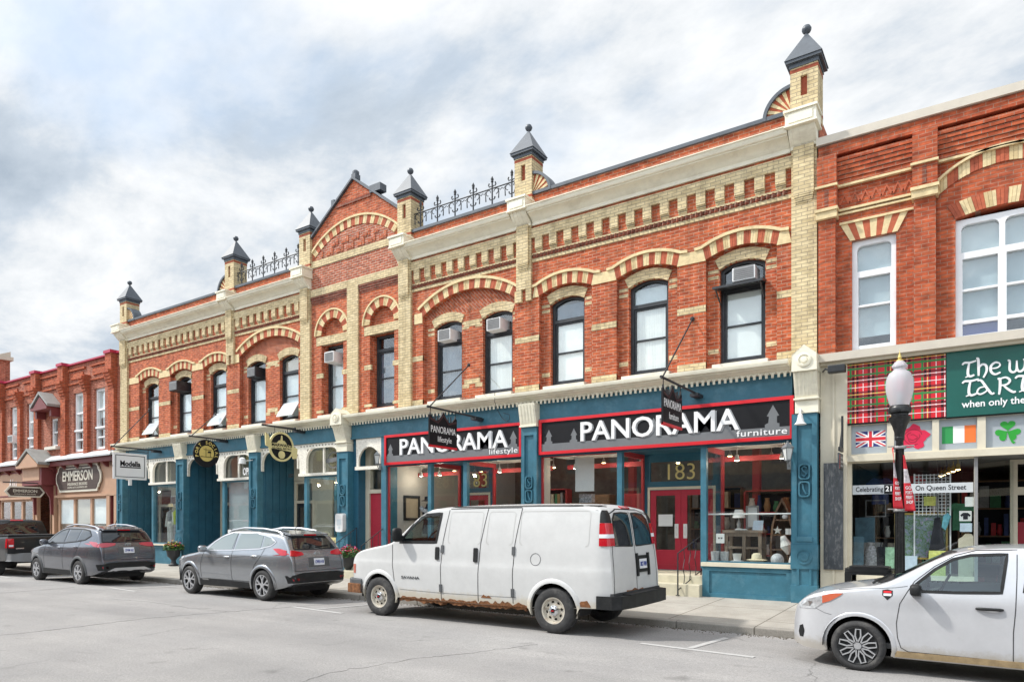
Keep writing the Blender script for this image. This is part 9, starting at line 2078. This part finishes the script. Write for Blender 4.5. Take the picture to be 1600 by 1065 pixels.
r_ = thing('dark_coat', 'black coat hung in the tartan shop window', 'coat', (-0.7, 0.3, 1.2)); m_ = MB(); m_.plate([(-0.84, 1.12), (-0.76, 1.6), (-0.72, 1.9), (-0.62, 1.92), (-0.58, 1.6), (-0.52, 1.14)], [], -0.37, -0.28); m_.build('cloth', 'dark_cloth', r_, bevel=0.02); m_ = MB(); m_.tube([(-0.67, 0.32, 1.9), (-0.67, 0.32, 3.05)], 0.006, 5); m_.build('hanger', 'iron', r_)
r_ = thing('scarf', 'aqua patterned scarf on a hanger beside the garden painting', 'scarf', (-0.53, 0.25, 1.7)); m_ = MB(); m_.plate([(-0.60, 1.72), (-0.57, 1.95), (-0.50, 2.0), (-0.44, 1.93), (-0.53, 1.66)], [], -0.28, -0.22); m_.build('cloth', 'aqua_cloth', r_, bevel=0.015); m_ = MB(); m_.tube([(-0.52, 0.25, 1.98), (-0.52, 0.25, 3.05)], 0.006, 5); m_.build('hanger', 'iron', r_)
r_ = thing('poster', 'white print of a black tee shirt taped inside the tartan shop window', 'poster', (-0.21, 0.06, 1.85)); gbox(r_, 'sheet', 'paper', -0.31, -0.115, 0.05, 0.054, 1.84, 2.03); m_ = MB(); m_.plate([(-0.25, 1.87), (-0.25, 1.94), (-0.275, 1.92), (-0.295, 1.95), (-0.25, 1.995), (-0.175, 1.995), (-0.13, 1.95), (-0.15, 1.92), (-0.175, 1.94), (-0.175, 1.87)], [], -0.05, -0.047); m_.build('shirt_print', 'dark_cloth', r_)
simple('poster', 'bluish photo print under the tee shirt print', 'poster', 'blue_paper', lambda m_: m_.box(-0.30, -0.11, 0.05, 0.054, 1.64, 1.80), 'sheet')
simple('notice', 'white lined notice on the glass by the tartan shop door', 'notice', 'paper', lambda m_: m_.box(-0.22, -0.085, 0.05, 0.054, 2.11, 2.29), 'sheet')
r_ = thing('scroll_board', 'cream scroll topped board at the corner of the tartan shop window', 'board', (-0.17, 0.2, FZ2)); m_ = MB(); m_.plate([(-0.33, 0.9), (-0.33, 1.5), (-0.27, 1.54), (-0.22, 1.6), (-0.12, 1.6), (-0.09, 1.54), (-0.085, 0.9)], [], -0.26, -0.23); m_.build('board', 'beige_paint', r_); gbox(r_, 'foot', 'beige_paint', -0.33, -0.09, 0.18, 0.32, FZ2, 0.9)
simple('leaflet', 'yellow green leaflet standing below the garden painting', 'leaflet', 'yellow_paper', lambda m_: m_.hexa([(x, y, z) for x in (-0.81, -0.53) for q in (0, 0.01) for z, y in ((FZ2, 0.15 + q), (1.27, 0.22 + q))]), 'sheet')
simple('leaflet', 'pale blue leaflet standing behind the lamp post', 'leaflet', 'blue_paper', lambda m_: m_.hexa([(x, y, z) for x in (-1.24, -1.0) for q in (0, 0.01) for z, y in ((FZ2, 0.12 + q), (1.16, 0.18 + q))]), 'sheet')
simple('poster', 'dark event poster at the left edge of the tartan shop window', 'poster', 'teal_print', lambda m_: m_.hexa([(x, y, z) for x in (-2.12, -1.93) for q in (0, 0.01) for z, y in ((FZ2, 0.10 + q), (1.53, 0.16 + q))]), 'sheet')
r_ = thing('display_case', 'teal printed panel on a white framed stand deep in the tartan shop window', 'display', (-1.95, 0.6, FZ2)); gbox(r_, 'panel', 'teal_print', -2.15, -1.78, 0.6, 0.64, 1.40, 1.92); m_ = MB(); m_.plate(rect(-1.98, -1.60, 1.93, 2.28), [rect(-1.965, -1.615, 1.95, 2.265)], -0.82, -0.80); m_.box(-2.1, -1.65, 0.62, 0.82, FZ2, 1.4); m_.build('frame', 'ac_grey', r_)
r_ = thing('vase', 'large speckled brown vase at the foot of the tartan shop window', 'vase', (-1.83, 0.4, FZ2)); m_ = MB(); m_.lathe([(0.09, 0), (0.15, 0.2), (0.14, 0.42), (0.06, 0.56), (0.085, 0.62), (0.07, 0.61), (0.04, 0.5), (0, 0.5)], (-1.83, 0.4, FZ2), 20); m_.build('vessel', 'pattern_cloth', r_, smooth=50)
r_ = thing('dark_bag', 'navy cloth bag beside the speckled vase', 'bag', (-1.62, 0.35, FZ2)); m_ = MB(); m_.hexa([(x, y, z) for x, e in ((-1.72, 0.03), (-1.52, -0.03)) for y in (0.3, 0.45) for z in (FZ2, 1.32)]); m_.build('cloth', 'dark_cloth', r_, bevel=0.03); m_ = MB(); m_.tube([(-1.66, 0.37, 1.3), (-1.64, 0.37, 1.42), (-1.60, 0.37, 1.42), (-1.58, 0.37, 1.3)], 0.01, 5); m_.build('strap', 'dark_cloth', r_)
simple('book', 'green picture book propped beside the lamp post in the tartan window', 'book', 'green_paper', lambda m_: m_.hexa([(x, y, z) for x in (-1.56, -1.36) for q in (0, 0.03) for z, y in ((FZ2, 0.2 + q), (1.32, 0.28 + q))]), 'cover')
r_ = thing('red_stand', 'dark red telephone box shaped stand inside the tartan shop door glass', 'stand', (0.9, 1.9, 0.3)); gbox(r_, 'case', 'crimson_paint', 0.55, 0.78, 1.7, 1.95, 0.3, 1.75, 0.01); gbox(r_, 'top', 'crimson_paint', 0.53, 0.80, 1.68, 1.97, 1.75, 1.82, 0.01)
for i in range(5):
    x, y = -0.35 - 0.09 * i, 0.9 + 0.5 * i; q = thing('spot_lamp', 'lit ceiling spot lamps in a line inside the tartan shop', 'lamp', (x, y, 2.9), 'ceiling spots of the tartan shop'); m_ = MB(); m_.lathe([(0.03, 0.12), (0.055, 0.0), (0.05, 0.0)], (x, y, 2.86), 10); m_.tube([(x, y, 2.97), (x, y, 3.06)], 0.012, 5); m_.build('shade', 'brass_frame', q); m_ = MB(); m_.lathe([(0, 0), (0.045, 0), (0, -0.02)], (x, y, 2.858), 10); m_.build('bulb', 'warm_bulb', q)

# stock at the back of the shops
STOCK = [pm(n, c, 0.7, var=0.25, scale=9) and n for n, c in (('stock_red', (0.40, 0.03, 0.04)), ('stock_navy', (0.03, 0.05, 0.16)), ('stock_cream', (0.62, 0.56, 0.44)), ('stock_green', (0.05, 0.20, 0.10)), ('stock_tan', (0.36, 0.22, 0.11)), ('stock_white', (0.72, 0.72, 0.70)), ('stock_grey', (0.25, 0.26, 0.28)))]
def shelf_unit(x0, x1, y, z0, z1, label, seed, frame='wood_brown', rows=4):
    r_ = thing('shelf_unit', label, 'shelf', ((x0 + x1) / 2, y, z0)); rn_ = random.Random(seed); h = (z1 - z0) / rows
    gbox(r_, 'back_panel', 'dark_cloth', x0, x1, y + 0.32, y + 0.34, z0, z1)
    for x in (x0, x1 - 0.04): gbox(r_, 'side_panel', frame, x, x + 0.04, y, y + 0.32, z0, z1)
    gs = [MB() for _ in STOCK]
    for i in range(rows + 1): gbox(r_, 'shelf', frame, x0 + 0.04, x1 - 0.04, y, y + 0.32, z0 + i * h, z0 + i * h + 0.03)
    for i in range(rows):
        x = x0 + 0.07
        while x < x1 - 0.16:
            w_ = rn_.uniform(0.07, 0.2); hh = rn_.uniform(0.35, 0.9) * (h - 0.05)
            if rn_.random() < 0.85 and x + w_ < x1 - 0.06:
                g = gs[rn_.randrange(len(gs))]
                if rn_.random() < 0.35: g.lathe([(w_ * 0.35, 0), (w_ * 0.5, hh * 0.4), (w_ * 0.3, hh * 0.85), (w_ * 0.35, hh)], (x + w_ / 2, y + 0.16, z0 + i * h + 0.031), 10)
                else: g.box(x, x + w_, y + rn_.uniform(0.02, 0.08), y + 0.28, z0 + i * h + 0.031, z0 + i * h + 0.031 + hh)
            x += w_ + rn_.uniform(0.01, 0.06)
    for g, mm in zip(gs, STOCK):
        if g.v: o = g.build('goods', mm, r_); o['kind'] = 'stuff'
shelf_unit(-2.0, -0.6, 2.2, 0.3, 2.6, 'shelves of mixed goods at the back left of the tartan shop', 1)
shelf_unit(-0.4, 1.0, 2.9, 0.3, 2.7, 'shelves of mixed goods at the back right of the tartan shop', 2)
shelf_unit(1.0, 2.2, 2.6, 0.3, 2.6, 'shelves of goods seen through the tartan shop doorway', 3)
shelf_unit(-5.0, -3.5, 2.6, 0.42, 2.6, 'shelves of ornaments at the back of the furniture shop right side', 4, 'shop_red')
shelf_unit(-7.0, -5.5, 4.2, 0.42, 2.8, 'shelves of ornaments behind the double crimson doors', 5)
shelf_unit(-11.8, -10.2, 2.6, 0.42, 2.8, 'shelves of ornaments at the back of the lifestyle shop', 6, 'shop_red')
shelf_unit(-25.0, -22.0, 3.0, 0.42, 2.9, 'shelves at the back of the middle left shop', 7)
shelf_unit(-20.5, -17.2, 4.0, 0.42, 2.9, 'bottle shelves at the back of the bistro', 8)
shelf_unit(-28.6, -26.3, 3.0, 0.42, 2.7, 'clothes shelves at the back of the dress shop', 9, 'white_frame')
def garment(x, y, z, mat_, label, kind='shirt'):
    r_ = thing('hanging_garment', label, 'garment', (x, y, z), 'garments hung in the tartan shop window'); m_ = MB()
    m_.plate([(x - 0.16, z - 0.55), (x - 0.15, z - 0.12), (x - 0.24, z - 0.2), (x - 0.28, z - 0.1), (x - 0.12, z + 0.02), (x - 0.04, z), (x + 0.04, z), (x + 0.12, z + 0.02), (x + 0.28, z - 0.1), (x + 0.24, z - 0.2), (x + 0.15, z - 0.12), (x + 0.16, z - 0.55)], [], -y - 0.06, -y)
    m_.build('cloth', mat_, r_, bevel=0.01); m_ = MB(); m_.tube([(x, y + 0.03, z - 0.02), (x, y + 0.03, 3.06)], 0.005, 5); m_.build('hanger', 'iron', r_)
garment(-1.75, 1.2, 2.75, 'stock_navy', 'navy garment hung high at the left of the tartan shop'); garment(-1.2, 1.5, 2.8, 'stock_red', 'red garment hung high behind the window strip of the tartan shop'); garment(-0.3, 1.4, 2.2, 'stock_green', 'green garment hung low at the right of the tartan shop window')

simple('notice', 'white opening notice taped inside the left crimson door', 'notice', 'paper', lambda m_: m_.box(-6.83, -6.45, 1.425, 1.43, 1.72, 2.02), 'sheet')
